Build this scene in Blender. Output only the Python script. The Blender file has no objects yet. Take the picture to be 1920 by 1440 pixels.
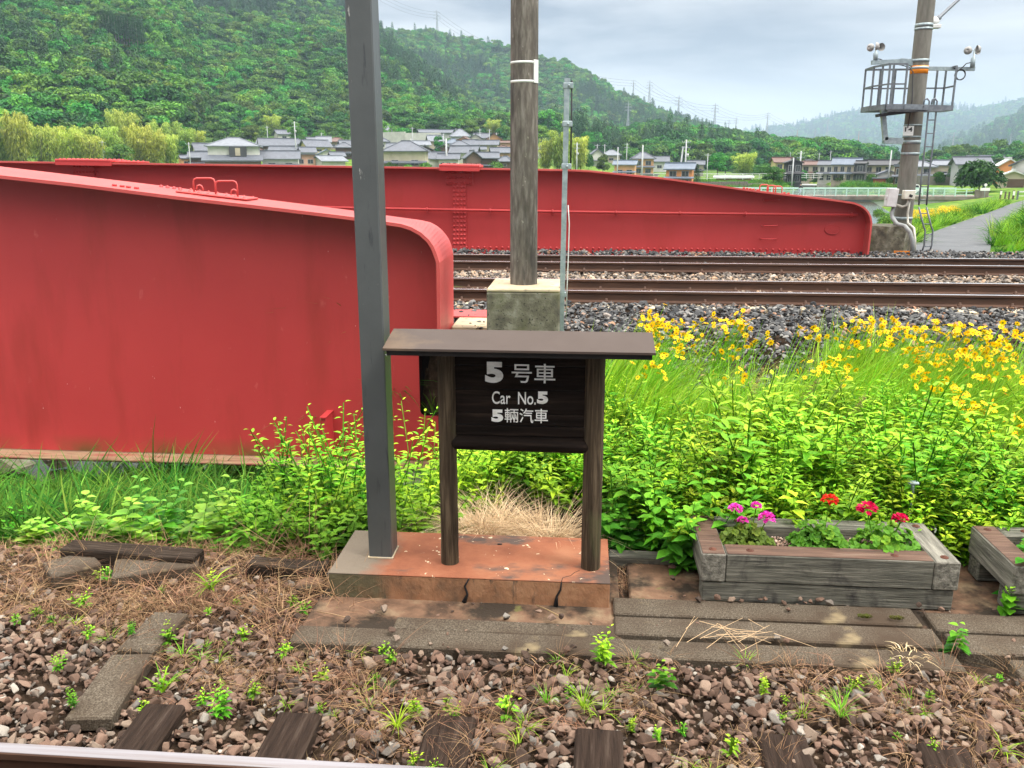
import bpy, bmesh, math, random
import numpy as np
from mathutils import Vector, Matrix

# ------------------------------------------------------------------ camera, sky, sun, exposure
SC = bpy.context.scene
COL = SC.collection
R = math.radians
PITCH, YAW, FPX = R(14.2), R(4.77), 1617.0
CAM = Vector((0.0, 0.0, 2.4))
cam = bpy.data.cameras.new('camera')
cam.sensor_width = 36.0
cam.lens = 36.0 * FPX / 1920.0
cam.clip_start, cam.clip_end = 0.05, 20000.0
camo = bpy.data.objects.new('camera', cam)
COL.objects.link(camo)
camo.location = CAM
camo.rotation_euler = (R(90) - PITCH, 0, YAW)
SC.camera = camo

SUN_EL, SUN_AZ = R(56), R(112)          # azimuth measured from +Y towards +X
world = bpy.data.worlds.new('World')
SC.world = world
world.use_nodes = True
wn, wl = world.node_tree.nodes, world.node_tree.links
wn.clear()
w_out = wn.new('ShaderNodeOutputWorld')
w_bg = wn.new('ShaderNodeBackground')
w_bg.inputs['Strength'].default_value = 0.105
sky = wn.new('ShaderNodeTexSky')
sky.sky_type = 'NISHITA'
sky.sun_disc = False
sky.sun_elevation = SUN_EL
sky.sun_rotation = SUN_AZ
w_tc = wn.new('ShaderNodeTexCoord')
w_map = wn.new('ShaderNodeMapping')
w_map.inputs['Scale'].default_value = (1.0, 1.0, 5.0)
w_map.inputs['Location'].default_value = (0.35, 0.2, 0.1)
w_no = wn.new('ShaderNodeTexNoise')
w_no.inputs['Scale'].default_value = 2.2
w_no.inputs['Detail'].default_value = 5.0
w_no.inputs['Roughness'].default_value = 0.52
w_no.inputs['Distortion'].default_value = 0.25
w_rmp = wn.new('ShaderNodeValToRGB')
w_rmp.color_ramp.elements[0].position = 0.38
w_rmp.color_ramp.elements[0].color = (2.15, 2.4, 2.85, 1)
w_rmp.color_ramp.elements[1].position = 0.64
w_rmp.color_ramp.elements[1].color = (5.6, 5.65, 5.65, 1)
w_mix = wn.new('ShaderNodeMixRGB')
w_mix.inputs['Fac'].default_value = 0.93
wl.new(w_tc.outputs['Generated'], w_map.inputs['Vector'])
wl.new(w_map.outputs['Vector'], w_no.inputs['Vector'])
wl.new(w_no.outputs['Fac'], w_rmp.inputs['Fac'])
# an overcast sky is paler along the horizon and several times brighter overhead than low down
w_sep = wn.new('ShaderNodeSeparateXYZ')
wl.new(w_tc.outputs['Generated'], w_sep.inputs['Vector'])
w_hz = wn.new('ShaderNodeMapRange')
w_hz.inputs['From Min'].default_value, w_hz.inputs['From Max'].default_value = 0.015, 0.13
w_hz.inputs['To Min'].default_value, w_hz.inputs['To Max'].default_value = 0.6, 0.0
w_low = wn.new('ShaderNodeMixRGB')
w_low.inputs['Color2'].default_value = (5.9, 5.9, 5.85, 1)
w_up = wn.new('ShaderNodeMapRange')
w_up.interpolation_type = 'SMOOTHSTEP'
w_up.inputs['From Min'].default_value, w_up.inputs['From Max'].default_value = 0.24, 0.95
w_up.inputs['To Min'].default_value, w_up.inputs['To Max'].default_value = 0.0, 1.0
w_mul = wn.new('ShaderNodeMixRGB')
w_mul.inputs['Color2'].default_value = (28.5, 27.6, 26.0, 1)
wl.new(w_sep.outputs['Z'], w_hz.inputs['Value'])
wl.new(w_sep.outputs['Z'], w_up.inputs['Value'])
wl.new(sky.outputs['Color'], w_mix.inputs['Color1'])
wl.new(w_rmp.outputs['Color'], w_low.inputs['Color1'])
wl.new(w_hz.outputs['Result'], w_low.inputs['Fac'])
wl.new(w_low.outputs['Color'], w_mix.inputs['Color2'])
wl.new(w_mix.outputs['Color'], w_mul.inputs['Color1'])
wl.new(w_up.outputs['Result'], w_mul.inputs['Fac'])
wl.new(w_mul.outputs['Color'], w_bg.inputs['Color'])
wl.new(w_bg.outputs['Background'], w_out.inputs['Surface'])

sun = bpy.data.lights.new('sun', 'SUN')
sun.energy = 2.2
sun.angle = R(14)
sun.color = (1.0, 0.96, 0.9)
suno = bpy.data.objects.new('sun', sun)
COL.objects.link(suno)
sdir = Vector((math.sin(SUN_AZ) * math.cos(SUN_EL), math.cos(SUN_AZ) * math.cos(SUN_EL), math.sin(SUN_EL)))
suno.rotation_euler = (-sdir).to_track_quat('-Z', 'Y').to_euler()
suno.location = sdir * 100

vs = SC.view_settings
vs.view_transform, vs.look, vs.gamma, vs.use_curve_mapping = 'Standard', 'None', 1.0, False
vs.exposure = 0.72
SC.render.engine = 'CYCLES'
cy = SC.cycles
cy.use_denoising = True
cy.denoising_input_passes = 'RGB_ALBEDO_NORMAL'
cy.max_bounces, cy.diffuse_bounces, cy.glossy_bounces, cy.transmission_bounces = 6, 3, 3, 4
cy.volume_bounces = 0
cy.transparent_max_bounces = 8
cy.sample_clamp_indirect = 4.0

RNG = np.random.default_rng(7)
random.seed(7)

# ------------------------------------------------------------------ layout helpers
_fw = Vector((-math.sin(YAW) * math.cos(PITCH), math.cos(YAW) * math.cos(PITCH), -math.sin(PITCH)))
_rt = Vector((math.cos(YAW), math.sin(YAW), 0))
_up = _rt.cross(_fw)


def ray(x, y):
    return (_fw * FPX + _rt * (x - 960) + _up * (720 - y)).normalized()


def P(x, y, Y=None, Z=None, r=None):
    """where the sight line through photo pixel x, y meets the plane Y, the level Z or the horizontal distance r"""
    d = ray(x, y)
    if Y is not None:
        t = (Y - CAM.y) / d.y
    elif Z is not None:
        t = (Z - CAM.z) / d.z
    else:
        t = r / math.hypot(d.x, d.y)
    return CAM + d * t


def elev(col, py):
    """tangent of the elevation of photo pixel (arrays)"""
    col, py = np.asarray(col, float), np.asarray(py, float)
    f, r_, u = np.array(_fw), np.array(_rt), np.array(_up)
    d = f * FPX + np.multiply.outer(col - 960, r_) + np.multiply.outer(720 - py, u)
    return d[..., 2] / np.hypot(d[..., 0], d[..., 1])


def tag(o, label=None, cat=None, group=None, kind=None):
    if label: o['label'] = label
    if cat: o['category'] = cat
    if group: o['group'] = group
    if kind: o['kind'] = kind
    return o


def thing(name, label, cat, loc=(0, 0, 0), rz=0.0, group=None):
    o = bpy.data.objects.new(name, None)
    o.empty_display_size = 0.1
    COL.objects.link(o)
    o.location = loc
    o.rotation_euler = (0, 0, rz)
    return tag(o, label, cat, group)


def link(name, me, parent=None, loc=None):
    o = bpy.data.objects.new(name, me)
    COL.objects.link(o)
    if parent is not None: o.parent = parent
    if loc is not None: o.location = loc
    return o


def copy_tree(o, parent=None):
    c = o.copy()
    COL.objects.link(c)
    if parent is not None:
        c.parent = parent
    for ch in list(o.children):
        copy_tree(ch, c)
    return c


class MB:
    """mesh builder: collects boxes, tubes and prisms and links them as ONE object"""
    def __init__(s):
        s.v, s.f, s.sm = [], [], []

    def raw(s, v, f, smooth=False):
        n = len(s.v)
        s.v += [tuple(p) for p in v]
        s.f += [tuple(i + n for i in q) for q in f]
        s.sm += [smooth] * len(f)
        return s

    def box(s, c, d, rot=None, bev=0.0):
        x, y, z = d[0] / 2, d[1] / 2, d[2] / 2
        if bev > 0:
            b = min(bev, x * .9, y * .9, z * .9)
            pts = []
            for sx in (-1, 1):
                for sy in (-1, 1):
                    for sz in (-1, 1):
                        pts += [(sx * (x - b), sy * (y - b), sz * z), (sx * (x - b), sy * y, sz * (z - b)), (sx * x, sy * (y - b), sz * (z - b))]
            bm = bmesh.new()
            for p in pts: bm.verts.new(p)
            bmesh.ops.convex_hull(bm, input=bm.verts)
            bm.verts.index_update()
            v = [q.co.copy() for q in bm.verts]
            f = [[q.index for q in p.verts] for p in bm.faces]
            bm.free()
        else:
            v = [Vector((sx * x, sy * y, sz * z)) for sx in (-1, 1) for sy in (-1, 1) for sz in (-1, 1)]
            f = [(0, 1, 3, 2), (4, 6, 7, 5), (0, 4, 5, 1), (2, 3, 7, 6), (0, 2, 6, 4), (1, 5, 7, 3)]
        if rot is not None:
            m = rot if isinstance(rot, Matrix) else Matrix.Rotation(rot, 3, 'Z')
            v = [m @ p for p in v]
        return s.raw([Vector(c) + p for p in v], f)

    def tube(s, pts, r, n=8, cap=True, smooth=True):
        pts = [Vector(p) for p in pts]
        rr = r if isinstance(r, (list, tuple)) else [r] * len(pts)
        v, f = [], []
        t0 = (pts[1] - pts[0]).normalized()
        a = Vector((0, 0, 1)) if abs(t0.z) < .9 else Vector((1, 0, 0))
        u = t0.cross(a).normalized()
        for i, p in enumerate(pts):
            t = ((pts[min(i + 1, len(pts) - 1)] - pts[max(i - 1, 0)])).normalized()
            u = (u - t * u.dot(t)).normalized()
            w = t.cross(u)
            for k in range(n):
                an = 2 * math.pi * k / n
                v.append(p + (u * math.cos(an) + w * math.sin(an)) * rr[i])
        for i in range(len(pts) - 1):
            for k in range(n):
                k2 = (k + 1) % n
                f.append((i * n + k, i * n + k2, (i + 1) * n + k2, (i + 1) * n + k))
        s.raw(v, f, smooth)
        if cap:
            m = len(s.v) - len(v)
            s.f += [tuple(m + k for k in range(n))[::-1], tuple(m + (len(pts) - 1) * n + k for k in range(n))]
            s.sm += [False, False]
        return s

    def bar(s, p0, p1, w, h):
        """square-section bar between two points"""
        p0, p1 = Vector(p0), Vector(p1)
        t = (p1 - p0)
        L = t.length
        q = t.to_track_quat('X', 'Z').to_matrix()
        return s.box((p0 + p1) / 2, (L, w, h), q)

    def prism(s, poly, axis, a, b):
        """polygon swept along an axis from a to b; poly are the two other coordinates"""
        def pt(p, t):
            return (t, p[0], p[1]) if axis == 'X' else (p[0], t, p[1]) if axis == 'Y' else (p[0], p[1], t)
        n = len(poly)
        v = [pt(p, a) for p in poly] + [pt(p, b) for p in poly]
        f = [tuple(range(n))[::-1], tuple(range(n, 2 * n))] + [(i, (i + 1) % n, n + (i + 1) % n, n + i) for i in range(n)]
        return s.raw(v, f)

    def lathe(s, prof, c=(0, 0, 0), n=16, smooth=True, M=None):
        v, f = [], []
        for (r, z) in prof:
            for k in range(n):
                an = 2 * math.pi * k / n
                v.append(Vector((r * math.cos(an), r * math.sin(an), z)))
        for i in range(len(prof) - 1):
            for k in range(n):
                k2 = (k + 1) % n
                f.append((i * n + k, i * n + k2, (i + 1) * n + k2, (i + 1) * n + k))
        if M is not None: v = [M @ p for p in v]
        return s.raw([Vector(c) + p for p in v], f, smooth)

    def build(s, name, mat, parent=None, loc=None, fix=True):
        me = bpy.data.meshes.new(name)
        me.from_pydata(s.v, [], s.f)
        me.polygons.foreach_set('use_smooth', s.sm)
        if fix:
            bm = bmesh.new()
            bm.from_mesh(me)
            bmesh.ops.recalc_face_normals(bm, faces=bm.faces)
            bm.to_mesh(me)
            bm.free()
        if mat: me.materials.append(mat)
        return link(name, me, parent, loc)


def npmesh(name, V, F, mat, col=None, smooth=False):
    """mesh from numpy arrays (all triangles or all quads), col = one value per vertex"""
    V, F = np.asarray(V, np.float32), np.asarray(F, np.int32)
    k = F.shape[1]
    me = bpy.data.meshes.new(name)
    me.vertices.add(len(V))
    me.vertices.foreach_set('co', V.ravel())
    me.loops.add(F.size)
    me.loops.foreach_set('vertex_index', F.ravel())
    me.polygons.add(len(F))
    me.polygons.foreach_set('loop_start', np.arange(0, F.size, k, dtype=np.int32))
    me.polygons.foreach_set('use_smooth', np.full(len(F), smooth))
    me.update(calc_edges=True)
    if col is not None:
        a = me.attributes.new('shade', 'FLOAT', 'POINT')
        a.data.foreach_set('value', np.asarray(col, np.float32))
    if mat: me.materials.append(mat)
    return me


# ------------------------------------------------------------------ materials
def _nt(name):
    m = bpy.data.materials.new(name)
    m.use_nodes = True
    n = m.node_tree.nodes
    return m, n, m.node_tree.links, n['Principled BSDF']


def pmat(name, cols, scale=5.0, rough=0.8, detail=6.0, bump=0.0, bscale=None, metal=0.0, stretch=(1, 1, 1), spec=0.4, layers=(), distort=0.0):
    """noise-driven colour ramp + bump.  cols = [(pos, rgb)...]; layers = [(rgb, scale, lo, hi, stretch)] further stains over it"""
    m, n, l, b = _nt(name)
    tc = n.new('ShaderNodeTexCoord')

    def noise(sc, st, det=detail):
        mp = n.new('ShaderNodeMapping')
        mp.inputs['Scale'].default_value = st
        l.new(tc.outputs['Object'], mp.inputs['Vector'])
        t = n.new('ShaderNodeTexNoise')
        t.inputs['Scale'].default_value = sc
        t.inputs['Detail'].default_value = det
        t.inputs['Roughness'].default_value = 0.6
        t.inputs['Distortion'].default_value = distort
        l.new(mp.outputs['Vector'], t.inputs['Vector'])
        return t.outputs['Fac']
    rp = n.new('ShaderNodeValToRGB')
    e = rp.color_ramp.elements
    while len(e) < len(cols): e.new(0.5)
    for i, (p, c) in enumerate(cols):
        e[i].position = p
        e[i].color = (*c, 1)
    fac = noise(scale, stretch)
    l.new(fac, rp.inputs['Fac'])
    out = rp.outputs['Color']
    for (c, sc, lo, hi, st) in layers:
        f = noise(sc, st)
        mr = n.new('ShaderNodeMapRange')
        mr.inputs['From Min'].default_value, mr.inputs['From Max'].default_value = lo, hi
        l.new(f, mr.inputs['Value'])
        mx = n.new('ShaderNodeMixRGB')
        mx.inputs['Color2'].default_value = (*c, 1)
        l.new(mr.outputs['Result'], mx.inputs['Fac'])
        l.new(out, mx.inputs['Color1'])
        out = mx.outputs['Color']
    l.new(out, b.inputs['Base Color'])
    b.inputs['Roughness'].default_value = rough
    b.inputs['Metallic'].default_value = metal
    b.inputs['Specular IOR Level'].default_value = spec
    if bump > 0:
        bp = n.new('ShaderNodeBump')
        bp.inputs['Strength'].default_value = bump
        bp.inputs['Distance'].default_value = 0.02
        l.new(noise(bscale or scale * 3, stretch, 8.0), bp.inputs['Height'])
        l.new(bp.outputs['Normal'], b.inputs['Normal'])
    return m


def leafmat(name, cols, trans=0.35, hue=0.03, val=0.35, rough=0.55, spec=0.25):
    """leaf: colour by the leaf's own 'shade' value, varied per plant, partly translucent"""
    m, n, l, b = _nt(name)
    at = n.new('ShaderNodeAttribute')
    at.attribute_name = 'shade'
    rp = n.new('ShaderNodeValToRGB')
    e = rp.color_ramp.elements
    while len(e) < len(cols): e.new(0.5)
    for i, (p, c) in enumerate(cols):
        e[i].position = p
        e[i].color = (*c, 1)
    l.new(at.outputs['Fac'], rp.inputs['Fac'])
    oi = n.new('ShaderNodeObjectInfo')
    hs = n.new('ShaderNodeHueSaturation')
    a1 = n.new('ShaderNodeMapRange')
    a1.inputs['To Min'].default_value, a1.inputs['To Max'].default_value = 0.5 - hue, 0.5 + hue
    a2 = n.new('ShaderNodeMath'); a2.operation = 'MULTIPLY'; a2.inputs[1].default_value = 7.31
    a3 = n.new('ShaderNodeMath'); a3.operation = 'FRACT'
    a4 = n.new('ShaderNodeMapRange')
    a4.inputs['To Min'].default_value, a4.inputs['To Max'].default_value = 1 - val, 1 + val
    l.new(oi.outputs['Random'], a1.inputs['Value'])
    l.new(oi.outputs['Random'], a2.inputs[0])
    l.new(a2.outputs[0], a3.inputs[0])
    l.new(a3.outputs[0], a4.inputs['Value'])
    l.new(a1.outputs['Result'], hs.inputs['Hue'])
    l.new(a4.outputs['Result'], hs.inputs['Value'])
    l.new(rp.outputs['Color'], hs.inputs['Color'])
    l.new(hs.outputs['Color'], b.inputs['Base Color'])
    b.inputs['Roughness'].default_value = rough
    b.inputs['Specular IOR Level'].default_value = spec
    tr = n.new('ShaderNodeBsdfTranslucent')
    l.new(hs.outputs['Color'], tr.inputs['Color'])
    mx = n.new('ShaderNodeMixShader')
    mx.inputs['Fac'].default_value = trans
    l.new(b.outputs['BSDF'], mx.inputs[1])
    l.new(tr.outputs['BSDF'], mx.inputs[2])
    l.new(mx.outputs['Shader'], n['Material Output'].inputs['Surface'])
    return m


def randmat(name, cols, rough=0.9, nscale=30.0, namt=0.5):
    """stones: colour picked per stone, mottled by noise"""
    m, n, l, b = _nt(name)
    oi = n.new('ShaderNodeObjectInfo')
    rp = n.new('ShaderNodeValToRGB')
    e = rp.color_ramp.elements
    while len(e) < len(cols): e.new(0.5)
    for i, (p, c) in enumerate(cols):
        e[i].position = p
        e[i].color = (*c, 1)
    l.new(oi.outputs['Random'], rp.inputs['Fac'])
    tc = n.new('ShaderNodeTexCoord')
    no = n.new('ShaderNodeTexNoise')
    no.inputs['Scale'].default_value = nscale
    no.inputs['Detail'].default_value = 4
    l.new(tc.outputs['Object'], no.inputs['Vector'])
    mr = n.new('ShaderNodeMapRange')
    mr.inputs['From Min'].default_value, mr.inputs['From Max'].default_value = .3, .7
    mr.inputs['To Min'].default_value, mr.inputs['To Max'].default_value = 1 - namt, 1 + namt
    l.new(no.outputs['Fac'], mr.inputs['Value'])
    hs = n.new('ShaderNodeHueSaturation')
    l.new(rp.outputs['Color'], hs.inputs['Color'])
    l.new(mr.outputs['Result'], hs.inputs['Value'])
    l.new(hs.outputs['Color'], b.inputs['Base Color'])
    b.inputs['Roughness'].default_value = rough
    b.inputs['Specular IOR Level'].default_value = 0.3
    return m


def flat(name, c, rough=0.6, metal=0.0, spec=0.4, var=0.12, scale=8.0):
    d = tuple(max(0, x * (1 - var)) for x in c)
    u = tuple(min(1, x * (1 + var)) for x in c)
    return pmat(name, [(0.35, d), (0.65, u)], scale=scale, rough=rough, metal=metal, spec=spec)


M = {}


def axis_mix(m, axis, a, b_, color, nscale=3.0, lo=.35, hi=.65):
    """a second colour that takes over along an axis of the thing, with a ragged border"""
    n, l = m.node_tree.nodes, m.node_tree.links
    bs = n['Principled BSDF']
    src = bs.inputs['Base Color'].links[0].from_socket
    tc = n.new('ShaderNodeTexCoord')
    sp = n.new('ShaderNodeSeparateXYZ')
    l.new(tc.outputs['Object'], sp.inputs['Vector'])
    no = n.new('ShaderNodeTexNoise')
    no.inputs['Scale'].default_value, no.inputs['Detail'].default_value = nscale, 7
    l.new(tc.outputs['Object'], no.inputs['Vector'])
    mr = n.new('ShaderNodeMapRange')
    mr.inputs['From Min'].default_value, mr.inputs['From Max'].default_value = a, b_
    mr.inputs['To Min'].default_value, mr.inputs['To Max'].default_value = -.5, .5
    mr.clamp = False
    l.new(sp.outputs[axis], mr.inputs['Value'])
    ad = n.new('ShaderNodeMath'); ad.operation = 'ADD'
    l.new(mr.outputs['Result'], ad.inputs[0]); l.new(no.outputs['Fac'], ad.inputs[1])
    m2 = n.new('ShaderNodeMapRange')
    m2.inputs['From Min'].default_value, m2.inputs['From Max'].default_value = lo, hi
    l.new(ad.outputs[0], m2.inputs['Value'])
    mx = n.new('ShaderNodeMixRGB')
    mx.inputs['Color2'].default_value = (*color, 1)
    l.new(m2.outputs['Result'], mx.inputs['Fac']); l.new(src, mx.inputs['Color1'])
    l.new(mx.outputs['Color'], bs.inputs['Base Color'])
    return m


# weathered red paint with grime towards the bottom edge as a stain of its own
M['red'] = pmat('red_paint', [(0.3, (0.44, 0.041, 0.042)), (0.7, (0.50, 0.052, 0.052))], scale=0.8, rough=0.42, bump=0.06, bscale=40, spec=0.35,
                layers=[((0.62, 0.16, 0.14), 3.0, 0.72, 0.80, (3, 3, 1)), ((0.40, 0.042, 0.034), 1.6, 0.56, 0.80, (1.5, 1, .35))])
def web_mat():
    m = pmat('red_web_paint', [(0.3, (0.43, 0.041, 0.043)), (0.7, (0.50, 0.053, 0.053))], scale=0.5, rough=0.42, bump=0.10, bscale=90, spec=0.35,
             layers=[((0.56, 0.12, 0.105), 4.0, 0.66, 0.76, (2, 2, 1)), ((0.37, 0.04, 0.036), 1.2, 0.52, 0.72, (1.6, 1, .35)), ((0.80, 0.62, 0.58), 16.0, 0.735, 0.75, (2, 2, .5))])
    n, l = m.node_tree.nodes, m.node_tree.links
    b = n['Principled BSDF']
    src = b.inputs['Base Color'].links[0].from_socket
    tc = n.new('ShaderNodeTexCoord')
    sp = n.new('ShaderNodeSeparateXYZ')
    l.new(tc.outputs['Object'], sp.inputs['Vector'])
    no = n.new('ShaderNodeTexNoise')
    no.inputs['Scale'].default_value, no.inputs['Detail'].default_value = 1.1, 7
    l.new(tc.outputs['Object'], no.inputs['Vector'])
    mr = n.new('ShaderNodeMapRange')                      # dried mud and algae splashed along the bottom edge
    mr.inputs['From Min'].default_value, mr.inputs['From Max'].default_value = .24, .03
    l.new(sp.outputs['Z'], mr.inputs['Value'])
    ml = n.new('ShaderNodeMath'); ml.operation = 'MULTIPLY'
    m2 = n.new('ShaderNodeMapRange')
    m2.inputs['From Min'].default_value, m2.inputs['From Max'].default_value = .42, .62
    l.new(no.outputs['Fac'], m2.inputs['Value'])
    l.new(mr.outputs['Result'], ml.inputs[0]); l.new(m2.outputs['Result'], ml.inputs[1])
    mx = n.new('ShaderNodeMixRGB')
    mx.inputs['Color2'].default_value = (.14, .075, .025, 1)
    l.new(ml.outputs[0], mx.inputs['Fac']); l.new(src, mx.inputs['Color1'])
    l.new(mx.outputs['Color'], b.inputs['Base Color'])
    return m


M['redweb'] = web_mat()
M['red_light'] = pmat('pale_red_paint', [(0.3, (0.44, 0.060, 0.056)), (0.7, (0.51, 0.085, 0.077))], scale=2.0, rough=0.45, bump=0.05, bscale=30,  # paler red for the top flanges and the fittings on them
                      layers=[((0.12, 0.045, 0.03), 5.0, 0.68, 0.72, (1, 3, 1))])
M['red_rust'] = pmat('dirty_bottom_flange', [(0.3, (0.16, 0.06, 0.035)), (0.5, (0.30, 0.20, 0.12)), (0.68, (0.26, 0.045, 0.04))], scale=3, rough=0.8, stretch=(.4, 3, 3))
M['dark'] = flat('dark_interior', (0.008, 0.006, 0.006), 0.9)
M['grey_steel'] = pmat('grey_painted_steel', [(0.3, (0.060, 0.066, 0.066)), (0.7, (0.082, 0.089, 0.089))], scale=3, rough=0.38, bump=0.03, bscale=60,
                       layers=[((0.038, 0.042, 0.045), 6, 0.6, 0.68, (4, 4, .6)), ((0.3, 0.3, 0.28), 14, 0.70, 0.73, (2, 2, .5))], spec=0.5)
M['galv'] = pmat('galvanised_steel', [(0.3, (0.22, 0.27, 0.29)), (0.7, (0.38, 0.44, 0.46))], scale=18, rough=0.45, metal=0.35)
M['galv_dark'] = pmat('dull_galvanised_steel', [(0.3, (0.10, 0.11, 0.13)), (0.7, (0.2, 0.22, 0.24))], scale=10, rough=0.5, metal=0.3)
M['white_metal'] = flat('white_painted_metal', (0.62, 0.63, 0.61), 0.5)
M['conc_pole'] = pmat('weathered_concrete_pole', [(0.25, (0.055, 0.047, 0.040)), (0.5, (0.12, 0.105, 0.088)), (0.75, (0.23, 0.21, 0.185))], scale=9, rough=0.9, bump=0.25, bscale=60, stretch=(3, 3, .55),
                      layers=[((0.33, 0.31, 0.27), 26, 0.66, 0.72, (1, 1, .5)), ((0.05, 0.045, 0.04), 3, 0.52, 0.64, (2, 2, .35))])
M['conc_pole_far'] = pmat('grey_concrete_pole', [(0.3, (0.115, 0.108, 0.092)), (0.7, (0.185, 0.176, 0.152))], scale=8, rough=0.85, stretch=(2, 2, .4), bump=.1)
M['conc_moss'] = pmat('mossy_concrete', [(0.25, (0.05, 0.048, 0.04)), (0.5, (0.13, 0.12, 0.085)), (0.75, (0.27, 0.26, 0.21))], scale=7, rough=0.95, bump=0.35, bscale=50,
                      layers=[((0.02, 0.02, 0.018), 34, 0.60, 0.66, (1, 1, 1)), ((0.10, 0.105, 0.045), 3, 0.5, 0.7, (1, 1, .7))])
M['cup'] = flat('grey_cup', (0.30, 0.29, 0.28), .6)
M['conc_top'] = pmat('stained_concrete_top', [(0.3, (0.30, 0.26, 0.20)), (0.55, (0.48, 0.38, 0.24)), (0.75, (0.42, 0.40, 0.36))], scale=4, rough=0.9, bump=0.15,
                     layers=[((0.14, 0.12, 0.10), 9, 0.58, 0.7, (1, 1, 1))])
M['conc_slab'] = pmat('aggregate_concrete', [(0.32, (0.045, 0.033, 0.024)), (0.5, (0.085, 0.068, 0.050)), (0.68, (0.17, 0.142, 0.107))], scale=130, rough=0.95, bump=0.35, bscale=120, detail=3, spec=.15,
                      layers=[((0.06, 0.042, 0.029), 2.6, 0.42, 0.66, (1, 1, 1)), ((0.22, 0.17, 0.10), 4, 0.64, 0.74, (1, 1, 1))])
M['conc_brown'] = pmat('rust_stained_concrete', [(0.3, (0.075, 0.046, 0.031)), (0.5, (0.165, 0.095, 0.06)), (0.7, (0.24, 0.175, 0.11))], scale=5, rough=0.95, spec=.15, bump=0.45, bscale=60,
                       layers=[((0.035, 0.026, 0.019), 2.8, 0.46, 0.58, (1, 1, 1)), ((0.12, 0.12, 0.04), 7, 0.64, 0.72, (1, 1, 1))])
M['plinth'] = pmat('terracotta_stained_concrete', [(0.3, (0.165, 0.056, 0.031)), (0.5, (0.245, 0.088, 0.046)), (0.72, (0.29, 0.125, 0.068))], scale=3.2, rough=0.9, spec=.2, bump=0.25, bscale=50,
                   layers=[((0.085, 0.06, 0.05), 2.6, 0.57, 0.66, (.7, 1.4, 1)), ((0.68, 0.58, 0.40), 17, 0.655, 0.68, (1, 1, 1))])
M['plinth_side'] = pmat('streaked_concrete_side', [(0.3, (0.10, 0.065, 0.04)), (0.5, (0.27, 0.13, 0.065)), (0.72, (0.36, 0.20, 0.11))], scale=5, rough=0.95, bump=0.5, bscale=26, stretch=(1, 1, .7),
                        layers=[((0.04, 0.038, 0.03), 5, 0.58, 0.66, (2, 1, .5))])
axis_mix(M['plinth'], 'X', -.30, -.75, (.155, .125, .095), 4.0)
axis_mix(M['plinth_side'], 'X', -.25, -.75, (.10, .085, .045), 4.0)
M['old_wood'] = pmat('dark_weathered_wood', [(0.3, (0.010, 0.007, 0.005)), (0.55, (0.04, 0.028, 0.02)), (0.75, (0.09, 0.07, 0.055))], scale=6, rough=0.9, spec=.12, bump=0.9, bscale=10, stretch=(.5, 6, 6), distort=.4)
M['post_wood'] = pmat('brown_log_post', [(0.3, (0.018, 0.012, 0.007)), (0.5, (0.062, 0.043, 0.026)), (0.72, (0.15, 0.11, 0.07))], scale=5, spec=.2, rough=0.85, bump=0.6, bscale=12, stretch=(9, 9, .45), distort=.6,
                      layers=[((0.09, 0.095, 0.04), 3, 0.58, 0.75, (1, 1, .6))])
M['board_wood'] = pmat('black_stained_planks', [(0.3, (0.005, 0.003, 0.002)), (0.55, (0.013, 0.008, 0.006)), (0.75, (0.036, 0.023, 0.016))], scale=5, spec=.12, rough=0.8, bump=0.35, bscale=9, stretch=(.5, 6, 8), distort=.3)
M['sleeper'] = pmat('creosoted_sleeper', [(0.3, (0.010, 0.0065, 0.005)), (0.55, (0.036, 0.023, 0.017)), (0.8, (0.085, 0.062, 0.048))], scale=5, spec=.12, rough=0.9, bump=0.9, bscale=9, stretch=(7, .5, 7), distort=.7)
M['planter_top'] = pmat('brown_planter_timber', [(0.3, (0.05, 0.028, 0.019)), (0.55, (0.105, 0.056, 0.037)), (0.75, (0.16, 0.11, 0.08))], scale=5, rough=0.8, bump=0.3, bscale=10, stretch=(.6, 7, 7), distort=.4)
M['planter'] = pmat('grey_planter_timber', [(0.3, (0.04, 0.039, 0.031)), (0.5, (0.115, 0.11, 0.088)), (0.72, (0.24, 0.225, 0.185))], scale=7, rough=0.9, bump=0.5, bscale=16, stretch=(.5, 6, 10), distort=.5,
                    layers=[((0.03, 0.026, 0.026), 9, 0.52, 0.72, (1, 1, .6))])
M['planter_end'] = pmat('split_planter_timber', [(0.3, (0.055, 0.052, 0.042)), (0.5, (0.15, 0.14, 0.115)), (0.72, (0.30, 0.28, 0.235))], scale=5, rough=0.9, bump=0.5, bscale=12, stretch=(6, .6, 7), distort=.4)
M['rust'] = flat('rusty_bolt', (0.10, 0.035, 0.02), 0.8, var=.4)
M['rail_side'] = pmat('rusty_rail', [(0.3, (0.045, 0.022, 0.014)), (0.7, (0.095, 0.045, 0.026))], scale=6, rough=0.7, stretch=(.3, 2, 2))
M['rail_top'] = flat('polished_rail_head', (0.62, 0.63, 0.66), 0.22, metal=0.9, var=.05)
M['rail_near'] = pmat('worn_rail_head', [(0.3, (0.24, 0.20, 0.19)), (0.7, (0.36, 0.35, 0.38))], scale=5, rough=0.3, metal=0.7, stretch=(.2, 8, 1))
M['roof_metal'] = pmat('brown_sheet_metal', [(0.3, (0.048, 0.031, 0.024)), (0.7, (0.075, 0.054, 0.045))], scale=1.4, rough=0.6, spec=0.3, stretch=(1, 1, 1),
                       layers=[((0.22, 0.15, 0.085), 1.1, 0.55, 0.8, (1, 1, 1))])
M['dark_wood'] = flat('black_timber', (0.012, 0.009, 0.008), 0.7, var=.4)
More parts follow.
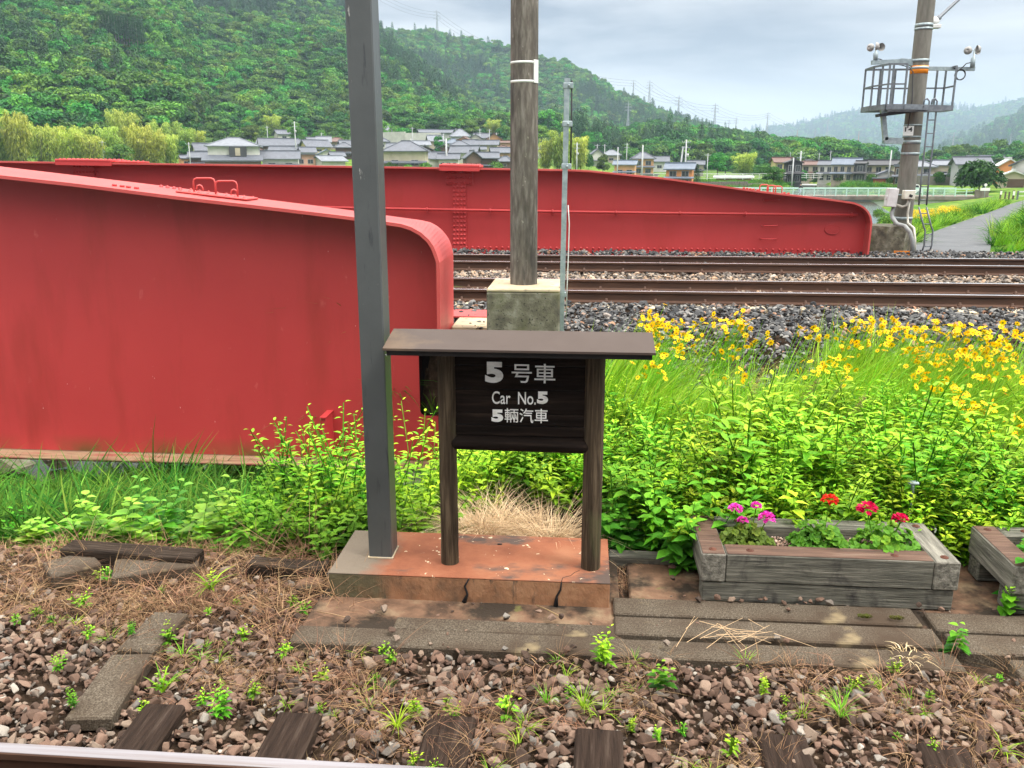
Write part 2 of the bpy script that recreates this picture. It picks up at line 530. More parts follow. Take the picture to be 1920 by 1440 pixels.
M['letter'] = pmat('weathered_white_lettering', [(0.3, (0.62, 0.60, 0.54)), (0.5, (0.88, 0.87, 0.84))], scale=9, rough=0.7, stretch=(1, 1, 3))
M['black'] = flat('black_plastic', (0.02, 0.02, 0.022), 0.5)
M['orange'] = flat('orange_plate', (0.85, 0.26, 0.02), 0.5)
M['plate'] = flat('white_number_plate', (0.75, 0.75, 0.73), 0.5, var=.04)
M['ink'] = flat('black_ink', (0.015, 0.015, 0.015), 0.6)
M['cable'] = flat('black_cable', (0.03, 0.03, 0.035), 0.6)
M['conduit'] = flat('grey_conduit', (0.24, 0.25, 0.25), 0.5)
M['pipe_cream'] = flat('cream_conduit', (0.5, 0.48, 0.42), 0.5)
M['box_grey'] = flat('pale_grey_cabinet', (0.50, 0.49, 0.49), 0.5)
M['box_cream'] = flat('cream_cabinet', (0.58, 0.56, 0.48), 0.5)
M['asphalt'] = pmat('asphalt', [(0.3, (0.075, 0.08, 0.088)), (0.7, (0.115, 0.12, 0.128))], scale=1.2, rough=0.9, layers=[((0.07, 0.07, 0.075), .6, .6, .68, (1, 1, 1)), ((0.3, .3, .29), 2.0, .68, .7, (1, 1, 1))])
M['water'] = pmat('river_water', [(0.3, (0.022, 0.022, 0.012)), (0.7, (0.035, 0.034, 0.018))], scale=1.5, rough=0.08, bump=0.25, bscale=3.0, spec=0.6)
M['mint'] = flat('pale_green_railing', (0.42, 0.60, 0.53), 0.5, var=.05)
M['bridge_girder'] = flat('grey_bridge_girder', (0.36, 0.40, 0.38), 0.6, var=.1, scale=.4)
M['bridge_deck'] = pmat('stained_bridge_deck', [(0.3, (0.10, 0.085, 0.07)), (0.7, (0.24, 0.21, 0.18))], scale=.8, rough=0.9)
M['pylon'] = flat('pylon_steel', (0.33, 0.36, 0.38), 0.6, metal=.2)
M['soil_dark'] = pmat('damp_soil', [(0.3, (0.035, 0.026, 0.018)), (0.7, (0.09, 0.068, 0.048))], scale=30, rough=1.0, bump=.6)
M['trunk'] = pmat('bark', [(0.3, (0.06, 0.048, 0.036)), (0.7, (0.14, 0.115, 0.09))], scale=4, rough=.95, stretch=(3, 3, .6))
M['trunk_pale'] = flat('pale_bark', (0.30, 0.27, 0.23), .9)
M['glass'] = flat('window_glass', (0.03, 0.035, 0.04), 0.12, spec=.7)
M['frame'] = flat('window_frame', (0.30, 0.30, 0.30), 0.5)

L = {}
L['broad'] = leafmat('broadleaf_foliage', [(0, (0.014, 0.065, 0.010)), (.5, (0.05, 0.175, 0.017)), (1, (0.14, 0.32, 0.03))], .20, .04, .5)
L['cedar'] = leafmat('cedar_foliage', [(0, (0.010, 0.045, 0.013)), (.6, (0.026, 0.092, 0.024)), (1, (0.06, 0.16, 0.034))], .12, .02, .3)
L['dark'] = leafmat('dark_tree_foliage', [(0, (0.010, 0.035, 0.008)), (.6, (0.028, 0.085, 0.014)), (1, (0.06, 0.14, 0.022))], .15, .01, .1)
L['far'] = leafmat('distant_foliage', [(0, (0.02, 0.06, 0.02)), (1, (0.05, 0.12, 0.03))], .12, .02, .3)
L['bamboo'] = leafmat('bamboo_foliage', [(0, (0.10, 0.17, 0.018)), (.5, (0.25, 0.34, 0.035)), (1, (0.46, 0.52, 0.085))], .3, .025, .2)
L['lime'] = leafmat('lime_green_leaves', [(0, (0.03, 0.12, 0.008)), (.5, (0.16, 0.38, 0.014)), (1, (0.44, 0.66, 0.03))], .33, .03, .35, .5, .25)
L['mid'] = leafmat('mid_green_leaves', [(0, (0.022, 0.10, 0.010)), (.5, (0.08, 0.26, 0.018)), (1, (0.20, 0.45, 0.03))], .30, .03, .35, .6, .12)
L['vine'] = leafmat('vine_leaves', [(0, (0.035, 0.15, 0.012)), (.5, (0.14, 0.39, 0.022)), (1, (0.34, 0.60, 0.06))], .33, .02, .2, .45, .35)
L['bank'] = leafmat('bank_grass', [(0, (0.018, 0.07, 0.007)), (.6, (0.062, 0.19, 0.016)), (1, (0.19, 0.36, 0.05))], .30, .03, .3, .7, .12)
L['limegrass'] = leafmat('lime_grass', [(0, (0.10, 0.26, 0.010)), (.5, (0.26, 0.50, 0.02)), (1, (0.46, 0.68, 0.06))], .40, .03, .2)
L['straw'] = leafmat('dry_straw', [(0, (0.36, 0.24, 0.13)), (.5, (0.64, 0.47, 0.28)), (1, (0.85, 0.70, 0.46))], .2, .01, .15, .7, .2)
L['straw_brown'] = leafmat('brown_straw', [(0, (0.13, 0.062, 0.036)), (.5, (0.30, 0.17, 0.095)), (1, (0.48, 0.33, 0.18))], .15, .015, .25, .8, .2)
L['seed'] = leafmat('seed_head', [(0, (0.20, 0.17, 0.06)), (1, (0.42, 0.36, 0.14))], .2, .01, .15)
L['yellow'] = leafmat('yellow_petals', [(0, (0.90, 0.45, 0.0)), (1, (1.0, 0.70, 0.005))], .25, .01, .1)
L['centre'] = flat('flower_centre', (0.40, 0.17, 0.01), .9)
L['magenta'] = leafmat('magenta_petals', [(0, (0.62, 0.02, 0.36)), (1, (0.90, 0.10, 0.62))], .25, .0, .05)
L['scarlet'] = leafmat('scarlet_petals', [(0, (0.55, 0.012, 0.01)), (1, (0.85, 0.05, 0.02))], .25, .0, .05)
L['crimson'] = leafmat('crimson_petals', [(0, (0.45, 0.0, 0.05)), (1, (0.78, 0.01, 0.12))], .25, .0, .05)
L['geranium'] = leafmat('geranium_leaves', [(0, (0.045, 0.15, 0.012)), (.6, (0.11, 0.27, 0.018)), (1, (0.24, 0.40, 0.025))], .3, .01, .1)
L['geranium_olive'] = leafmat('olive_geranium_leaves', [(0, (0.05, 0.10, 0.012)), (.6, (0.11, 0.19, 0.02)), (1, (0.20, 0.27, 0.035))], .25, .01, .1)
L['moss'] = leafmat('moss', [(0, (0.06, 0.075, 0.008)), (1, (0.13, 0.14, 0.012))], .1)
L['stone_brown'] = randmat('brown_ballast', [(0, (0.045, 0.032, 0.025)), (.3, (0.10, 0.060, 0.042)), (.6, (0.175, 0.106, 0.076)), (.8, (0.235, 0.17, 0.125)), (.96, (0.145, 0.13, 0.115)), (1, (0.38, 0.34, 0.29))])
L['stone_grey'] = randmat('grey_ballast', [(0, (0.03, 0.031, 0.033)), (.35, (0.062, 0.063, 0.066)), (.7, (0.115, 0.115, 0.114)), (.9, (0.24, 0.23, 0.215)), (.96, (0.28, 0.15, 0.09)), (1, (0.34, 0.2, .13))])
L['stone_tan'] = randmat('tan_ballast', [(0, (0.07, 0.06, 0.055)), (.35, (0.17, 0.145, 0.125)), (.7, (0.30, 0.235, 0.18)), (.9, (0.38, 0.24, 0.15)), (1, (0.45, 0.41, 0.36))])
L['chip'] = randmat('pink_planter_chips', [(0, (0.12, 0.07, 0.05)), (.5, (0.38, 0.24, 0.18)), (1, (0.62, 0.48, 0.40))])

# ------------------------------------------------------------------ terrain
_perm = np.random.default_rng(3).random((256, 256))


def vnoise(x, y):
    xi, yi = np.floor(x).astype(int), np.floor(y).astype(int)
    fx, fy = x - xi, y - yi
    fx, fy = fx * fx * (3 - 2 * fx), fy * fy * (3 - 2 * fy)
    g = lambda a, b: _perm[a & 255, b & 255]
    return (g(xi, yi) * (1 - fx) + g(xi + 1, yi) * fx) * (1 - fy) + (g(xi, yi + 1) * (1 - fx) + g(xi + 1, yi + 1) * fx) * fy


def sstep(a, b, x):
    t = np.clip((x - a) / (b - a), 0, 1)
    return t * t * (3 - 2 * t)


def poly_dist(x, y, pts):
    """distance to a polyline and the position (index) along it"""
    best, pos, side = np.full(x.shape, 1e9), np.zeros(x.shape), np.zeros(x.shape)
    for i in range(len(pts) - 1):
        ax, ay, bx, by = *pts[i][:2], *pts[i + 1][:2]
        dx, dy = bx - ax, by - ay
        t = np.clip(((x - ax) * dx + (y - ay) * dy) / (dx * dx + dy * dy), 0, 1)
        d = np.hypot(x - ax - t * dx, y - ay - t * dy)
        s = np.sign(dx * (y - ay) - dy * (x - ax))      # +1 = left of the line
        m = d < best
        best, pos, side = np.where(m, d, best), np.where(m, i + t, pos), np.where(m, s, side)
    return best, pos, side


RIVER = [(-60, -8), (-30, 1), (-15, 9), (-9, 14.5), (-2, 25), (6, 40), (14.5, 60), (24, 100), (34, 140), (60, 230), (60, 420)]
ROADPX = [(1752, 500, .25), (1774, 472, .2), (1797, 441, .05), (1893, 400, -.1), (1921, 385, -.25), (1952, 374, -.4), (1960, 366, -.6)]
ROAD = [tuple(P(x, y, Z=z)) for x, y, z in ROADPX]
# ridge lines: photo skyline points, foot distance, ridge distance, height of the trees on top
RIDGES = [
    ([(-1200, -60), (-700, -150), (0, -165), (300, -105), (500, -55), (640, -6), (705, 44), (760, 92), (850, 165), (950, 238), (1020, 280), (1100, 306)],
     [(0, 300), (330, 310), (400, 425), (950, 430)], 880, 9),
    ([(300, -30), (600, 75), (740, 62), (800, 60), (860, 72), (940, 90), (1013, 117), (1060, 122), (1150, 172), (1260, 217), (1360, 247), (1450, 266), (1600, 296)],
     [(0, 760)], 1250, 8),
    ([(900, 300), (980, 272), (1050, 262), (1150, 246), (1230, 236), (1300, 240), (1380, 254), (1440, 262), (1500, 265), (1560, 271), (1640, 288), (1720, 306)],
     [(0, 400)], 640, 9),
    ([(1620, 310), (1700, 300), (1760, 287), (1820, 276), (1920, 271), (2100, 262), (2600, 262)], [(0, 400)], 540, 7),
    ([(1150, 290), (1300, 258), (1400, 247), (1480, 236), (1560, 214), (1650, 199), (1750, 196), (1830, 206), (1920, 186), (2200, 170), (3000, 200)], [(0, 2900)], 4700, 10),
    ([(1560, 318), (1680, 303), (1740, 286), (1800, 262), (1850, 240), (1920, 208), (2050, 165), (2400, 120), (3000, 160)], [(0, 1700)], 2700, 10),
]


def colof(x, y):
    return 960 + 1668 * np.tan(np.clip(np.arctan2(x, y) + YAW, -1.15, 1.15))


def mountains(x, y):
    """height of each range (N ranges) and the share of the way up"""
    r, c = np.hypot(x, y), colof(x, y)
    out = []
    for pts, foot, r1, th in RIDGES:
        px = np.array(pts, float)
        e = np.interp(c, px[:, 0], elev(px[:, 0], px[:, 1]))
        H = 2.4 + r1 * e - th + 2
        r0 = np.interp(c, [f[0] for f in foot], [f[1] for f in foot])
        t = (r - r0) / (r1 - r0)
        s = np.where(t < 1, np.clip(t, 0, 1) ** 1.12, 1 - 0.55 * np.clip(t - 1, 0, 2) ** 1.0)
        g = (vnoise(x / (r1 * .085) + 31, y / (r1 * .085)) - .5) * .34 + (vnoise(x / (r1 * .035), y / (r1 * .035) + 9) - .5) * .12
        h = np.maximum(H, 0) * np.maximum(s + g * np.clip(t, 0, 1) * np.clip(1.15 - t, 0, 1) * 1.6, 0)
        inside = (c > px[0, 0] - 300) & (c < px[-1, 0] + 300)
        out.append((np.where(inside, h, 0), t, np.where(inside, np.maximum(H, 0), 0), np.maximum(s + g * np.clip(t, 0, 1) * np.clip(1.15 - t, 0, 1) * 1.6, 0)))
    return out


def T(x, y, mtn=True):
    x, y = np.asarray(x, float), np.asarray(y, float)
    r, c = np.hypot(x, y), colof(x, y)
    dr, _, _ = poly_dist(x, y, RIVER)
    z = -1.25 - 2.1 * (1 - sstep(8, 32, dr)) * sstep(20, 26, y) * (1 - sstep(150, 185, y))
    # village slope
    ramp = np.clip(r - 220, 0, 215) * .085
    z = z + ramp * (1 - sstep(1030, 1200, c)) + np.clip(r - 230, 0, 300) * .012 * sstep(1030, 1200, c)
    z += (vnoise(x / 9, y / 9) - .5) * .5 * sstep(40, 90, r)
    # levee under the road and the bank on its right
    d, pos, side = poly_dist(x, y, ROAD)
    zr = np.interp(pos, range(len(ROAD)), [p[2] for p in ROAD])
    left = side > 0
    lev = np.where(left, zr - np.clip(d - 1.3, 0, 9) * .30, zr + 1.15 * sstep(.95, 3.0, d) * (1 - sstep(30, 60, y)) - np.clip(d - 6, 0, 30) * .12)
    near_lev = (1 - sstep(16, 30, d)) * sstep(17, 20, y)
    z = z * (1 - near_lev) + np.maximum(lev, z) * near_lev
    # track bed: embankment on the right, ballast shoulder, river bank on the left
    emb = np.interp(y, [-50, 4.9, 5.2, 8.0, 9.4, 18.5, 19.6, 24], [-.06, -.06, -.03, .08, .56, .56, .1, -1.1])
    bank = np.interp(y, [-50, 4.95, 5.3, 7.0, 9.6, 12.0, 14, 20, 30], [-.06, -.08, -.32, -1.0, -1.62, -2.05, -2.4, -2.7, -2.6])
    xe = np.interp(y, [5, 9.42, 9.8, 20], [-.78, -.78, -2.9, -3.2])
    wl_ = sstep(xe - .5, xe + .35, x)
    nearz = bank * (1 - wl_) + emb * wl_
    # far left the bank falls away sooner
    blend = 1 - sstep(19.5, 26, y)
    z = z * (1 - blend) + nearz * blend
    inr = 1 - sstep(3.0, 6.4, dr + (vnoise(x / 2.5, y / 2.5) - .5) * 1.2)
    guard = np.where((y < 19.5) & (x > xe - .5), 0, 1) * sstep(4.9, 7.0, np.maximum(y, np.where(x < -9, 7, 0)))
    z = z + np.minimum(-3.4 - z, 0) * inr * guard
    if mtn:
        z0 = z
        for h, t, H, s in mountains(x, y):
            z = np.where((h > 0) & (t > 0), np.maximum(z, z0 + (H - z0) * s), z)
    return z


def T1(x, y, mtn=True):
    return float(T(np.array([x]), np.array([y]), mtn)[0])


_nr, _na = 330, 300
_r = np.exp(np.linspace(np.log(1.2), np.log(5300), _nr))
_a = np.linspace(R(-62), R(62), _na) - YAW * .5
_rr, _aa = np.meshgrid(_r, _a, indexing='ij')
_x, _y = _rr * np.sin(_aa), _rr * np.cos(_aa) - 1.0
_z = T(_x, _y)
_V = np.stack([_x, _y, _z], -1).reshape(-1, 3)
_i = np.arange(_nr * _na).reshape(_nr, _na)
_F = np.stack([_i[:-1, :-1], _i[:-1, 1:], _i[1:, 1:], _i[1:, :-1]], -1).reshape(-1, 4)


def ground_mat():
    m, n, l, b = _nt('ground_cover')
    tc = n.new('ShaderNodeTexCoord')
    sep = n.new('ShaderNodeSeparateXYZ')
    l.new(tc.outputs['Object'], sep.inputs['Vector'])

    def noise(sc):
        t = n.new('ShaderNodeTexNoise')
        t.inputs['Scale'].default_value, t.inputs['Detail'].default_value = sc, 8
        l.new(tc.outputs['Object'], t.inputs['Vector'])
        return t.outputs['Fac']

    def ramp(f, cols):
        rp = n.new('ShaderNodeValToRGB')
        e = rp.color_ramp.elements
        while len(e) < len(cols): e.new(.5)
        for i, (p, c) in enumerate(cols):
            e[i].position, e[i].color = p, (*c, 1)
        l.new(f, rp.inputs['Fac'])
        return rp.outputs['Color']
    soil = ramp(noise(14), [(.3, (.018, .012, .008)), (.6, (.05, .032, .021)), (.75, (.095, .064, .044))])
    grass = ramp(noise(.55), [(.3, (.03, .085, .010)), (.48, (.075, .16, .018)), (.6, (.15, .21, .035)), (.72, (.24, .24, .07))])
    mr = n.new('ShaderNodeMapRange')
    mr.inputs['From Min'].default_value, mr.inputs['From Max'].default_value = 19.0, 21.0
    l.new(sep.outputs['Y'], mr.inputs['Value'])
    mx = n.new('ShaderNodeMixRGB')
    l.new(mr.outputs['Result'], mx.inputs['Fac'])
    l.new(soil, mx.inputs['Color1'])
    l.new(grass, mx.inputs['Color2'])
    far = ramp(noise(.02), [(.35, (.010, .03, .007)), (.65, (.02, .055, .012))])  # wooded ground coloured dark, standing for shade between the crowns
    m2 = n.new('ShaderNodeMapRange')
    m2.inputs['From Min'].default_value, m2.inputs['From Max'].default_value = 290.0, 420.0
    l.new(sep.outputs['Y'], m2.inputs['Value'])
    mx2 = n.new('ShaderNodeMixRGB')
    l.new(m2.outputs['Result'], mx2.inputs['Fac'])
    l.new(mx.outputs['Color'], mx2.inputs['Color1'])
    l.new(far, mx2.inputs['Color2'])
    l.new(mx2.outputs['Color'], b.inputs['Base Color'])
    b.inputs['Roughness'].default_value = 1.0
    b.inputs['Specular IOR Level'].default_value = .1
    bp = n.new('ShaderNodeBump')
    bp.inputs['Strength'].default_value, bp.inputs['Distance'].default_value = .5, .03
    l.new(noise(40), bp.inputs['Height'])
    l.new(bp.outputs['Normal'], b.inputs['Normal'])
    return m


ground = link('ground', npmesh('ground', _V, _F, ground_mat(), smooth=True))
tag(ground, 'ground rising from the brown track bed to the wooded hills', 'ground', kind='structure')

# river: one water sheet lying in its channel
_w = MB()
for i in range(len(RIVER) - 1):
    a, b_ = Vector((*RIVER[i], 0)), Vector((*RIVER[i + 1], 0))
_lft, _rgt = [], []
for i, p in enumerate(RIVER):
    q0, q1 = Vector((*RIVER[max(i - 1, 0)], 0)), Vector((*RIVER[min(i + 1, len(RIVER) - 1)], 0))
    nrm = (q1 - q0).normalized().cross(Vector((0, 0, 1)))
    _rgt.append(Vector((*p, -2.45)) + nrm * 9)
    _lft.append(Vector((*p, -2.45)) - nrm * 9)
_w.raw(_lft + _rgt, [(i, i + 1, len(RIVER) + i + 1, len(RIVER) + i) for i in range(len(RIVER) - 1)])
tag(_w.build('river', M['water']), 'dark brown river running under the red bridge', 'river', kind='structure')

# road on the levee
_rd, hw = MB(), .92
_l2, _r2 = [], []
_dense = []
for i in range(len(ROAD) - 1):
    for k in range(10):
        _dense.append(Vector(ROAD[i]).lerp(Vector(ROAD[i + 1]), k / 10))
_dense.append(Vector(ROAD[-1]))
for _ in range(6):
    _dense = [_dense[0]] + [(_dense[i - 1] + _dense[i] * 2 + _dense[i + 1]) / 4 for i in range(1, len(_dense) - 1)] + [_dense[-1]]
for i, p in enumerate(_dense):
    t = (_dense[min(i + 1, len(_dense) - 1)] - _dense[max(i - 1, 0)]).normalized()
    nrm = t.cross(Vector((0, 0, 1))).normalized()
    _l2.append(p - nrm * hw + Vector((0, 0, .05)))
    _r2.append(p + nrm * (hw + .1) + Vector((0, 0, .05)))
_n = len(_dense)
_rd.raw(_l2 + _r2, [(i, i + 1, _n + i + 1, _n + i) for i in range(_n - 1)])
tag(_rd.build('road', M['asphalt']), 'narrow grey asphalt road along the grassy levee', 'road', kind='structure')


# ------------------------------------------------------------------ plant prototypes (numpy)
def rotz(v, a):
    c, s = np.cos(a), np.sin(a)
    return np.stack([v[:, 0] * c - v[:, 1] * s, v[:, 0] * s + v[:, 1] * c, v[:, 2]], -1)


def leaves(pos, dirs, length, width, droop=.25, fold=.12, rng=RNG, shade=None, up=None, fine=False):
    """N folded, pointed leaves of 4 (or 8) triangles each"""
    n = len(pos)
    d = dirs / np.maximum(np.linalg.norm(dirs, axis=1, keepdims=True), 1e-6)
    u = np.tile([0, 0, 1.], (n, 1)) if up is None else up
    sd = np.cross(d, u)
    sd /= np.maximum(np.linalg.norm(sd, axis=1, keepdims=True), 1e-4)
    nm = np.cross(sd, d)
    Lh, W = np.broadcast_to(length, n)[:, None], np.broadcast_to(width, n)[:, None]
    dr = np.broadcast_to(droop, n)[:, None]
    down0 = np.array([0, 0, -1.])
    down = np.array([0, 0, -1.])
    if fine:                      # rounded blade: 8 triangles, curved tip
        fr = ((.0, 0.0), (.24, .43), (.58, .42), (1.0, 0.0))
        mid_ = [pos + d * Lh * t + down0 * Lh * dr * t * t - nm * W * fold * (1 if 0 < t < 1 else 0) for t, w in fr]
        lf = [pos + d * Lh * (t - .03) - sd * W * w + nm * W * fold * .6 + down0 * Lh * dr * t * t for t, w in fr[1:3]]
        rt_ = [pos + d * Lh * (t - .03) + sd * W * w + nm * W * fold * .6 + down0 * Lh * dr * t * t for t, w in fr[1:3]]
        V = np.stack([mid_[0], mid_[1], mid_[2], mid_[3], lf[0], lf[1], rt_[0], rt_[1]], 1).reshape(-1, 3)
        tri = [[0, 1, 4], [0, 6, 1], [4, 1, 2], [4, 2, 5], [6, 2, 1], [6, 7, 2], [5, 2, 3], [7, 3, 2]]
        F = (np.arange(n)[:, None, None] * 8 + np.array(tri)[None]).reshape(-1, 3)
        s = rng.random(n) if shade is None else shade
        return V, F, np.repeat(s, 8)
    p0 = pos
    c = pos + d * Lh * .42 - nm * W * fold + down * Lh * dr * .15
    l_ = pos + d * Lh * .38 - sd * W * .5 + nm * W * fold + down * Lh * dr * .15
    r_ = pos + d * Lh * .38 + sd * W * .5 + nm * W * fold + down * Lh * dr * .15
    t = pos + d * Lh + down * Lh * dr
    V = np.stack([p0, c, l_, r_, t], 1).reshape(-1, 3)
    b = np.arange(n)[:, None] * 5
    F = np.concatenate([b + [0, 1, 2], b + [0, 3, 1], b + [2, 1, 4], b + [1, 3, 4]], 1).reshape(-1, 3)
    s = rng.random(n) if shade is None else shade
    S = np.repeat(s, 5)
    return V, F, S


def blades(pos, dirs, length, width, bend=.6, seg=3, rng=RNG, shade=None):
    """N arching grass blades"""
    n = len(pos)
    d = dirs / np.linalg.norm(dirs, axis=1, keepdims=True)
    h = d.copy(); h[:, 2] = 0
    hn = np.linalg.norm(h, axis=1, keepdims=True)
    h = np.where(hn > 1e-3, h / np.maximum(hn, 1e-3), np.array([1., 0, 0]))
    sd = np.stack([-h[:, 1], h[:, 0], h[:, 2] * 0], -1)
    a = rng.normal(0, .7, n)[:, None]
    sd = sd * np.cos(a) + h * np.sin(a)
    Lh, W = np.broadcast_to(length, n)[:, None], np.broadcast_to(width, n)[:, None]
    B = np.broadcast_to(bend, n)[:, None]
    rows = []
    for k in range(seg + 1):
        t = k / seg
        p = pos + d * Lh * t + (h * .6 - np.array([0, 0, 1.]) * .75) * Lh * B * t * t
        w = W * (1 - t ** 1.5) * .5
        rows.append(p - sd * w)
        if k < seg: rows.append(p + sd * w)
    V = np.stack(rows, 1).reshape(-1, 3)
    m = 2 * seg + 1
    tri = []
    for k in range(seg - 1):
        tri += [[2 * k, 2 * k + 1, 2 * k + 3], [2 * k, 2 * k + 3, 2 * k + 2]]
    tri += [[2 * seg - 2, 2 * seg - 1, 2 * seg]]
    F = (np.arange(n)[:, None, None] * m + np.array(tri)[None]).reshape(-1, 3)
    s = rng.random(n) if shade is None else shade
    return V, F, np.repeat(s, m)


def merge(parts):
    V, F, S, o = [], [], [], 0
    for v, f, s in parts:
        V.append(v); F.append(f + o); S.append(s); o += len(v)
    return np.concatenate(V), np.concatenate(F), np.concatenate(S)


def stems(p0, p1, r0, r1, rng=RNG, shade=.2, n=3):
    """straight tapered 3-sided stems between point arrays"""
    k = len(p0)
    d = p1 - p0
    d = d / np.maximum(np.linalg.norm(d, axis=1, keepdims=True), 1e-6)
    a = np.where(np.abs(d[:, 2:3]) < .9, np.array([0, 0, 1.]), np.array([1., 0, 0]))
    u = np.cross(d, a); u /= np.linalg.norm(u, axis=1, keepdims=True)
    w = np.cross(d, u)
    rows = []
    for q, r in ((p0, r0), (p1, r1)):
        for j in range(n):
            an = 2 * np.pi * j / n
            rows.append(q + (u * np.cos(an) + w * np.sin(an)) * r)
    V = np.stack(rows, 1).reshape(-1, 3)
    tri = []
    for j in range(n):
        j2 = (j + 1) % n
        tri += [[j, j2, n + j2], [j, n + j2, n + j]]
    F = (np.arange(k)[:, None, None] * 2 * n + np.array(tri)[None]).reshape(-1, 3)
    return V, F, np.full(len(V), shade)


def unit(n, rng=RNG):
    v = rng.normal(size=(n, 3))
    return v / np.linalg.norm(v, axis=1, keepdims=True)


def crown(kind, n, seed, leaf=.55):
    """a tree crown: leaf sprays over lumpy, separate clumps; unit = metres, base at z=0"""
    g = np.random.default_rng(seed)
    if kind == 'broad':
        H, Rr, k = 9.5, 4.2, 17
        cz = g.uniform(.28, .95, k)
        rad = Rr * np.sqrt(np.clip(1 - ((cz - .5) / .52) ** 2, .05, 1)) * g.uniform(.45, .95, k)
        an = np.arange(k) * 2.4 + g.uniform(-.4, .4, k)
        c = np.stack([rad * np.cos(an), rad * np.sin(an), cz * H - 1], -1)
        br = g.uniform(1.3, 2.2, k)
        i = g.integers(0, k, n)
        d = unit(n, g); d[:, 2] = np.abs(d[:, 2]) * 1.1 - .35
        d /= np.linalg.norm(d, axis=1, keepdims=True)
        p = c[i] + d * (br[i] * g.uniform(.75, 1.06, n))[:, None] * np.array([1.15, 1.15, .72])
        out = d * .8 + unit(n, g) * .38 + np.array([0, 0, .25])
        ld = np.cross(out, unit(n, g)) + d * .15
        sh = np.clip(g.normal(.5, .14, n) + g.normal(0, .18, k)[i], 0, 1)
        return leaves(p - ld / np.linalg.norm(ld, axis=1, keepdims=True) * leaf * .6, ld, g.uniform(.8, 1.5, n) * leaf * 1.5, g.uniform(.8, 1.3, n) * leaf * 1.1, .12, .1, g, sh, up=out)
    if kind == 'cedar':
        H = 13.5
        t = g.random(n) ** .75
        lay = np.floor(t * 15) / 15 + g.normal(0, .012, n)
        z = 1.5 + (1 - t) * (H - 1.5)
        rmax = 2.5 * (1 - (z - 1.5) / (H - 1.3)) ** .8 + .12
        an = g.uniform(0, 2 * np.pi, n)
        lob = 1 + .25 * np.sin(an * 5 + z * 2.3)
        rad = rmax * lob * g.uniform(.5, 1.02, n)
        p = np.stack([rad * np.cos(an), rad * np.sin(an), z - rad * .25], -1)
        ld = np.stack([np.cos(an), np.sin(an), np.full(n, -.15)], -1) + unit(n, g) * .5
        return leaves(p, ld, g.uniform(.6, 1.3, n) * leaf * 1.5, g.uniform(.6, 1.1, n) * leaf * .7, .45, .1, g, np.clip(g.normal(.5, .22, n), 0, 1))
    if kind == 'bamboo':
        # many arching culm tips, each a drooping plume
        k = 20
        an = g.uniform(0, 2 * np.pi, k)
        rad0 = g.uniform(0, 2.2, k)
        hgt = g.uniform(8.5, 14.5, k)
        lean = g.uniform(.8, 2.6, k)
        la = an + g.normal(0, .5, k)
        i = g.integers(0, k, n)
        t = g.uniform(.18, 1, n)
        base = np.stack([rad0 * np.cos(an), rad0 * np.sin(an)], -1)[i]
        off = (lean[i] * t ** 2.4)[:, None] * np.stack([np.cos(la), np.sin(la)], -1)[i]
        z = hgt[i] * (t - .13 * t ** 5)
        spread = (.25 + .95 * np.sin(np.pi * np.clip(t, 0, 1)) * (1 - .35 * t))[:, None]
        d = unit(n, g)
        p = np.concatenate([base + off, z[:, None]], 1) + d * spread * np.array([1, 1, .55])
        ld = d * np.array([1, 1, .2]) + np.array([0, 0, -.45]) + unit(n, g) * .3
        return leaves(p, ld, g.uniform(.7, 1.5, n) * leaf * 1.7, g.uniform(.6, 1., n) * leaf * .45, .5, .05, g, np.clip(t * .75 + g.normal(0, .18, n) + .05, 0, 1))
    if kind == 'shrub':
        k = 12
        c = unit(k, g) * np.array([1.1, 1.1, .7]) * g.uniform(.4, 1, k)[:, None] + np.array([0, 0, 1.25])
        c[:, 2] = np.maximum(c[:, 2], .5)
        i = g.integers(0, k, n)
        d = unit(n, g); d[:, 2] = np.abs(d[:, 2]) - .3
        p = c[i] + d * g.uniform(.6, .9, n)[:, None]
        p[:, 2] = np.maximum(p[:, 2], .05)
        out = d + unit(n, g) * .45 + np.array([0, 0, .2])
        return leaves(p, np.cross(out, unit(n, g)) + d * .3, g.uniform(.7, 1.4, n) * leaf, g.uniform(.7, 1.1, n) * leaf * .6, .25, .1, g, np.clip(g.normal(.5, .22, n), 0, 1), up=out)


def proto(name, vfs, mat, smooth=False):
    """a prototype mesh for scattered copies; never linked to the scene itself"""
    me = npmesh(name, *vfs[:2], mat, vfs[2], smooth)
    return bpy.data.objects.new(name, me)


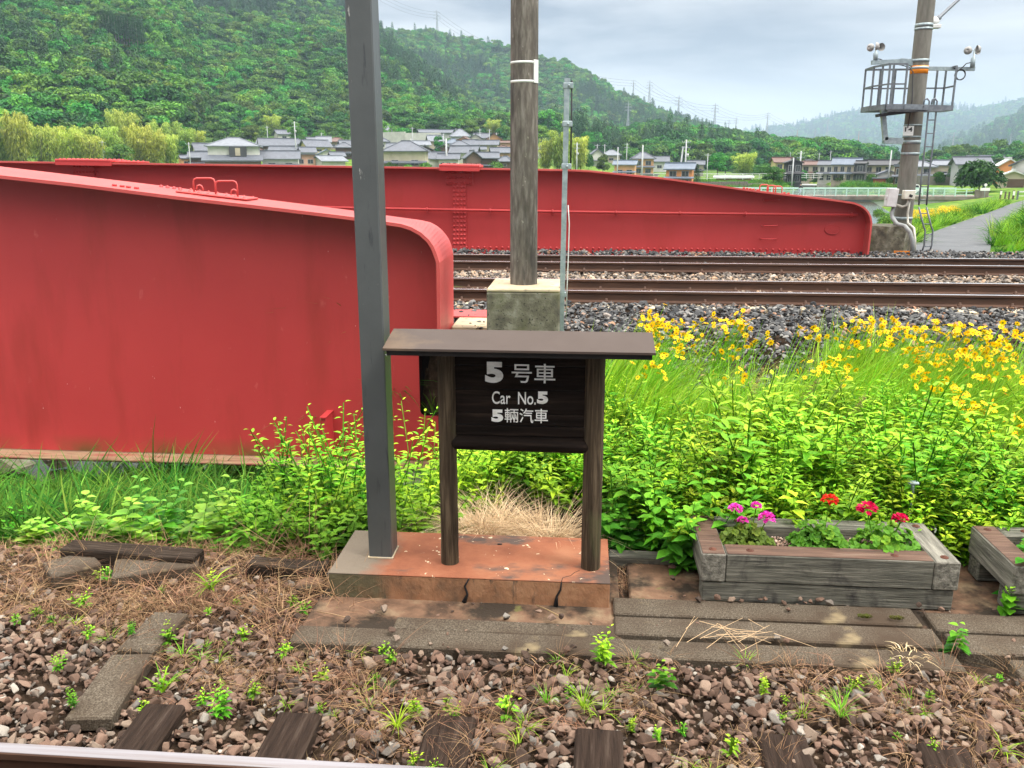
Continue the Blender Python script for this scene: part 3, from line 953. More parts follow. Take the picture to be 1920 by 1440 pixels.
def scatter(name, protos, pos, rot, scl, pick, label, cat):
    """ONE object whose points carry copies of the prototype meshes (uncountable growth, stones)"""
    n = len(pos)
    me = bpy.data.meshes.new(name)
    me.vertices.add(n)
    me.vertices.foreach_set('co', np.asarray(pos, np.float32).ravel())
    for nm, arr in (('turn', rot), ('size', scl)):
        a = me.attributes.new(nm, 'FLOAT_VECTOR', 'POINT')
        a.data.foreach_set('vector', np.asarray(arr, np.float32).ravel())
    a = me.attributes.new('pick', 'INT', 'POINT')
    a.data.foreach_set('value', np.asarray(pick, np.int32))
    o = link(name, me)
    g = bpy.data.node_groups.new(name, 'GeometryNodeTree')
    g.interface.new_socket('Geometry', in_out='INPUT', socket_type='NodeSocketGeometry')
    g.interface.new_socket('Geometry', in_out='OUTPUT', socket_type='NodeSocketGeometry')
    N, K = g.nodes, g.links
    gi, go = N.new('NodeGroupInput'), N.new('NodeGroupOutput')
    iop = N.new('GeometryNodeInstanceOnPoints')
    jn = N.new('GeometryNodeJoinGeometry')
    for p in protos:
        ob = N.new('GeometryNodeObjectInfo')
        ob.inputs['Object'].default_value = p
        gt = N.new('GeometryNodeGeometryToInstance')
        K.new(ob.outputs['Geometry'], gt.inputs[0])
        K.new(gt.outputs[0], jn.inputs[0])

    def attr(nm, ty):
        a = N.new('GeometryNodeInputNamedAttribute')
        a.data_type = ty
        a.inputs['Name'].default_value = nm
        return a.outputs['Attribute']
    e2r = N.new('FunctionNodeEulerToRotation')
    K.new(attr('turn', 'FLOAT_VECTOR'), e2r.inputs[0])
    K.new(gi.outputs[0], iop.inputs['Points'])
    K.new(jn.outputs[0], iop.inputs['Instance'])
    iop.inputs['Pick Instance'].default_value = True
    K.new(attr('pick', 'INT'), iop.inputs['Instance Index'])
    K.new(e2r.outputs[0], iop.inputs['Rotation'])
    K.new(attr('size', 'FLOAT_VECTOR'), iop.inputs['Scale'])
    K.new(iop.outputs[0], go.inputs[0])
    md = o.modifiers.new('scatter', 'NODES')
    md.node_group = g
    return tag(o, label, cat, kind='stuff')


# ------------------------------------------------------------------ forests on the hills (uncountable)
FB = [proto('broadleaf_%d' % i, crown('broad', 1300, 10 + i, .62), L['broad']) for i in range(4)]
FC = [proto('cedar_%d' % i, crown('cedar', 620, 30 + i, .6), L['cedar']) for i in range(3)]


def forest_points(rmin, rmax, cmin, cmax, dens, layers, tmax=1.06):
    a0, a1 = math.atan((cmin - 960) / 1668) - YAW, math.atan((cmax - 960) / 1668) - YAW
    n = int((a1 - a0) / 2 * (rmax ** 2 - rmin ** 2) / dens)
    r = np.sqrt(RNG.uniform(rmin ** 2, rmax ** 2, n))
    a = RNG.uniform(a0, a1, n)
    x, y = r * np.sin(a), r * np.cos(a)
    ms = mountains(x, y)
    tot = np.max([m[0] for m in ms], 0)
    keep = np.zeros(n, bool)
    for k in layers:
        h, t = ms[k][:2]
        keep |= (h >= tot - 2) & (t > .0) & (t < tmax) & (h > 1.0)
    z = T(x, y)
    return x[keep], y[keep], z[keep], r[keep]


def plant_forest(name, pts, label, fc, size, seed, protos_b=FB, protos_c=FC):
    x, y, z, r = pts
    g = np.random.default_rng(seed)
    con = vnoise(x / 70 + seed, y / 70) + g.normal(0, .10, len(x)) > fc
    for nm, sel, pr, lb in (('broadleaf_forest', ~con, protos_b, 'broadleaf '), ('cedar_forest', con, protos_c, 'dark conifer ')):
        k = sel.sum()
        if not k: continue
        s = size * g.uniform(.7, 1.3, k)
        scl = np.stack([s * g.uniform(.85, 1.2, k), s * g.uniform(.85, 1.2, k), s * g.uniform(.8, 1.2, k)], -1)
        rot = np.stack([g.normal(0, .06, k), g.normal(0, .06, k), g.uniform(0, 6.28, k)], -1)
        pos = np.stack([x[sel], y[sel], z[sel] - .6], -1)
        scatter(nm, pr, pos, rot, scl, g.integers(0, len(pr), k), lb + label, 'forest')


plant_forest('forest', forest_points(296, 900, -140, 1110, 26, [0]), 'woodland covering the steep near hillside at left', .62, .98, 1)
plant_forest('forest', forest_points(395, 660, 930, 1760, 36, [2]), 'woodland on the low hill behind the village', .72, .98, 2)
plant_forest('forest', forest_points(395, 560, 1600, 2000, 60, [3]), 'woodland on the low rise behind the houses at right', .95, .7, 5)
plant_forest('forest', forest_points(760, 1300, 560, 1660, 48, [1]), 'woodland on the second ridge under the pylons', .74, 1.05, 3)
plant_forest('forest', forest_points(1700, 4780, 1280, 2000, 620, [4, 5]), 'woodland on the distant misty mountains', .55, 2.3, 4)

# ================================================================== railway: rails, sleepers, ballast bed
def rail_profile(y, top):
    return [(y - .064, top - .153), (y + .064, top - .153), (y + .064, top - .142), (y + .012, top - .122), (y + .008, top - .042),
            (y + .032, top - .030), (y + .0325, top - .004), (y + .029, top - .0), (y - .029, top - .0), (y - .0325, top - .004), (y - .032, top - .030),
            (y - .008, top - .042), (y - .012, top - .122), (y - .064, top - .142)]


def rail(y, top, x0, x1, label, headmat, clips, sp=.64, group='rails of the main line', ph=0.0):
    root = thing('rail', label, 'rail', (0, y, top), 0, group)
    b = MB().prism([(p[0] - y, p[1] - top) for p in rail_profile(y, top)], 'X', x0, x1)
    b.build('rail_body', M['rail_side'], root)
    h = MB().prism([(-.0295, -.003), (.0295, -.003), (.027, .0015), (-.027, .0015)], 'X', x0, x1)
    h.build('running_surface', headmat, root)
    if clips:
        cm = MB().box((0, 0, -.160), (.13, .24, .012)).box((0, -.092, -.146), (.11, .075, .022), bev=.006).box((0, -.085, -.128), (.05, .05, .022), bev=.005)
        cm.lathe([(0.001, .03), (.016, .028), (.016, 0), (.02, -.002)], (0, -.085, -.118), 8)
        cm.box((0, .088, -.146), (.11, .07, .022), bev=.006).lathe([(0.001, .03), (.016, .028), (.016, 0), (.02, -.002)], (0, .085, -.13), 8)
        first = None
        x = x0 + ph
        while x < x1:
            if first is None:
                first = cm.build('rail_clip', M['rail_side'], root, (x, 0, 0))
            else:
                c = first.copy(); COL.objects.link(c); c.parent = root; c.location = (x, 0, 0)
            x += sp
    return root


RT = .80
rail(11.42, RT, -3.0, 9.5, 'main line rail nearest to the yellow flowers, polished top', M['rail_top'], True, .64, ph=.1)
rail(12.59, RT, -3.2, 10.0, 'main line rail second from the yellow flowers, polished top', M['rail_top'], True, .64, ph=.24)
rail(14.90, RT, -3.6, 11.0, 'main line rail second from the far red girder, polished top', M['rail_top'], True, .66, ph=.3)
rail(16.06, RT, -4.0, 11.5, 'main line rail closest to the far red girder, polished top', M['rail_top'], True, .66, ph=.1)
rail(2.80, .15, -6, 6, 'rusty rail with worn head crossing the bottom left corner', M['rail_near'], False, group='rail of the near track')

# concrete sleepers of the near main track peeking out of the ballast
first = None
x = -2.9 + .0
for i in range(19):
    if first is None:
        sm = MB().prism([(-.12, 0), (.12, 0), (.10, .15), (-.10, .15)], 'Y', -1.0, 1.0)
        first = sm.build('concrete_sleeper', M['conc_top'], None, (x, 12.0, RT - .315))
        tag(first, 'concrete sleeper end under the main line rail above the flowers', 'sleeper', 'concrete sleepers of the near main track')
    else:
        c = first.copy(); COL.objects.link(c); c.location = (x, 12.0, RT - .315)
    x += .64

# wooden sleepers of the near track, their ends showing in the brown ballast
SLX = [(-1.835, -.03, .11), (-1.222, -.01, .115), (-.555, 0.01, .125), (.085, .02, .12), (.86, .03, .12), (1.45, .10, .12)]
SLL = ['grooved wooden sleeper end at far left beside the concrete slabs', 'dark wooden sleeper end in front of the grey steel post',
       'cleanest wooden sleeper end, in front of the sign board', 'dark sleeper end with swirling grain in front of the right sign post',
       'wooden sleeper end in front of the planter left half', 'tilted wooden sleeper end under stones in front of the planter right half']
for (sx, rz, w), lb in zip(SLX, SLL):
    b = MB().box((0, 0, 0), (w * 2 * .86, 2.1, .16), bev=.012)
    o = b.build('wooden_sleeper', M['sleeper'], None, (sx, 2.27 + random.uniform(-.02, .05), -.070))
    o.rotation_euler = (R(.6), 0, -rz)
    tag(o, lb, 'sleeper', 'sleepers half buried in the brown ballast')

# ================================================================== red plate girders
NY0, NY1, NYW = 9.0, 9.8, 9.4
near_e = [(0, 328.5), (160, 346), (320, 366.7), (480, 385), (640, 404), (719, 415), (753, 420), (771.5, 426), (789.5, 436), (804, 449), (813, 462), (819, 477), (824, 493), (825.6, 612)]
far_e = [(0, 312), (160, 331), (308, 348.5), (460, 369), (617, 388.5), (718, 403), (753, 407.8), (789.5, 412.7), (807.6, 416.9), (822, 425), (833, 435.8), (842, 448.4), (847, 461), (850, 476), (850.5, 600)]


def resample(pl, n):
    pl = [Vector(p) for p in pl]
    d = [0]
    for a, b_ in zip(pl, pl[1:]): d.append(d[-1] + (b_ - a).length)
    return [Vector([np.interp(t, d, [p[k] for p in pl]) for k in range(3)]) for t in np.linspace(0, d[-1], n)]


ne = [P(x, y, Y=NY0) for x, y in near_e]
fe = [P(x, y, Y=NY1) for x, y in far_e]
# split at the start of the round corner so both edges correspond
ne_s, ne_c = ne[:6], ne[5:]
fe_s, fe_c = fe[:6], fe[5:]
for lst in (ne_s, fe_s):
    s_ = (lst[1] - lst[0]) / (lst[1].x - lst[0].x)
    lst.insert(0, lst[0] + s_ * (-7.6 - lst[0].x))
    lst.insert(0, Vector((-18, lst[0].y, lst[0].z + .02)))
NE = ne_s[:2] + resample(ne_s[1:], 14)[1:] + resample(ne_c, 40)[1:]
FE = fe_s[:2] + resample(fe_s[1:], 14)[1:] + resample(fe_c, 40)[1:]
for lst in (NE, FE):      # carry the end flange straight down to the bearing
    e = lst[-1].copy(); e.z = -.95; lst.append(e)
TH = .035


def strip_solid(A, B, th, inset=0.0):
    """thick ribbon between edge lists A and B (top faces up/out, thickness th inward)"""
    n = len(A)
    v, f = [], []
    for i in range(n):
        t = (A[min(i + 1, n - 1)] - A[max(i - 1, 0)])
        t.y = 0
        t.normalize()
        nd = Vector((-t.z, 0, t.x))
        if nd.z < -.2: nd = -nd
        v += [A[i], B[i], A[i] - nd * th, B[i] - nd * th]
    for i in range(n - 1):
        a, b_ = i * 4, i * 4 + 4
        f += [(a, b_, b_ + 1, a + 1), (a + 2, a + 3, b_ + 3, b_ + 2), (a, a + 2, b_ + 2, b_), (a + 1, b_ + 1, b_ + 3, a + 3)]
    f += [(0, 1, 3, 2), ((n - 1) * 4, (n - 1) * 4 + 2, (n - 1) * 4 + 3, (n - 1) * 4 + 1)]
    return v, f


gird = thing('near_girder', 'large red plate girder with curved end in front at left', 'bridge girder', (-1.6, NYW, -.95))


def rel(o, root):
    """parent a mesh built in world coordinates to a root that stands elsewhere"""
    o.parent = root
    o.matrix_parent_inverse = root.matrix_basis.inverted() if root.type != 'EMPTY' else Matrix.Translation(-Vector(root.location))
    return o


def under(root, name, mb, mat):
    o = mb.build(name, mat)
    for vtx in o.data.vertices: vtx.co -= Vector(root.location)
    o.parent = root
    return o


v, f = strip_solid(NE, FE, TH)
under(gird, 'top_flange', MB().raw(v, f), M['red_light'])
# web with the dark rounded opening near its end
mid = [(a + b_) / 2 for a, b_ in zip(NE, FE)]
h0, h1 = P(785, 660, Y=NYW), P(812, 780, Y=NYW)
hx0, hx1, hz0, hz1, hr = h0.x, h0.x + .24, h1.z, h0.z + .12, .06
top_c = sorted([(p.x, p.z - TH * .9) for p in mid[:-1]])
xe_ = mid[-1].x - .02


def web_top(x): return float(np.interp(x, [p[0] for p in top_c], [p[1] for p in top_c]))


def arc(cx_, cz_, a0, n=6): return [(cx_ + hr * math.cos(R(a0 + k * 90 / n)), cz_ + hr * math.sin(R(a0 + k * 90 / n))) for k in range(n + 1)]


bm = bmesh.new()
xl = [p[0] for p in top_c if p[0] < hx0 - .02]
xr = [p[0] for p in top_c if hx0 < p[0] < xe_]
lp = [[(x_, web_top(x_)) for x_ in xl] + [(hx0, web_top(hx0)), (hx0, -.92), (-18, -.92)],
      [(hx0, web_top(hx0))] + [(x_, web_top(x_)) for x_ in xr if x_ < hx1] + [(hx1, web_top(hx1)), (hx1, hz1), (hx0, hz1)],
      [(hx1, web_top(hx1))] + [(x_, web_top(x_)) for x_ in xr if x_ > hx1] + [(xe_, web_top(xe_)), (xe_, -.92), (hx1, -.92)],
      [(hx0, hz0), (hx1, hz0), (hx1, -.92), (hx0, -.92)],
      [(hx0, hz0)] + arc(hx0 + hr, hz0 + hr, 180), [(hx1, hz0)] + arc(hx1 - hr, hz0 + hr, 270), [(hx0, hz1)] + arc(hx0 + hr, hz1 - hr, 90), [(hx1, hz1)] + arc(hx1 - hr, hz1 - hr, 0)]
for poly in lp:
    bm.faces.new([bm.verts.new((p[0], NYW, p[1])) for p in poly])
bmesh.ops.triangulate(bm, faces=bm.faces[:])
bmesh.ops.recalc_face_normals(bm, faces=bm.faces)
for f_ in bm.faces:
    if f_.normal.y > 0: f_.normal_flip()
me = bpy.data.meshes.new('web')
bm.to_mesh(me); bm.free()
me.materials.append(M['redweb'])
for vtx in me.vertices: vtx.co -= Vector(gird.location)
wo = link('web', me, gird)
sd = wo.modifiers.new('plate', 'SOLIDIFY'); sd.thickness = .022; sd.offset = 0
wo['label'] = 'flat red web plate with grime along its lower edge'
# box behind the opening, coloured near black for the shade inside
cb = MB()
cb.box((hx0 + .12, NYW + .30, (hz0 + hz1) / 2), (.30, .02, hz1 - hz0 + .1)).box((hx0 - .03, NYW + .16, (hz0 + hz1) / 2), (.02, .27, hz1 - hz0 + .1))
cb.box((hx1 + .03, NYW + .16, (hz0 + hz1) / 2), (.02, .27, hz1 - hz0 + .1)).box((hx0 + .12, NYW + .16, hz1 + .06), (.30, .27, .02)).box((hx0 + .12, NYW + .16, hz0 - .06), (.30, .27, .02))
under(gird, 'shade_box', cb, M['dark'])
# bottom flange: dirty tan edge with a red underside, and stiffener stub
fl = MB()
fl.box((-9.8, 9.4, -.940), (16.4, .54, .022), bev=.005)
under(gird, 'bottom_flange', fl, M['red_rust'])
under(gird, 'bottom_cover_plate', MB().box((-9.8, 9.42, -.968), (16.2, .46, .022)), M['red'])
st = P(615, 775, Y=9.3)
sb = MB().box((st.x, 9.25, (st.z - .92) / 2), (.05, .28, st.z + .92)).box((st.x, 9.24, st.z + .006), (.075, .30, .012))
under(gird, 'stiffener', sb, M['red'])


def hoop(c, w, h, r):
    """upright inverted-U handle along X"""
    q = [Vector((-w / 2, 0, 0)), Vector((-w / 2, 0, h - .04)), Vector((-w / 2 + .012, 0, h - .012)), Vector((-w / 2 + .04, 0, h)),
         Vector((w / 2 - .04, 0, h)), Vector((w / 2 - .012, 0, h - .012)), Vector((w / 2, 0, h - .04)), Vector((w / 2, 0, 0))]
    return MB().tube([Vector(c) + p for p in q], r, 8)


def flange_z(x, A=NE, B=FE, f=.5):
    a = np.interp(x, [p.x for p in A[:-16]], [p.z for p in A[:-16]])
    b_ = np.interp(x, [p.x for p in B[:-16]], [p.z for p in B[:-16]])
    return a * (1 - f) + b_ * f


sl = Matrix.Rotation(math.atan(.108), 3, 'Y')
hp = P(408, 367, Y=9.5)
pm = MB().box((hp.x, 9.5, flange_z(hp.x, f=.62) + .012), (.80, .36, .022), sl, bev=.008)
for k in range(8):
    bx = hp.x - .36 + k * .102
    for yy in (9.37, 9.63):
        pm.lathe([(.001, .016), (.012, .012), (.016, 0)], (bx, yy, flange_z(bx, f=.5) + .024), 8)
hpl = under(gird, 'hatch_plate', pm, M['red_light'])
for px in (385, 426):
    q = P(px, 370, Y=9.45)
    o = under(gird, 'lifting_hoop', hoop((q.x, 9.45, flange_z(q.x, f=.55) + .01), .245, .17, .010), M['red_light'])
for px in (374, 438):
    q = P(px, 366, Y=9.6)
    under(gird, 'small_handle', hoop((q.x, 9.62, flange_z(q.x, f=.75) + .02), .075, .065, .009), M['red_light'])
for px, py in ((215, 350), (229, 349.5), (241, 353), (256, 353)):
    q = P(px, py, Y=9.2)
    under(gird, 'flange_bolt', MB().box((q.x, 9.2, flange_z(q.x, f=.25) + .010), (.042, .042, .024), sl, bev=.006), M['red'])
for px in (305, 317, 329, 340):
    q = P(px, 349, Y=9.7)
    under(gird, 'flange_bolt', MB().lathe([(.001, .026), (.018, .02), (.024, 0)], (q.x, 9.66, flange_z(q.x, f=.82)), 10), M['red'])

# --- far girder
FY = 18.0
fpx = [(0, 302), (640, 311), (1060, 317.5), (1100, 319), (1243, 333), (1429, 358.5), (1566, 374), (1601, 379), (1614, 384), (1622, 389), (1629, 396), (1633.5, 405), (1636, 418), (1629, 476)]
ft = [P(x, y, Y=FY - .32) for x, y in fpx]
s_ = (ft[1] - ft[0]) / (ft[1].x - ft[0].x)
ft.insert(0, ft[0] + s_ * (-34 - ft[0].x))
ft[-1].z = .40
FT = [p.copy() for p in ft[:9]] + resample(ft[8:], 26)[1:]
FB2 = [Vector((p.x, FY + .32, p.z)) for p in FT]
fg = thing('far_girder', 'long red plate girder with rivets behind the main line tracks', 'bridge girder', (5.5, FY, .4))
v, f = strip_solid(FT, FB2, .035)
under(fg, 'top_flange', MB().raw(v, f), M['red_light'])
wp = [(p.x, p.z - .03) for p in FT[:-1]]
wp[-1] = (FT[-1].x - .02, .2)
wp.append((-34, .2))
wb = MB()
wb.raw([(p[0], FY - .012, p[1]) for p in wp] + [(p[0], FY + .012, p[1]) for p in wp], [tuple(range(len(wp))), tuple(range(len(wp), 2 * len(wp)))[::-1]])
under(fg, 'web', wb, M['red'])


def dome(mb, c, r, axis='-Y', h=.85, n=8):
    prof = [(r, 0), (r * .85, r * h * .55), (r * .5, r * h * .9), (.0005, r * h)]
    mt = Matrix.Rotation(R(90), 3, 'X') if axis == '-Y' else None
    mb.lathe(prof, c, n, True, mt)


def fpt(x, y, d=.0):
    q = P(x, y, Y=FY - .012 - d)
    return q


# lower flange angle with its row of rivets just above the ballast
lo = MB().box((-14.2, FY - .022, .30), (39.4, .02, .72))
for k in range(150):
    dome(lo, (5.3 - k * .125, FY - .032, fpt(1100, 465).z), .026)
under(fg, 'riveted_angle', lo, M['red'])
# splice plates
sp = MB()
a, b_ = fpt(835, 320), fpt(887, 346.5)
c, d = fpt(848.5, 346.5), fpt(875.5, 480)
sp.box(((a.x + b_.x) / 2, FY - .030, (a.z + b_.z) / 2), (b_.x - a.x, .036, a.z - b_.z))
sp.box(((c.x + d.x) / 2, FY - .030, (c.z + d.z) / 2 - .002), (d.x - c.x, .036, c.z - d.z))
for row in range(3):
    for xx in (839, 845, 851, 857, 865, 871, 877, 883):
        q = fpt(xx, 323.5 + row * 10)
        dome(sp, (q.x, FY - .047, q.z), .029)
for row in range(14):
    for xx in (852, 858.5, 865.5, 871.5):
        q = fpt(xx, 350.5 + row * 8.15)
        dome(sp, (q.x, FY - .047, q.z), .029)
under(fg, 'splice_plate', sp, M['red'])
sp = MB()
a, b_ = fpt(137, 309), fpt(187, 400)
sp.box(((a.x + b_.x) / 2, FY - .030, (a.z + b_.z) / 2), (b_.x - a.x, .036, a.z - b_.z))
for row in range(6):
    for xx in (140, 145.7, 151, 157, 164, 170, 176, 182):
        q = fpt(xx, 312.5 + row * 10)
        dome(sp, (q.x, FY - .047, q.z), .029)
under(fg, 'splice_plate', sp, M['red'])


def ftop(x): return float(np.interp(x, [p.x for p in FT[:12]], [p.z for p in FT[:12]]))


for x0, x1 in ((103, 208), (823, 899)):
    a, b_ = fpt(x0, 300, .32).x, fpt(x1, 300, .32).x
    tl = Matrix.Rotation(math.atan(.016), 3, 'Y')
    cp = MB().box(((a + b_) / 2, FY, ftop((a + b_) / 2) + .035), (b_ - a, .70, .05), tl, bev=.01)
    cp.box(((a + b_) / 2, FY - .335, ftop((a + b_) / 2) - .02), (b_ - a, .02, .09), tl)
    n = int((b_ - a) / .1)
    for k in range(n):
        xx = a + .06 + k * .1
        for yy in (-.24, -.12, .12, .24):
            dome(cp, (xx, FY + yy, ftop(xx) + .06), .022, 'Z')
    under(fg, 'flange_cover_plate', cp, M['red'])
a, b_ = fpt(200, 300, .32).x, fpt(252, 300, .32).x
cp = MB().box(((a + b_) / 2, FY + .05, ftop((a + b_) / 2) + .018), (b_ - a, .5, .03), Matrix.Rotation(math.atan(.016), 3, 'Y'), bev=.008)
for k in range(6):
    for yy in (-.1, .12):
        dome(cp, (a + .05 + k * .1, FY + yy, ftop(a + .05 + k * .1) + .034), .022, 'Z')
under(fg, 'flange_cover_plate', cp, M['red'])
# long pipe with brackets
pp = [(560, 387), (660, 390), (1060, 397), (1240, 399.5), (1400, 401), (1608, 403)]
pts = [P(x, y, Y=FY - .15) for x, y in pp]
pipe = under(fg, 'conduit_pipe', MB().tube([pts[0] - Vector((6, 0, -.06))] + pts, .028, 10), M['red'])
for px in (683, 801, 919, 1036, 1155, 1275, 1398, 1597):
    py = np.interp(px, [p[0] for p in pp], [p[1] for p in pp])
    q = P(px, py, Y=FY - .15)
    k = MB().box((q.x, FY - .08, q.z - .015), (.02, .15, .03)).tube([(q.x - .016, FY - .15, q.z), (q.x + .016, FY - .15, q.z)], .045, 12).box((q.x, FY - .02, q.z), (.05, .012, .16))
    under(fg, 'pipe_bracket', k, M['red'])
for px, py in ((1448, 375.5), (1445, 423.5), (1442, 448.5)):
    q = P(px, py, Y=FY - .12)
    k = MB().tube([(q.x - .15, FY - .01, q.z), (q.x - .15, FY - .12, q.z), (q.x + .15, FY - .12, q.z), (q.x + .15, FY - .01, q.z)], .012, 8)
    under(fg, 'step_rung', k, M['red'])
q = P(1561, 430, Y=FY - .03)
k = MB()
n = 32
k.raw([(q.x + .155 * math.cos(2 * math.pi * i / n), FY - .030, q.z + .105 * math.sin(2 * math.pi * i / n)) for i in range(n)] +
      [(q.x + .155 * math.cos(2 * math.pi * i / n), FY - .010, q.z + .105 * math.sin(2 * math.pi * i / n)) for i in range(n)],
      [tuple(range(n))] + [(i, (i + 1) % n, n + (i + 1) % n, n + i) for i in range(n)])
k.tube([(q.x + .145 * math.cos(2 * math.pi * i / n), FY - .032, q.z + .096 * math.sin(2 * math.pi * i / n)) for i in range(n + 1)], .006, 6, cap=False)
mp_ = under(fg, 'maker_plate', k, M['red'])
mp_['label'] = 'oval cast plate near the rounded girder end'
lt = MB()
for row, (w_, z_) in enumerate(((.10, .055), (.20, .025), (.22, -.005), (.18, -.035), (.10, -.060))):
    nn = int(w_ / .018)
    for i in range(nn):
        lt.box((q.x - w_ / 2 + i * .018 + .009, FY - .033, q.z + z_), (.010 if i % 3 else .006, .006, .016))
o = under(fg, 'raised_lettering', lt, M['red'])
o.parent = mp_
o.matrix_parent_inverse = Matrix.Identity(4)
# guard hoops on the far side of the sloping flange
for px in (1432, 1446, 1458):
    q = P(px, 352, Y=FY + .25)
    k = hoop((q.x, FY + .22, ftop(q.x) - .02), .17, .15, .012)
    under(fg, 'lifting_hoop', k, M['red_light'])
for px in (1394, 1400, 1406, 1412, 1420, 1470, 1478):
    q = P(px, 352, Y=FY + .2)
    under(fg, 'flange_bolt', MB().box((q.x, FY + .15, ftop(q.x) + .012), (.05, .05, .03), bev=.008), M['red'])

# abutment under the girder ends, bearing stones
ab = MB().box((-1.75, 10.1, -1.6), (.9, 2.6, 1.25), bev=.03)
tag(ab.build('bridge_abutment', M['conc_moss']), 'mossy concrete abutment under the curved end of the near girder', 'abutment')
bq = P(890, 605, Y=9.7)
br = MB().box((bq.x + .25, 9.95, bq.z - .22), (1.0, .8, .42), bev=.02)
tag(br.build('bearing_block', M['conc_top']), 'pale concrete block between the girder end and pole foundation', 'concrete block')
pe = MB().box((-1.15, 10.35, P(880, 592, Y=10.2).z), (1.0, .5, .018))
tag(pe.build('cover_plate', M['red_light']), 'thin pinkish steel plate edge beside the girder end', 'steel plate')

# ================================================================== concrete pole in the middle with its foundation
cp_ = thing('concrete_pole', 'tall weathered concrete pole standing on a mossy block behind the sign', 'pole', (-.63, 9.02, 1.2))
pr = [(.142, 0), (.140, 1.5), (.134, 3.2), (.128, 5.0), (.120, 8.0)]
MB().lathe(pr, (0, 0, 0), 40).build('pole', M['conc_pole'], cp_)
z0 = 1.2
fb = MB()
for (x0_, x1_, y0_, y1_, za, zb) in ((-.346, .394, -.42, .40, -1.6, -.035),):
    fb.box(((x0_ + x1_) / 2, (y0_ + y1_) / 2, (za + zb) / 2), (x1_ - x0_, y1_ - y0_, zb - za), bev=.012)
fnd = fb.build('foundation', M['conc_moss'], cp_)
tp = MB().box((.024, -.01, -.0165), (.738, .818, .035), bev=.010).build('foundation_cap', M['conc_top'], cp_)
for py, zt in ((116, 0), (152, 0)):
    q = P(983, py, Y=8.9)
    MB().lathe([(.135, -.012), (.139, -.012), (.139, .012), (.135, .012)], (0, 0, q.z - z0), 32).build('steel_band', M['white_metal'], cp_)
qa, qb = P(1006, 114, Y=8.95), P(1006, 154, Y=8.95)
pl = MB().box((.119, -.068, (qa.z + qb.z) / 2 - z0), (.012, .075, qa.z - qb.z + .02), Matrix.Rotation(R(-30), 3, 'Z'), bev=.003)
pl.build('side_plate', M['white_metal'], cp_)

# thin galvanised post with clamps and a cable on its side
gx0, gx1 = P(1053, 606, Y=8.75), P(1063.5, 147, Y=8.75)
gp = thing('galvanised_post', 'thin pale blue galvanised post with clamps beside the concrete pole', 'post', (gx0.x, 8.75, .3))
dx = (gx1.x - gx0.x)
MB().bar((-.01, 0, -.5), (dx, 0, gx1.z - .3), .062, .050).build('post', M['galv'], gp)
for py in (160, 232, 312):
    q = P(1064, py, Y=8.7)
    t_ = (q.z - gx0.z) / (gx1.z - gx0.z)
    k = MB().box((dx * t_ + .012, -.003, q.z - .3), (.098, .066, .055), bev=.006).lathe([(.001, .02), (.009, .018), (.012, 0)], (dx * t_ + .02, -.036, q.z - .3), 8, True, Matrix.Rotation(R(90), 3, 'X'))
    k.build('clamp', M['galv'], gp)
q = P(1057, 553, Y=8.7)
MB().box((.004, -.002, q.z - .3), (.075, .06, .05), bev=.005).build('clamp', M['galv'], gp)
za, zb = P(1068, 150, Y=8.7).z - .3, P(1068, 318, Y=8.7).z - .3
MB().tube([(dx + .045, 0, za), (dx * .9 + .05, .0, (za + zb) / 2), (dx * .75 + .05, 0, zb)], .009, 6).build('cable', M['cable'], gp)
za, zb = P(1063, 385, Y=8.7).z - .3, P(1060, 470, Y=8.7).z - .3
MB().tube([(dx * .6 + .035, -.01, za), (dx * .5 + .052, -.01, (za * .6 + zb * .4)), (dx * .45 + .05, -.01, zb), (dx * .3 + .045, -.01, zb - .35), (dx * .25 + .04, -.01, zb - .7)], .006, 6).build('white_wire', M['white_metal'], gp)

# ================================================================== catenary pole number 14 at right
KY = 18.95
kb = P(1691, 428, Y=KY)
KX, KZ = kb.x, P(1684, 425, Y=KY - .5).z
U = (KY) / 1640.0


def kp(px, py, dy=0.0):
    q = P(px, py, Y=KY + dy)
    return Vector((q.x - KX, dy, q.z - KZ))


kr = thing('catenary_pole', 'grey concrete catenary pole number 14 with a railed platform and anemometers', 'pole', (KX, KY, KZ))
MB().lathe([(.180, 0), (.174, 1.5), (.162, 4.0), (.150, 7.5)], (0, 0, 0), 32).build('pole', M['conc_pole_far'], kr)
fa, fb_ = kp(1641, 425, -.55), kp(1728, 425, -.55)
f8 = []
w_ = (fb_.x - fa.x) / 2
cxf = (fa.x + fb_.x) / 2
for k in range(8):
    an = R(22.5 + 45 * k)
    f8.append((cxf + w_ * 1.06 * math.cos(an), w_ * 1.06 * math.sin(an)))
MB().prism(f8, 'Z', -1.3, 0).build('foundation', M['conc_moss'], kr)
# orange notice on the foundation
q0, q1 = kp(1677, 470.5, -.62), kp(1708, 479, -.62)
nm = MB().box(((q0.x + q1.x) / 2, -.60, (q0.z + q1.z) / 2), (q1.x - q0.x, .014, q0.z - q1.z), bev=.002).build('notice_plate', M['orange'], kr)


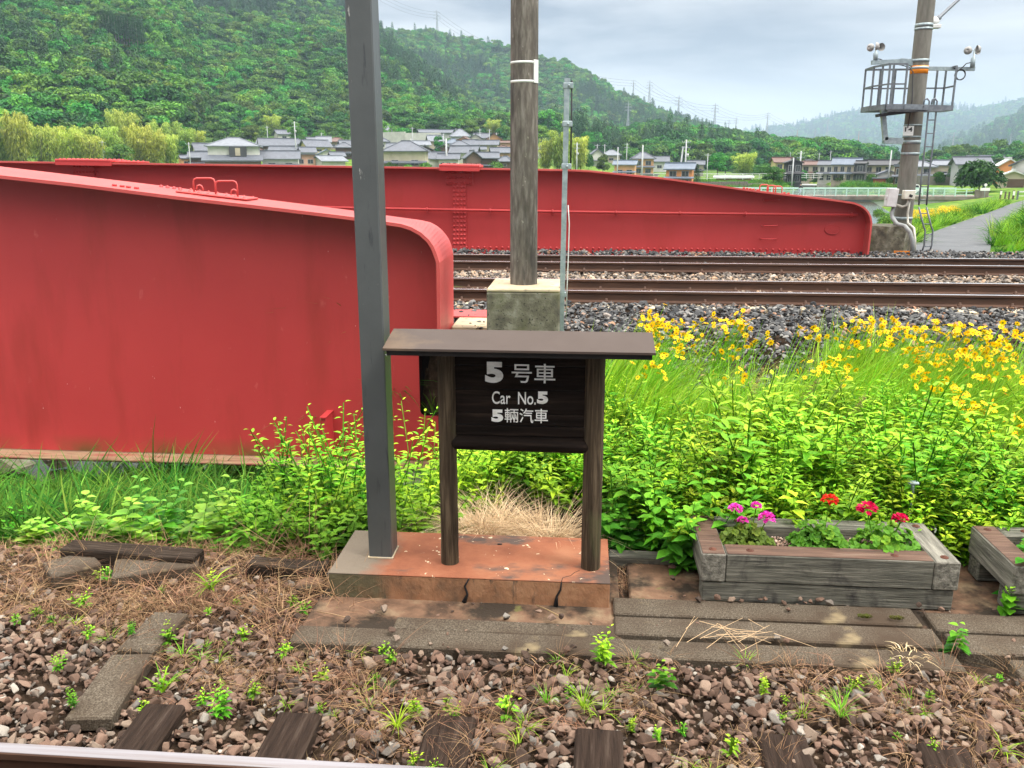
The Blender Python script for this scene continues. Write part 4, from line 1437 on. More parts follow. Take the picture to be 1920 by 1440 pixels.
def text_mesh(body, mat, rect, root, name='lettering', depth=.004, bold=0.0, dy=0.0):
    """text fitted to a rectangle (x0, z0, x1, z1) on a plane facing the camera side (-Y)"""
    c = bpy.data.curves.new('lettering', 'FONT')
    c.body = body
    c.extrude = .02
    c.offset = bold
    t = bpy.data.objects.new('lettering', c)
    COL.objects.link(t)
    bpy.context.view_layer.update()
    me = bpy.data.meshes.new_from_object(t.evaluated_get(bpy.context.evaluated_depsgraph_get()))
    bpy.data.objects.remove(t)
    co = np.empty(len(me.vertices) * 3)
    me.vertices.foreach_get('co', co)
    co = co.reshape(-1, 3)
    mn, mx = co.min(0), co.max(0)
    x0, z0_, x1, z1 = rect
    o3 = np.stack([x0 + (co[:, 0] - mn[0]) / (mx[0] - mn[0]) * (x1 - x0), dy - (co[:, 2] - mn[2]) / max(mx[2] - mn[2], 1e-6) * depth, z0_ + (co[:, 1] - mn[1]) / (mx[1] - mn[1]) * (z1 - z0_)], -1)
    me.vertices.foreach_set('co', o3.ravel())
    me.update()
    me.materials.clear()
    me.materials.append(mat)
    return link(name, me, root)


text_mesh('支障なし', M['ink'], (q0.x + .07, q1.z + .025, q1.x - .06, q0.z - .025), nm, dy=-.608)
# number plate
q0, q1 = kp(1697, 236, -.26), kp(1714.5, 254, -.26)
pm = MB().box(((q0.x + q1.x) / 2, -.185, (q0.z + q1.z) / 2), (q1.x - q0.x, .012, q0.z - q1.z), bev=.002).build('number_plate', M['plate'], kr)
text_mesh('14', M['ink'], (q0.x + .03, q1.z + .075, q1.x - .025, q0.z - .02), pm, dy=-.192, bold=.012)
for py, wd in ((45, .06), (52, .04), (112, .05), (126, .05), (234, .03), (256, .03), (266, .07), (288, .05), (366, .03), (410, .06)):
    z = kp(1710, py, -.2).z
    rr = .179 - z * .004
    MB().lathe([(rr - .02, -wd / 2), (rr + .008, -wd / 2), (rr + .008, wd / 2), (rr - .02, wd / 2)], (0, 0, z), 28).build('steel_band', M['galv'], kr)
z = kp(1710, 129.5, -.2).z
MB().lathe([(.14, -.075), (.171, -.075), (.171, .075), (.14, .075)], (0, 0, z), 28).build('orange_band', M['orange'], kr)
# railed platform
cg = thing('maintenance_cage', None, None)
cg.parent = kr
zf, zm, zt = kp(1655, 199, -.35).z, kp(1655, 160, -.35).z, kp(1655, 123, -.35).z
XL, XR = kp(1629, 195, .0).x, kp(1782, 195, .0).x
YF, YB = -.62, .42
XC = kp(1658, 195, -.5).x       # the front side starts after a slanting corner
XM = kp(1690, 195, -.5).x
fp = [(XM, YF), (XC, YF), (XL, -.12), (XL, YB), (XR, YB), (XR, -.1)]
b = MB()
for i in range(len(fp) - 1):
    for zz, hh in ((zt, .045), (zm, .035)):
        if i == 0 and zz == zm: pass
        b.bar((*fp[i], zz), (*fp[i + 1], zz), .035, hh * .8)
b.build('hand_rail', M['galv_dark'], cg)
posts = [(XM, YF), ((XM + XC) / 2 - .09, YF), (XC, YF), ((XC + XL) / 2 + .02, (YF - .12) / 2), (XL, -.12), (XL, YB), (XL + .30, YB), (XL + .60, YB), (XL + .9, YB), (XR - .62, YB), (XR - .17, YB), (XR, YB), (XR, -.1)]
for p in posts:
    MB().bar((*p, zf), (*p, zt), .032, .032).build('rail_post', M['galv_dark'], cg)
b = MB()
for i in range(len(fp)):
    b.bar((*fp[i], zf - .03), (*fp[(i + 1) % len(fp)], zf - .03), .06, .10)
b.box(((XL + XR) / 2, .30, zf - .03), (XR - XL - .1, .10, .09)).box(((XL + XR) / 2, -.34, zf - .05), (XR - XL - .5, .10, .12))
for k in range(10):
    b.box((XL + .12 + k * .09, -.05, zf - .01), (.03, .85, .03))
b.build('platform_floor', M['galv_dark'], cg)
MB().box((kp(1690, 200, -.5).x, -.25, zf - .13), (.75, .22, .06), Matrix.Rotation(R(-7), 3, 'Y')).build('lamp_tray', M['cable'], cg)
# bracket under the platform
p0, p1, p2 = kp(1655, 206, -.2), kp(1660, 263, -.2), kp(1692, 265, -.2)
MB().bar(p0, p1, .09, .09).bar(p1 + Vector((-.02, 0, 0)), p2, .09, .12).build('support_bracket', M['galv'], kr)


def anemometer(base, top, s):
    a = thing('anemometer', None, None)
    a.parent = kr
    base, top = Vector(base), Vector(top)
    MB().tube([base, base + (top - base) * .55, base + (top - base) * .6, top], [.045, .045, .018, .014], 10).build('stem', M['galv'], a)
    b = MB()
    for k in range(3):
        an = R(s + 120 * k)
        d = Vector((math.cos(an), math.sin(an), 0))
        b.tube([top, top + d * .085], .007, 6)
    b.build('cup_arm', M['galv'], a)
    for k in range(3):
        an = R(s + 120 * k)
        d = Vector((math.cos(an), math.sin(an), 0))
        tn = Vector((-math.sin(an), math.cos(an), 0))
        mt = tn.to_track_quat('Z', 'Y').to_matrix()
        MB().lathe([(.078, .0), (.072, .03), (.05, .06), (.001, .075), (.045, .052), (.066, .025), (.074, 0)], top + d * .115, 14, True, mt).build('cup', M['cup'], a)


anemometer(kp(1641.5, 113, 0), kp(1642.5, 88, 0), 10)
anemometer(kp(1823, 127, 0), kp(1827, 94, 0), 150)
b = MB()
b.bar(kp(1634, 117.5, 0), kp(1690, 115, 0), .07, .08)
b.prism([(kp(1688, 114, 0).x, kp(1688, 114, 0).z - .05), (kp(1722, 120, 0).x, kp(1722, 122, 0).z - .05), (kp(1722, 112, 0).x, kp(1722, 112, 0).z), (kp(1688, 112, 0).x, kp(1688, 113, 0).z + .03)], 'Y', -.05, .05)
b.build('instrument_arm', M['galv'], kr)
MB().bar(kp(1735, 128.5, .1), kp(1827, 129.5, .1), .07, .07).build('instrument_arm', M['galv'], kr)
cq = kp(1801.5, 140, 0)
cl = MB()
for j in range(3):
    cl.tube([(cq.x + (.088 + .006 * j) * math.cos(2 * math.pi * i / 24), .02 * j, cq.z + (.10 - .004 * j) * math.sin(2 * math.pi * i / 24)) for i in range(25)], .010, 6, cap=False)
cl.tube([kp(1788, 128, 0), kp(1797, 132, 0), kp(1806, 125, 0), kp(1812, 119, 0), kp(1822, 117, 0)], .010, 6)
cl.build('coiled_cable', M['cable'], kr)
MB().tube([kp(1643, 110, 0), kp(1650, 111, 0), kp(1670, 119, 0), kp(1690, 122, -.1), kp(1705, 126, -.2), kp(1712, 135, -.24), kp(1710, 190, -.24), kp(1702, 240, -.25)], .010, 6).build('instrument_cable', M['cable'], kr)
# boom rising to the right
MB().tube([kp(1748, 44, 0), kp(1762, 32, 0), kp(1763, 31, 0), kp(1860, -60, 0)], [.055, .05, .033, .033], 12).build('catenary_boom', M['galv_dark'], kr)
MB().tube([kp(1744, 47, 0), kp(1757, 36, 0)], .075, 12).box(kp(1742, 50, 0), (.42, .16, .07), bev=.01).build('insulator', M['white_metal'], kr)
# ladder
ld = thing('ladder', None, None)
ld.parent = kr
path = [(1737, 196), (1739, 187), (1744, 185), (1748, 190), (1740, 270), (1733, 330), (1728, 385)]
pathb = [(1728, 388), (1737, 425), (1740, 432), (1738, 460), (1733, 474)]
for off in (-.055, .095):
    pts = [kp(x, y, -.32) + Vector((off, 0, 0)) for x, y in path]
    MB().tube(pts, .018, 8).build('stile', M['galv_dark'], ld)
    pts = [kp(x, y, -.42) + Vector((off, 0, 0)) for x, y in pathb]
    MB().tube(pts, .018, 8).build('stile', M['galv_dark'], ld)
for py in (225, 250, 275, 300, 325, 350, 375):
    px = np.interp(py, [p[1] for p in path[3:]], [p[0] for p in path[3:]])
    q = kp(px, py, -.32)
    MB().tube([q + Vector((-.055, 0, 0)), q + Vector((.095, 0, 0))], .012, 6).build('rung', M['galv_dark'], ld)
for py in (400, 420, 440, 462):
    px = np.interp(py, [p[1] for p in pathb], [p[0] for p in pathb])
    q = kp(px, py, -.42)
    MB().tube([q + Vector((-.055, 0, 0)), q + Vector((.095, 0, 0))], .012, 6).build('rung', M['galv_dark'], ld)
# cabinets and conduits
q0, q1 = kp(1667, 353, -.3), kp(1682, 388, -.3)
MB().box(((q0.x + q1.x) / 2 - .02, -.25, (q0.z + q1.z) / 2), (.20, .20, q0.z - q1.z), Matrix.Rotation(R(4), 3, 'Y'), bev=.012).box((q0.x - .03, -.3, (q0.z + q1.z) / 2), (.04, .05, .08), bev=.01).build('switch_cabinet', M['box_grey'], kr)
q0, q1 = kp(1694, 356.5, -.32), kp(1713, 373.5, -.32)
jb = MB().box(((q0.x + q1.x) / 2, -.32, (q0.z + q1.z) / 2), (q1.x - q0.x, .16, q0.z - q1.z), bev=.012).build('junction_box', M['box_cream'], kr)
MB().box(((q0.x + q1.x) / 2 + .02, -.405, (q0.z + q1.z) / 2 - .02), (.07, .02, .05), Matrix.Rotation(R(25), 3, 'Y'), bev=.006).build('lock', M['black'], jb)
MB().tube([kp(1676, 388, -.25), kp(1672, 400, -.27), kp(1673, 408, -.3), kp(1682, 420, -.45), kp(1697, 424, -.62), kp(1706, 435, -.72), kp(1711, 452, -.72), kp(1710, 478, -.72)], .042, 10).build('conduit', M['conduit'], kr)
MB().tube([kp(1703, 374, -.3), kp(1701, 384, -.3), kp(1692, 388, -.28), kp(1678, 383, -.26)], .026, 8).tube([kp(1706, 374, -.3), kp(1702, 400, -.26), kp(1702, 418, -.3), kp(1714, 428, -.6), kp(1716, 450, -.70), kp(1715, 476, -.70)], .022, 8).build('conduit', M['pipe_cream'], kr)

# ================================================================== grey steel post on the plinth
gq = P(714, 1048, Z=.15)
sp_ = thing('steel_post', 'tall square dark grey steel post on the left of the plinth', 'post', (-1.165, 4.69, .15))
MB().box((0, 0, 2.1), (.138, .16, 4.2), bev=.006).build('post', M['grey_steel'], sp_)
MB().box((0, 0, .004), (.15, .172, .010), bev=.002).build('sealant', M['conc_top'], sp_)
qb_ = P(717, 669, Y=4.6)
MB().lathe([(.001, .008), (.006, .006), (.007, 0)], (.0695, -.045, qb_.z - .15), 8, True, Matrix.Rotation(R(90), 3, 'Y')).build('bolt', M['white_metal'], sp_)

# ================================================================== plinth
pt = thing('plinth', 'terracotta stained concrete plinth with cracks carrying the sign', 'plinth', (-.62, 4.7, 0))
MB().box((0, 0, .069), (1.598, .59, .152), bev=.006).build('block', M['plinth_side'], pt)
MB().box((0, 0, .1465), (1.60, .592, .007), bev=.002).build('top_face', M['plinth'], pt)
for pth, nm_ in (([(.01, -.2985, .147), (-.015, -.2985, .10), (.0, -.2985, .05), (-.02, -.2985, 0)], 'a'), ([(.53, -.2985, .147), (.525, -.2985, .10), (.505, -.2985, .06), (.50, -.2985, 0)], 'b')):
    MB().tube(pth, [.004, .006, .007, .016], 6).build('crack', M['dark'], pt)
MB().tube([(.53, -.296, .1495), (.535, -.25, .1495), (.58, -.22, .1495), (.60, -.18, .1495), (.63, -.15, .1495)], .0022, 5).build('crack', M['dark'], pt)
lf = MB().box((0, 0, 0), (.028, .012, .006), bev=.002)
q = P(937, 1021, Z=.15)
tag(lf.build('dead_leaf', M['dark_wood'], None, (q.x, q.y, .153)), 'small dark dead leaf lying on the orange plinth top', 'leaf')

# ================================================================== wooden sign
sg = thing('sign_board', 'dark wooden car number 5 sign with a small metal roof on log posts', 'sign', (-.34, 4.6, .15))
SXO, SYO, SZO = -.34, 4.6, .15


def sgp(x, y, Y=4.55):
    q = P(x, y, Y=Y)
    return Vector((q.x - SXO, q.y - SYO, q.z - SZO))


pl_, pr_ = -.748 - SXO, .072 - SXO
g = np.random.default_rng(2)
for px_, w0 in ((pl_, .052), (pr_, .056)):
    b = MB()
    n, hgt = 22, 24
    v, f = [], []
    lob = g.normal(0, .0015, n)
    for j in range(hgt + 1):
        z = 1.27 * j / hgt
        wob = g.normal(0, .0007, n)
        for k in range(n):
            an = 2 * math.pi * k / n
            rr = w0 * (1 - .03 * j / hgt) + lob[k] + wob[k]
            v.append((px_ + rr * math.cos(an), rr * math.sin(an), z))
    for j in range(hgt):
        for k in range(n):
            k2 = (k + 1) % n
            f.append((j * n + k, j * n + k2, (j + 1) * n + k2, (j + 1) * n + k))
    b.raw(v, f, True)
    b.build('post', M['post_wood'], sg)
zb0, zb1 = sgp(975, 850).z, 1.28
zz = [sgp(975, y).z for y in (846, 823, 803, 780, 735, 690, 640)]
for i in range(0, 6):
    MB().box(((pl_ + pr_) / 2, .006 - .003 * (i % 2), (zz[i] + zz[i + 1]) / 2), (pr_ - pl_ - .06, .03, abs(zz[i + 1] - zz[i]) - .004), bev=.004).build('plank', M['board_wood'], sg)
lg = MB()
zl = (sgp(975, 823).z + sgp(975, 850).z) / 2
lg.tube([(pl_ + .02, -.012, zl), (pl_ + .06, -.012, zl), (pr_ - .06, -.012, zl - .004), (pr_ - .02, -.012, zl - .004)], [.030, .039, .041, .030], 14)
lg.build('lower_rail', M['board_wood'], sg)
MB().box(((pl_ + pr_) / 2, -.002, 1.262), (pr_ - pl_ + .04, .06, .05), bev=.004).build('head_beam', M['dark_wood'], sg)
# roof
e0, e1 = P(717, 655, Y=4.32), P(1230, 660, Y=4.32)
r0_ = P(735, 616, Y=4.60)
ex0, ex1, ez = e0.x - SXO, e1.x - SXO, (e0.z + e1.z) / 2 - SZO
rz_ = r0_.z - SZO
yE = 4.32 - SYO
rf = MB()
rf.prism([(yE, ez), (yE, ez - .012), (yE + .01, ez - .014), (0.0, rz_ - .014), (-yE - .01, ez - .014), (-yE, ez - .012), (-yE, ez), (0, rz_)], 'X', ex0, ex1)
rf.build('roof_sheet', M['roof_metal'], sg)
MB().box(((ex0 + ex1) / 2, yE + .035, ez - .026), (ex1 - ex0 - .03, .03, .03)).box(((ex0 + ex1) / 2, -yE - .035, ez - .026), (ex1 - ex0 - .03, .03, .03)).build('fascia', M['dark_wood'], sg)
xa, xb = sgp(755, 668, 4.42).x, sgp(1222, 668, 4.42).x
MB().box(((xa + xb) / 2, -.155, ez - .022), (xb - xa, .05, .05)).box(((xa + xb) / 2, .155, ez - .022), (xb - xa, .05, .05)).build('purlin', M['dark_wood'], sg)
bq_ = MB()
for xx in (pl_, pr_, (pl_ + pr_) / 2):
    bq_.box((xx, 0, ez - .022), (.05, -yE * 2 - .12, .04))
bq_.build('rafter', M['dark_wood'], sg)
# lettering
ly = 4.55 - .0165 - SYO + .006


def lrect(x0, y0, x1, y1):
    a, b_ = sgp(x0, y1, 4.54), sgp(x1, y0, 4.54)
    return (a.x, a.z, b_.x, b_.z)


LY = -.0155
for body, rc, bold in (('5', (908, 682, 942, 721), .055), ('号車', (958, 686, 1041, 721), .004), ('Car  No.', (921, 739, 1004, 761), .006),
                       ('5', (1006, 738, 1027, 761), .055), ('5', (920, 772, 942, 795), .055), ('輛汽車', (945, 771, 1027, 796), .003)):
    text_mesh(body, M['letter'], lrect(*rc), sg, depth=.003, bold=bold, dy=LY)

# ================================================================== planters
PLX = [.69, 2.09]


def planter(label, x0, x1, y0, y1, feet):
    root = thing('planter_box', label, 'planter', ((x0 + x1) / 2, (y0 + y1) / 2, .0), 0, 'timber planter boxes beside the sign')
    w, d, hh = x1 - x0, y1 - y0, .295
    bw, th = .135, .17
    zt = hh - th / 2

    def bolt(par, x, y):
        MB().lathe([(.022, 0), (.022, .003), (.011, .003), (.011, .009), (.0008, .010)], (x, y, hh + .001), 12).build('bolt', M['rust'], par)
    fb_ = MB().box((0, -d / 2 + bw / 2 + .004, zt), (w - 2 * bw - .006, bw, th), bev=.006).build('front_beam', M['planter'], root)
    MB().box((0, -d / 2 + bw / 2 + .004, hh + .0005), (w - 2 * bw - .016, bw - .008, .004), bev=.0015).build('weathered_top', M['planter_top'], fb_)
    bolt(fb_, -w / 2 + bw + .14, -d / 2 + bw * .45); bolt(fb_, w / 2 - bw - .20, -d / 2 + bw * .45)
    bb = MB().box((0, d / 2 - bw / 2, zt), (w - 2 * bw - .006, bw, th), bev=.006).build('back_beam', M['planter'], root)
    bolt(bb, -w / 2 + bw + .14, d / 2 - bw * .5)
    for sx in (-1, 1):
        s = MB().box((sx * (w / 2 - bw / 2), 0, zt), (bw, d, th), bev=.007).build('side_beam', M['planter_end'], root)
        if sx < 0:
            MB().box((sx * (w / 2 - bw / 2), 0, hh + .0005), (bw - .012, d - .012, .004), bev=.0015).build('weathered_top', M['planter_top'], s)
        bolt(s, sx * (w / 2 - bw * .5), -d / 2 + bw * .45); bolt(s, sx * (w / 2 - bw * .5), d / 2 - bw * .45)
    zl = (hh - th) / 2 - .003
    hl = hh - th - .004
    if not feet:
        MB().box((0, -d / 2 + bw / 2 + .010, zl), (w - .03, bw, hl), bev=.006).build('base_beam', M['planter'], root)
        MB().box((0, d / 2 - bw / 2 - .010, zl), (w - .03, bw, hl), bev=.006).build('base_beam', M['planter'], root)
    else:
        for yy in (-d / 2 + bw / 2 + .02, d / 2 - bw / 2 - .005):
            MB().box((0, yy, zl), (w - .02, bw, hl), bev=.006).build('base_beam', M['planter'], root)
    MB().box((0, 0, hh - .10), (w - 2 * bw, d - 2 * bw, .05)).build('soil', M['soil_dark'], root)
    return root


planter('timber planter with pink and red geraniums right of the sign', .69, 2.09, 4.52, 5.07, False)
planter('timber planter cut off by the picture edge, raised on end blocks', 2.36, 3.76, 4.50, 5.05, True)

# ================================================================== slabs, timbers, kerbs on the near ground


def slab(label, c, d, rz=0, mat='conc_slab', name='concrete_slab', cat='slab', group='flat concrete slabs along the track', bev=.008, tilt=(0, 0)):
    o = MB().box((0, 0, 0), d, bev=bev).build(name, M[mat], None, c)
    o.rotation_euler = (tilt[0], tilt[1], rz)
    return tag(o, label, cat, group)


def pz(x, y, z=.0): return P(x, y, Z=z)


# rusty concrete apron under plinth and planters
a_, b_ = pz(500, 1150), pz(1145, 1150)
ap = MB().box((-.62, 4.50, -.035), (1.72, 1.08, .07), bev=.01)
tag(ap.build('concrete_apron', M['conc_brown']), 'rust stained concrete apron in front of the plinth', 'concrete apron', kind='structure')
ap = MB().box((1.95, 4.78, -.042), (3.30, 1.0, .07), bev=.01)
tag(ap.build('concrete_apron', M['conc_brown']), 'rust stained concrete apron under the planters', 'concrete apron', kind='structure')
slab('long worn concrete slab in front of the plinth, its edge crumbling', (-.62, 3.985, -.030), (1.74, .17, .08), R(.3))
slab('dark worn slab strip directly below the right end of the plinth', (-.38, 4.135, -.026), (1.20, .13, .07), R(.2))
slab('upper concrete slab in front of the planter', (1.02, 4.395, -.018), (1.64, .185, .09), R(.3))
slab('middle concrete slab in front of the planter', (1.04, 4.195, -.025), (1.68, .185, .09), R(.2))
slab('lower concrete slab in front of the planter, half under the stones', (1.06, 4.00, -.036), (1.70, .17, .08), R(.4))
slab('upper concrete slab at right edge below the second planter', (2.62, 4.36, -.02), (1.45, .19, .09), R(-.3))
slab('middle concrete slab at right edge below the second planter', (2.65, 4.155, -.027), (1.45, .19, .09), R(-.3))
slab('lower concrete slab at right edge half under the stones', (2.75, 3.96, -.034), (1.2, .16, .08), R(-.3))


def seg_slab(label, p0, p1, w, h=.07, z=.0, **k):
    a, b_ = pz(*p0, z), pz(*p1, z)
    d = b_ - a
    return slab(label, ((a.x + b_.x) / 2, (a.y + b_.y) / 2, z - h / 2 + .008), (d.length, w, h), math.atan2(d.y, d.x), **k)


seg_slab('diagonal concrete slab lying in the ballast, the farther of two', (252, 1222), (322, 1150), .20, z=-.004)
seg_slab('diagonal concrete slab lying in the ballast, the nearer of two', (164, 1350), (248, 1228), .21, z=-.006)
seg_slab('broken concrete slab by the leafy vine at far left', (88, 1070), (180, 1046), .26, h=.09, z=.03)
seg_slab('broken concrete slab under dry grass beside the dark timber', (212, 1068), (372, 1046), .26, h=.09, z=.035)
seg_slab('dark cracked old timber lying behind the broken slabs', (125, 1022), (372, 1040), .15, h=.12, z=.07, mat='old_wood', name='old_timber', cat='timber', group='old timbers along the edge')
seg_slab('dark thin timber half hidden behind the steel post', (465, 1052), (612, 1062), .12, h=.10, z=.03, mat='old_wood', name='old_timber', cat='timber', group='old timbers along the edge')
seg_slab('grey timber on the ground between plinth and planter', (1142, 1038), (1282, 1044), .10, h=.08, z=.03, mat='planter', name='old_timber', cat='timber', group='old timbers along the edge')
q = pz(581, 1098)
tag(MB().lathe([(.001, .012), (.075, .012), (.082, .004), (.082, -.02)], (0, 0, 0), 28).build('round_cover', M['conc_brown'], None, (q.x, q.y, .006)), 'small round rusty cover disc left of the plinth', 'cover')

# garden lights behind the planters
q = P(1704, 975, Y=5.25)
gl = thing('garden_stake', 'black garden stake with silver T shaped top behind the planter', 'garden stake', (q.x, 5.25, .0))
zt_ = P(1704, 905, Y=5.25).z
MB().tube([(0, 0, -.1), (0, 0, zt_ - .09)], .014, 10).build('stake', M['black'], gl)
MB().tube([(0, 0, zt_ - .09), (0, 0, zt_ - .01)], [.013, .011], 10).box((0, 0, zt_), (.062, .04, .016), bev=.004).build('top_bar', M['galv'], gl)
for zz_ in (.09, .16):
    MB().lathe([(.0145, 0), (.0155, 0), (.0155, .02), (.0145, .02)], (0, 0, zt_ - zz_ - .06), 10).build('silver_ring', M['galv'], gl)
q = P(1748, 992, Y=5.2)
g2 = thing('garden_lamp', 'small black garden lamp between the two planters', 'garden lamp', (q.x, 5.2, .0))
MB().tube([(0, 0, -.1), (0, 0, q.z - .02)], .008, 8).build('stake', M['black'], g2)
MB().lathe([(.02, 0), (.026, .02), (.024, .045), (.001, .05)], (0, 0, q.z - .02), 12).build('lamp_head', M['black'], g2)
MB().box((.008, -.025, q.z), (.014, .006, .03), bev=.002).build('lens', M['white_metal'], g2)

q = P(10, 850, Z=-2.1)
b = MB()
for k, (ox, oy, sx, sz) in enumerate(((0, 0, .45, .2), (.7, .3, .3, .14), (-.6, .3, .4, .18))):
    bm = bmesh.new()
    g = np.random.default_rng(40 + k)
    for p in g.normal(size=(22, 3)):
        p = p / np.linalg.norm(p) * g.uniform(.85, 1.05)
        bm.verts.new((ox + p[0] * sx, oy + p[1] * sx * .7, p[2] * sz))
    bmesh.ops.convex_hull(bm, input=bm.verts)
    bmesh.ops.delete(bm, geom=[v for v in bm.verts if not v.link_faces], context='VERTS')
    bm.verts.index_update()
    b.raw([v.co.copy() for v in bm.verts], [[v.index for v in f.verts] for f in bm.faces])
    bm.free()
tag(b.build('rock', M['conc_moss'], None, (q.x, q.y, -2.3)), 'pale rock at the river edge under the girder at far left', 'rock')

# ================================================================== the station platform the photograph is taken from
pf = MB().box((0, -3.2, .40), (60, 7.6, .95)).box((0, .57, .895), (60, .16, .03))
tag(pf.build('platform', M['conc_pole_far']), 'concrete station platform facing the near track', 'platform', kind='structure')
cn = MB().box((0, -2.9, 4.6), (60, 4.0, .16)).box((0, -.95, 4.45), (60, .12, .3))  # canopy out of view, placed and sized to shade camera-facing surfaces
for k in range(9):
    cn.box((-24 + k * 6, -2.9, 2.7), (.18, .18, 3.7))
tag(cn.build('shading_canopy', M['dark_wood']), 'unseen dark canopy over the platform, added to shade surfaces facing the camera', 'canopy', kind='structure')

# ================================================================== village
def march(px, py, r0=60, r1=1500, mtn=False):
    """first point where the sight line through px, py meets the land"""
    d = ray(px, py)
    h = math.hypot(d.x, d.y)
    rs = np.arange(r0, r1, 1.0)
    xs, ys, zs = CAM.x + d.x / h * rs, CAM.y + d.y / h * rs, CAM.z + d.z / h * rs
    t = T(xs, ys, mtn)
    i = np.argmax(zs < t)
    if not (zs < t).any(): i = len(rs) - 1
    return Vector((xs[i], ys[i], t[i])), rs[i]


def hmat(name, c, **k):
    return pmat(name, [(.3, tuple(x * .85 for x in c)), (.7, tuple(min(1, x * 1.1) for x in c))], scale=.6, rough=.85, layers=[(tuple(x * .6 for x in c), .8, .62, .75, (1, 1, .4))], **k)


def roofmat(name, c):
    m = pmat(name, [(.3, tuple(x * .8 for x in c)), (.7, tuple(x * 1.15 for x in c))], scale=1.2, rough=.55, spec=.5)
    n, l = m.node_tree.nodes, m.node_tree.links
    w = n.new('ShaderNodeTexWave')
    w.inputs['Scale'].default_value = 1.6
    w.bands_direction = 'X'
    tc = n.new('ShaderNodeTexCoord')
    l.new(tc.outputs['Object'], w.inputs['Vector'])
    b = n.new('ShaderNodeBump')
    b.inputs['Strength'].default_value, b.inputs['Distance'].default_value = .6, .08
    l.new(w.outputs['Fac'], b.inputs['Height'])
    l.new(b.outputs['Normal'], n['Principled BSDF'].inputs['Normal'])
    return m


W = {'cream': hmat('cream_wall', (.43, .375, .285)), 'white': hmat('white_wall', (.50, .49, .455)), 'grey': hmat('grey_wall', (.42, .43, .44)), 'brown': hmat('brown_board_wall', (.11, .07, .05)),
     'dark': hmat('dark_wall', (.05, .05, .055)), 'orange': hmat('orange_wall', (.56, .30, .15)), 'pink': hmat('pink_wall', (.50, .29, .22)), 'yellow': hmat('yellow_wall', (.50, .42, .22)),
     'beige': hmat('beige_wall', (.36, .31, .24)), 'red': hmat('red_shed', (.30, .06, .05)), 'bright': hmat('bright_orange_wall', (.62, .26, .10))}
RF = {'slate': roofmat('slate_tile_roof', (.105, .115, .14)), 'blue': roofmat('blue_grey_tile_roof', (.13, .16, .21)), 'pale': roofmat('pale_tile_roof', (.18, .195, .225)), 'dark': roofmat('dark_roof', (.05, .05, .055)),
      'brown': roofmat('brown_tile_roof', (.135, .075, .06)), 'white': roofmat('white_roof', (.55, .56, .56)), 'green': roofmat('mossy_roof', (.14, .17, .14)), 'red': roofmat('red_roof', (.26, .05, .045))}


def roof_geo(kind, w, d, h, rh, o):
    """roof over a w x d body whose walls end at height h"""
    b = MB()
    x, y, t = w / 2 + o, d / 2 + o, .22
    if kind == 'hip':
        rx = max(x - y, .4)
        lo = [(-x, -y), (x, -y), (x, y), (-x, y)]
        v = [(*p, h - .1) for p in lo] + [(*p, h - .1 + t) for p in lo] + [(-rx, 0, h + rh), (rx, 0, h + rh)]
        f = [(0, 3, 2, 1), (0, 1, 5, 4), (1, 2, 6, 5), (2, 3, 7, 6), (3, 0, 4, 7), (4, 5, 9, 8), (5, 6, 9), (6, 7, 8, 9), (7, 4, 8)]
        b.raw(v, f)
        b.box((0, 0, h + rh + .06), (2 * rx + .5, .35, .28))
        for sx in (-1, 1):
            for sy in (-1, 1):
                b.bar((sx * rx, 0, h + rh + .02), (sx * x, sy * y, h + t - .04), .26, .2)
    elif kind in ('gable', 'front'):
        if kind == 'gable':
            b.prism([(-y, h - .12), (-y, h + .10), (0, h + rh), (y, h + .10), (y, h - .12), (0, h + rh - .24)], 'X', -x, x)
            b.box((0, 0, h + rh + .05), (2 * x - .1, .4, .3))
        else:
            b.prism([(-x, h - .12), (-x, h + .10), (0, h + rh), (x, h + .10), (x, h - .12), (0, h + rh - .24)], 'Y', -y, y)
            b.box((0, 0, h + rh + .05), (.4, 2 * y - .1, .3))
    elif kind == 'flat':
        b.box((0, 0, h + rh / 2), (2 * x, 2 * y, max(rh, .25)))
    elif kind == 'shed':
        b.prism([(-y, h - .1), (-y, h + .1), (y, h + rh), (y, h + rh - .2)], 'X', -x, x)
    return b


def wall_geo(kind, w, d, h, rh, below=2.5):
    b = MB()
    b.box((0, 0, (h - below) / 2), (w, d, h + below))
    if kind == 'gable':
        b.prism([(-d / 2, h), (d / 2, h), (0, h + rh * .93)], 'X', -w / 2, w / 2)
    elif kind == 'front':
        b.prism([(-w / 2, h), (w / 2, h), (0, h + rh * .93)], 'Y', -d / 2, d / 2)
    return b


def window(par, x, y, z, w, h):
    fr = MB()
    fr.box((x, y - .03, z + h / 2 + .04), (w + .16, .08, .08)).box((x, y - .03, z - h / 2 - .04), (w + .16, .08, .08))
    fr.box((x - w / 2 - .04, y - .03, z), (.08, .08, h)).box((x + w / 2 + .04, y - .03, z), (.08, .08, h)).box((x, y - .03, z), (.06, .06, h))
    f = fr.build('window', M['frame'], par)
    MB().box((x, y - .015, z), (w, .03, h)).build('pane', M['glass'], f)


HG = 'village houses below the wooded hill'


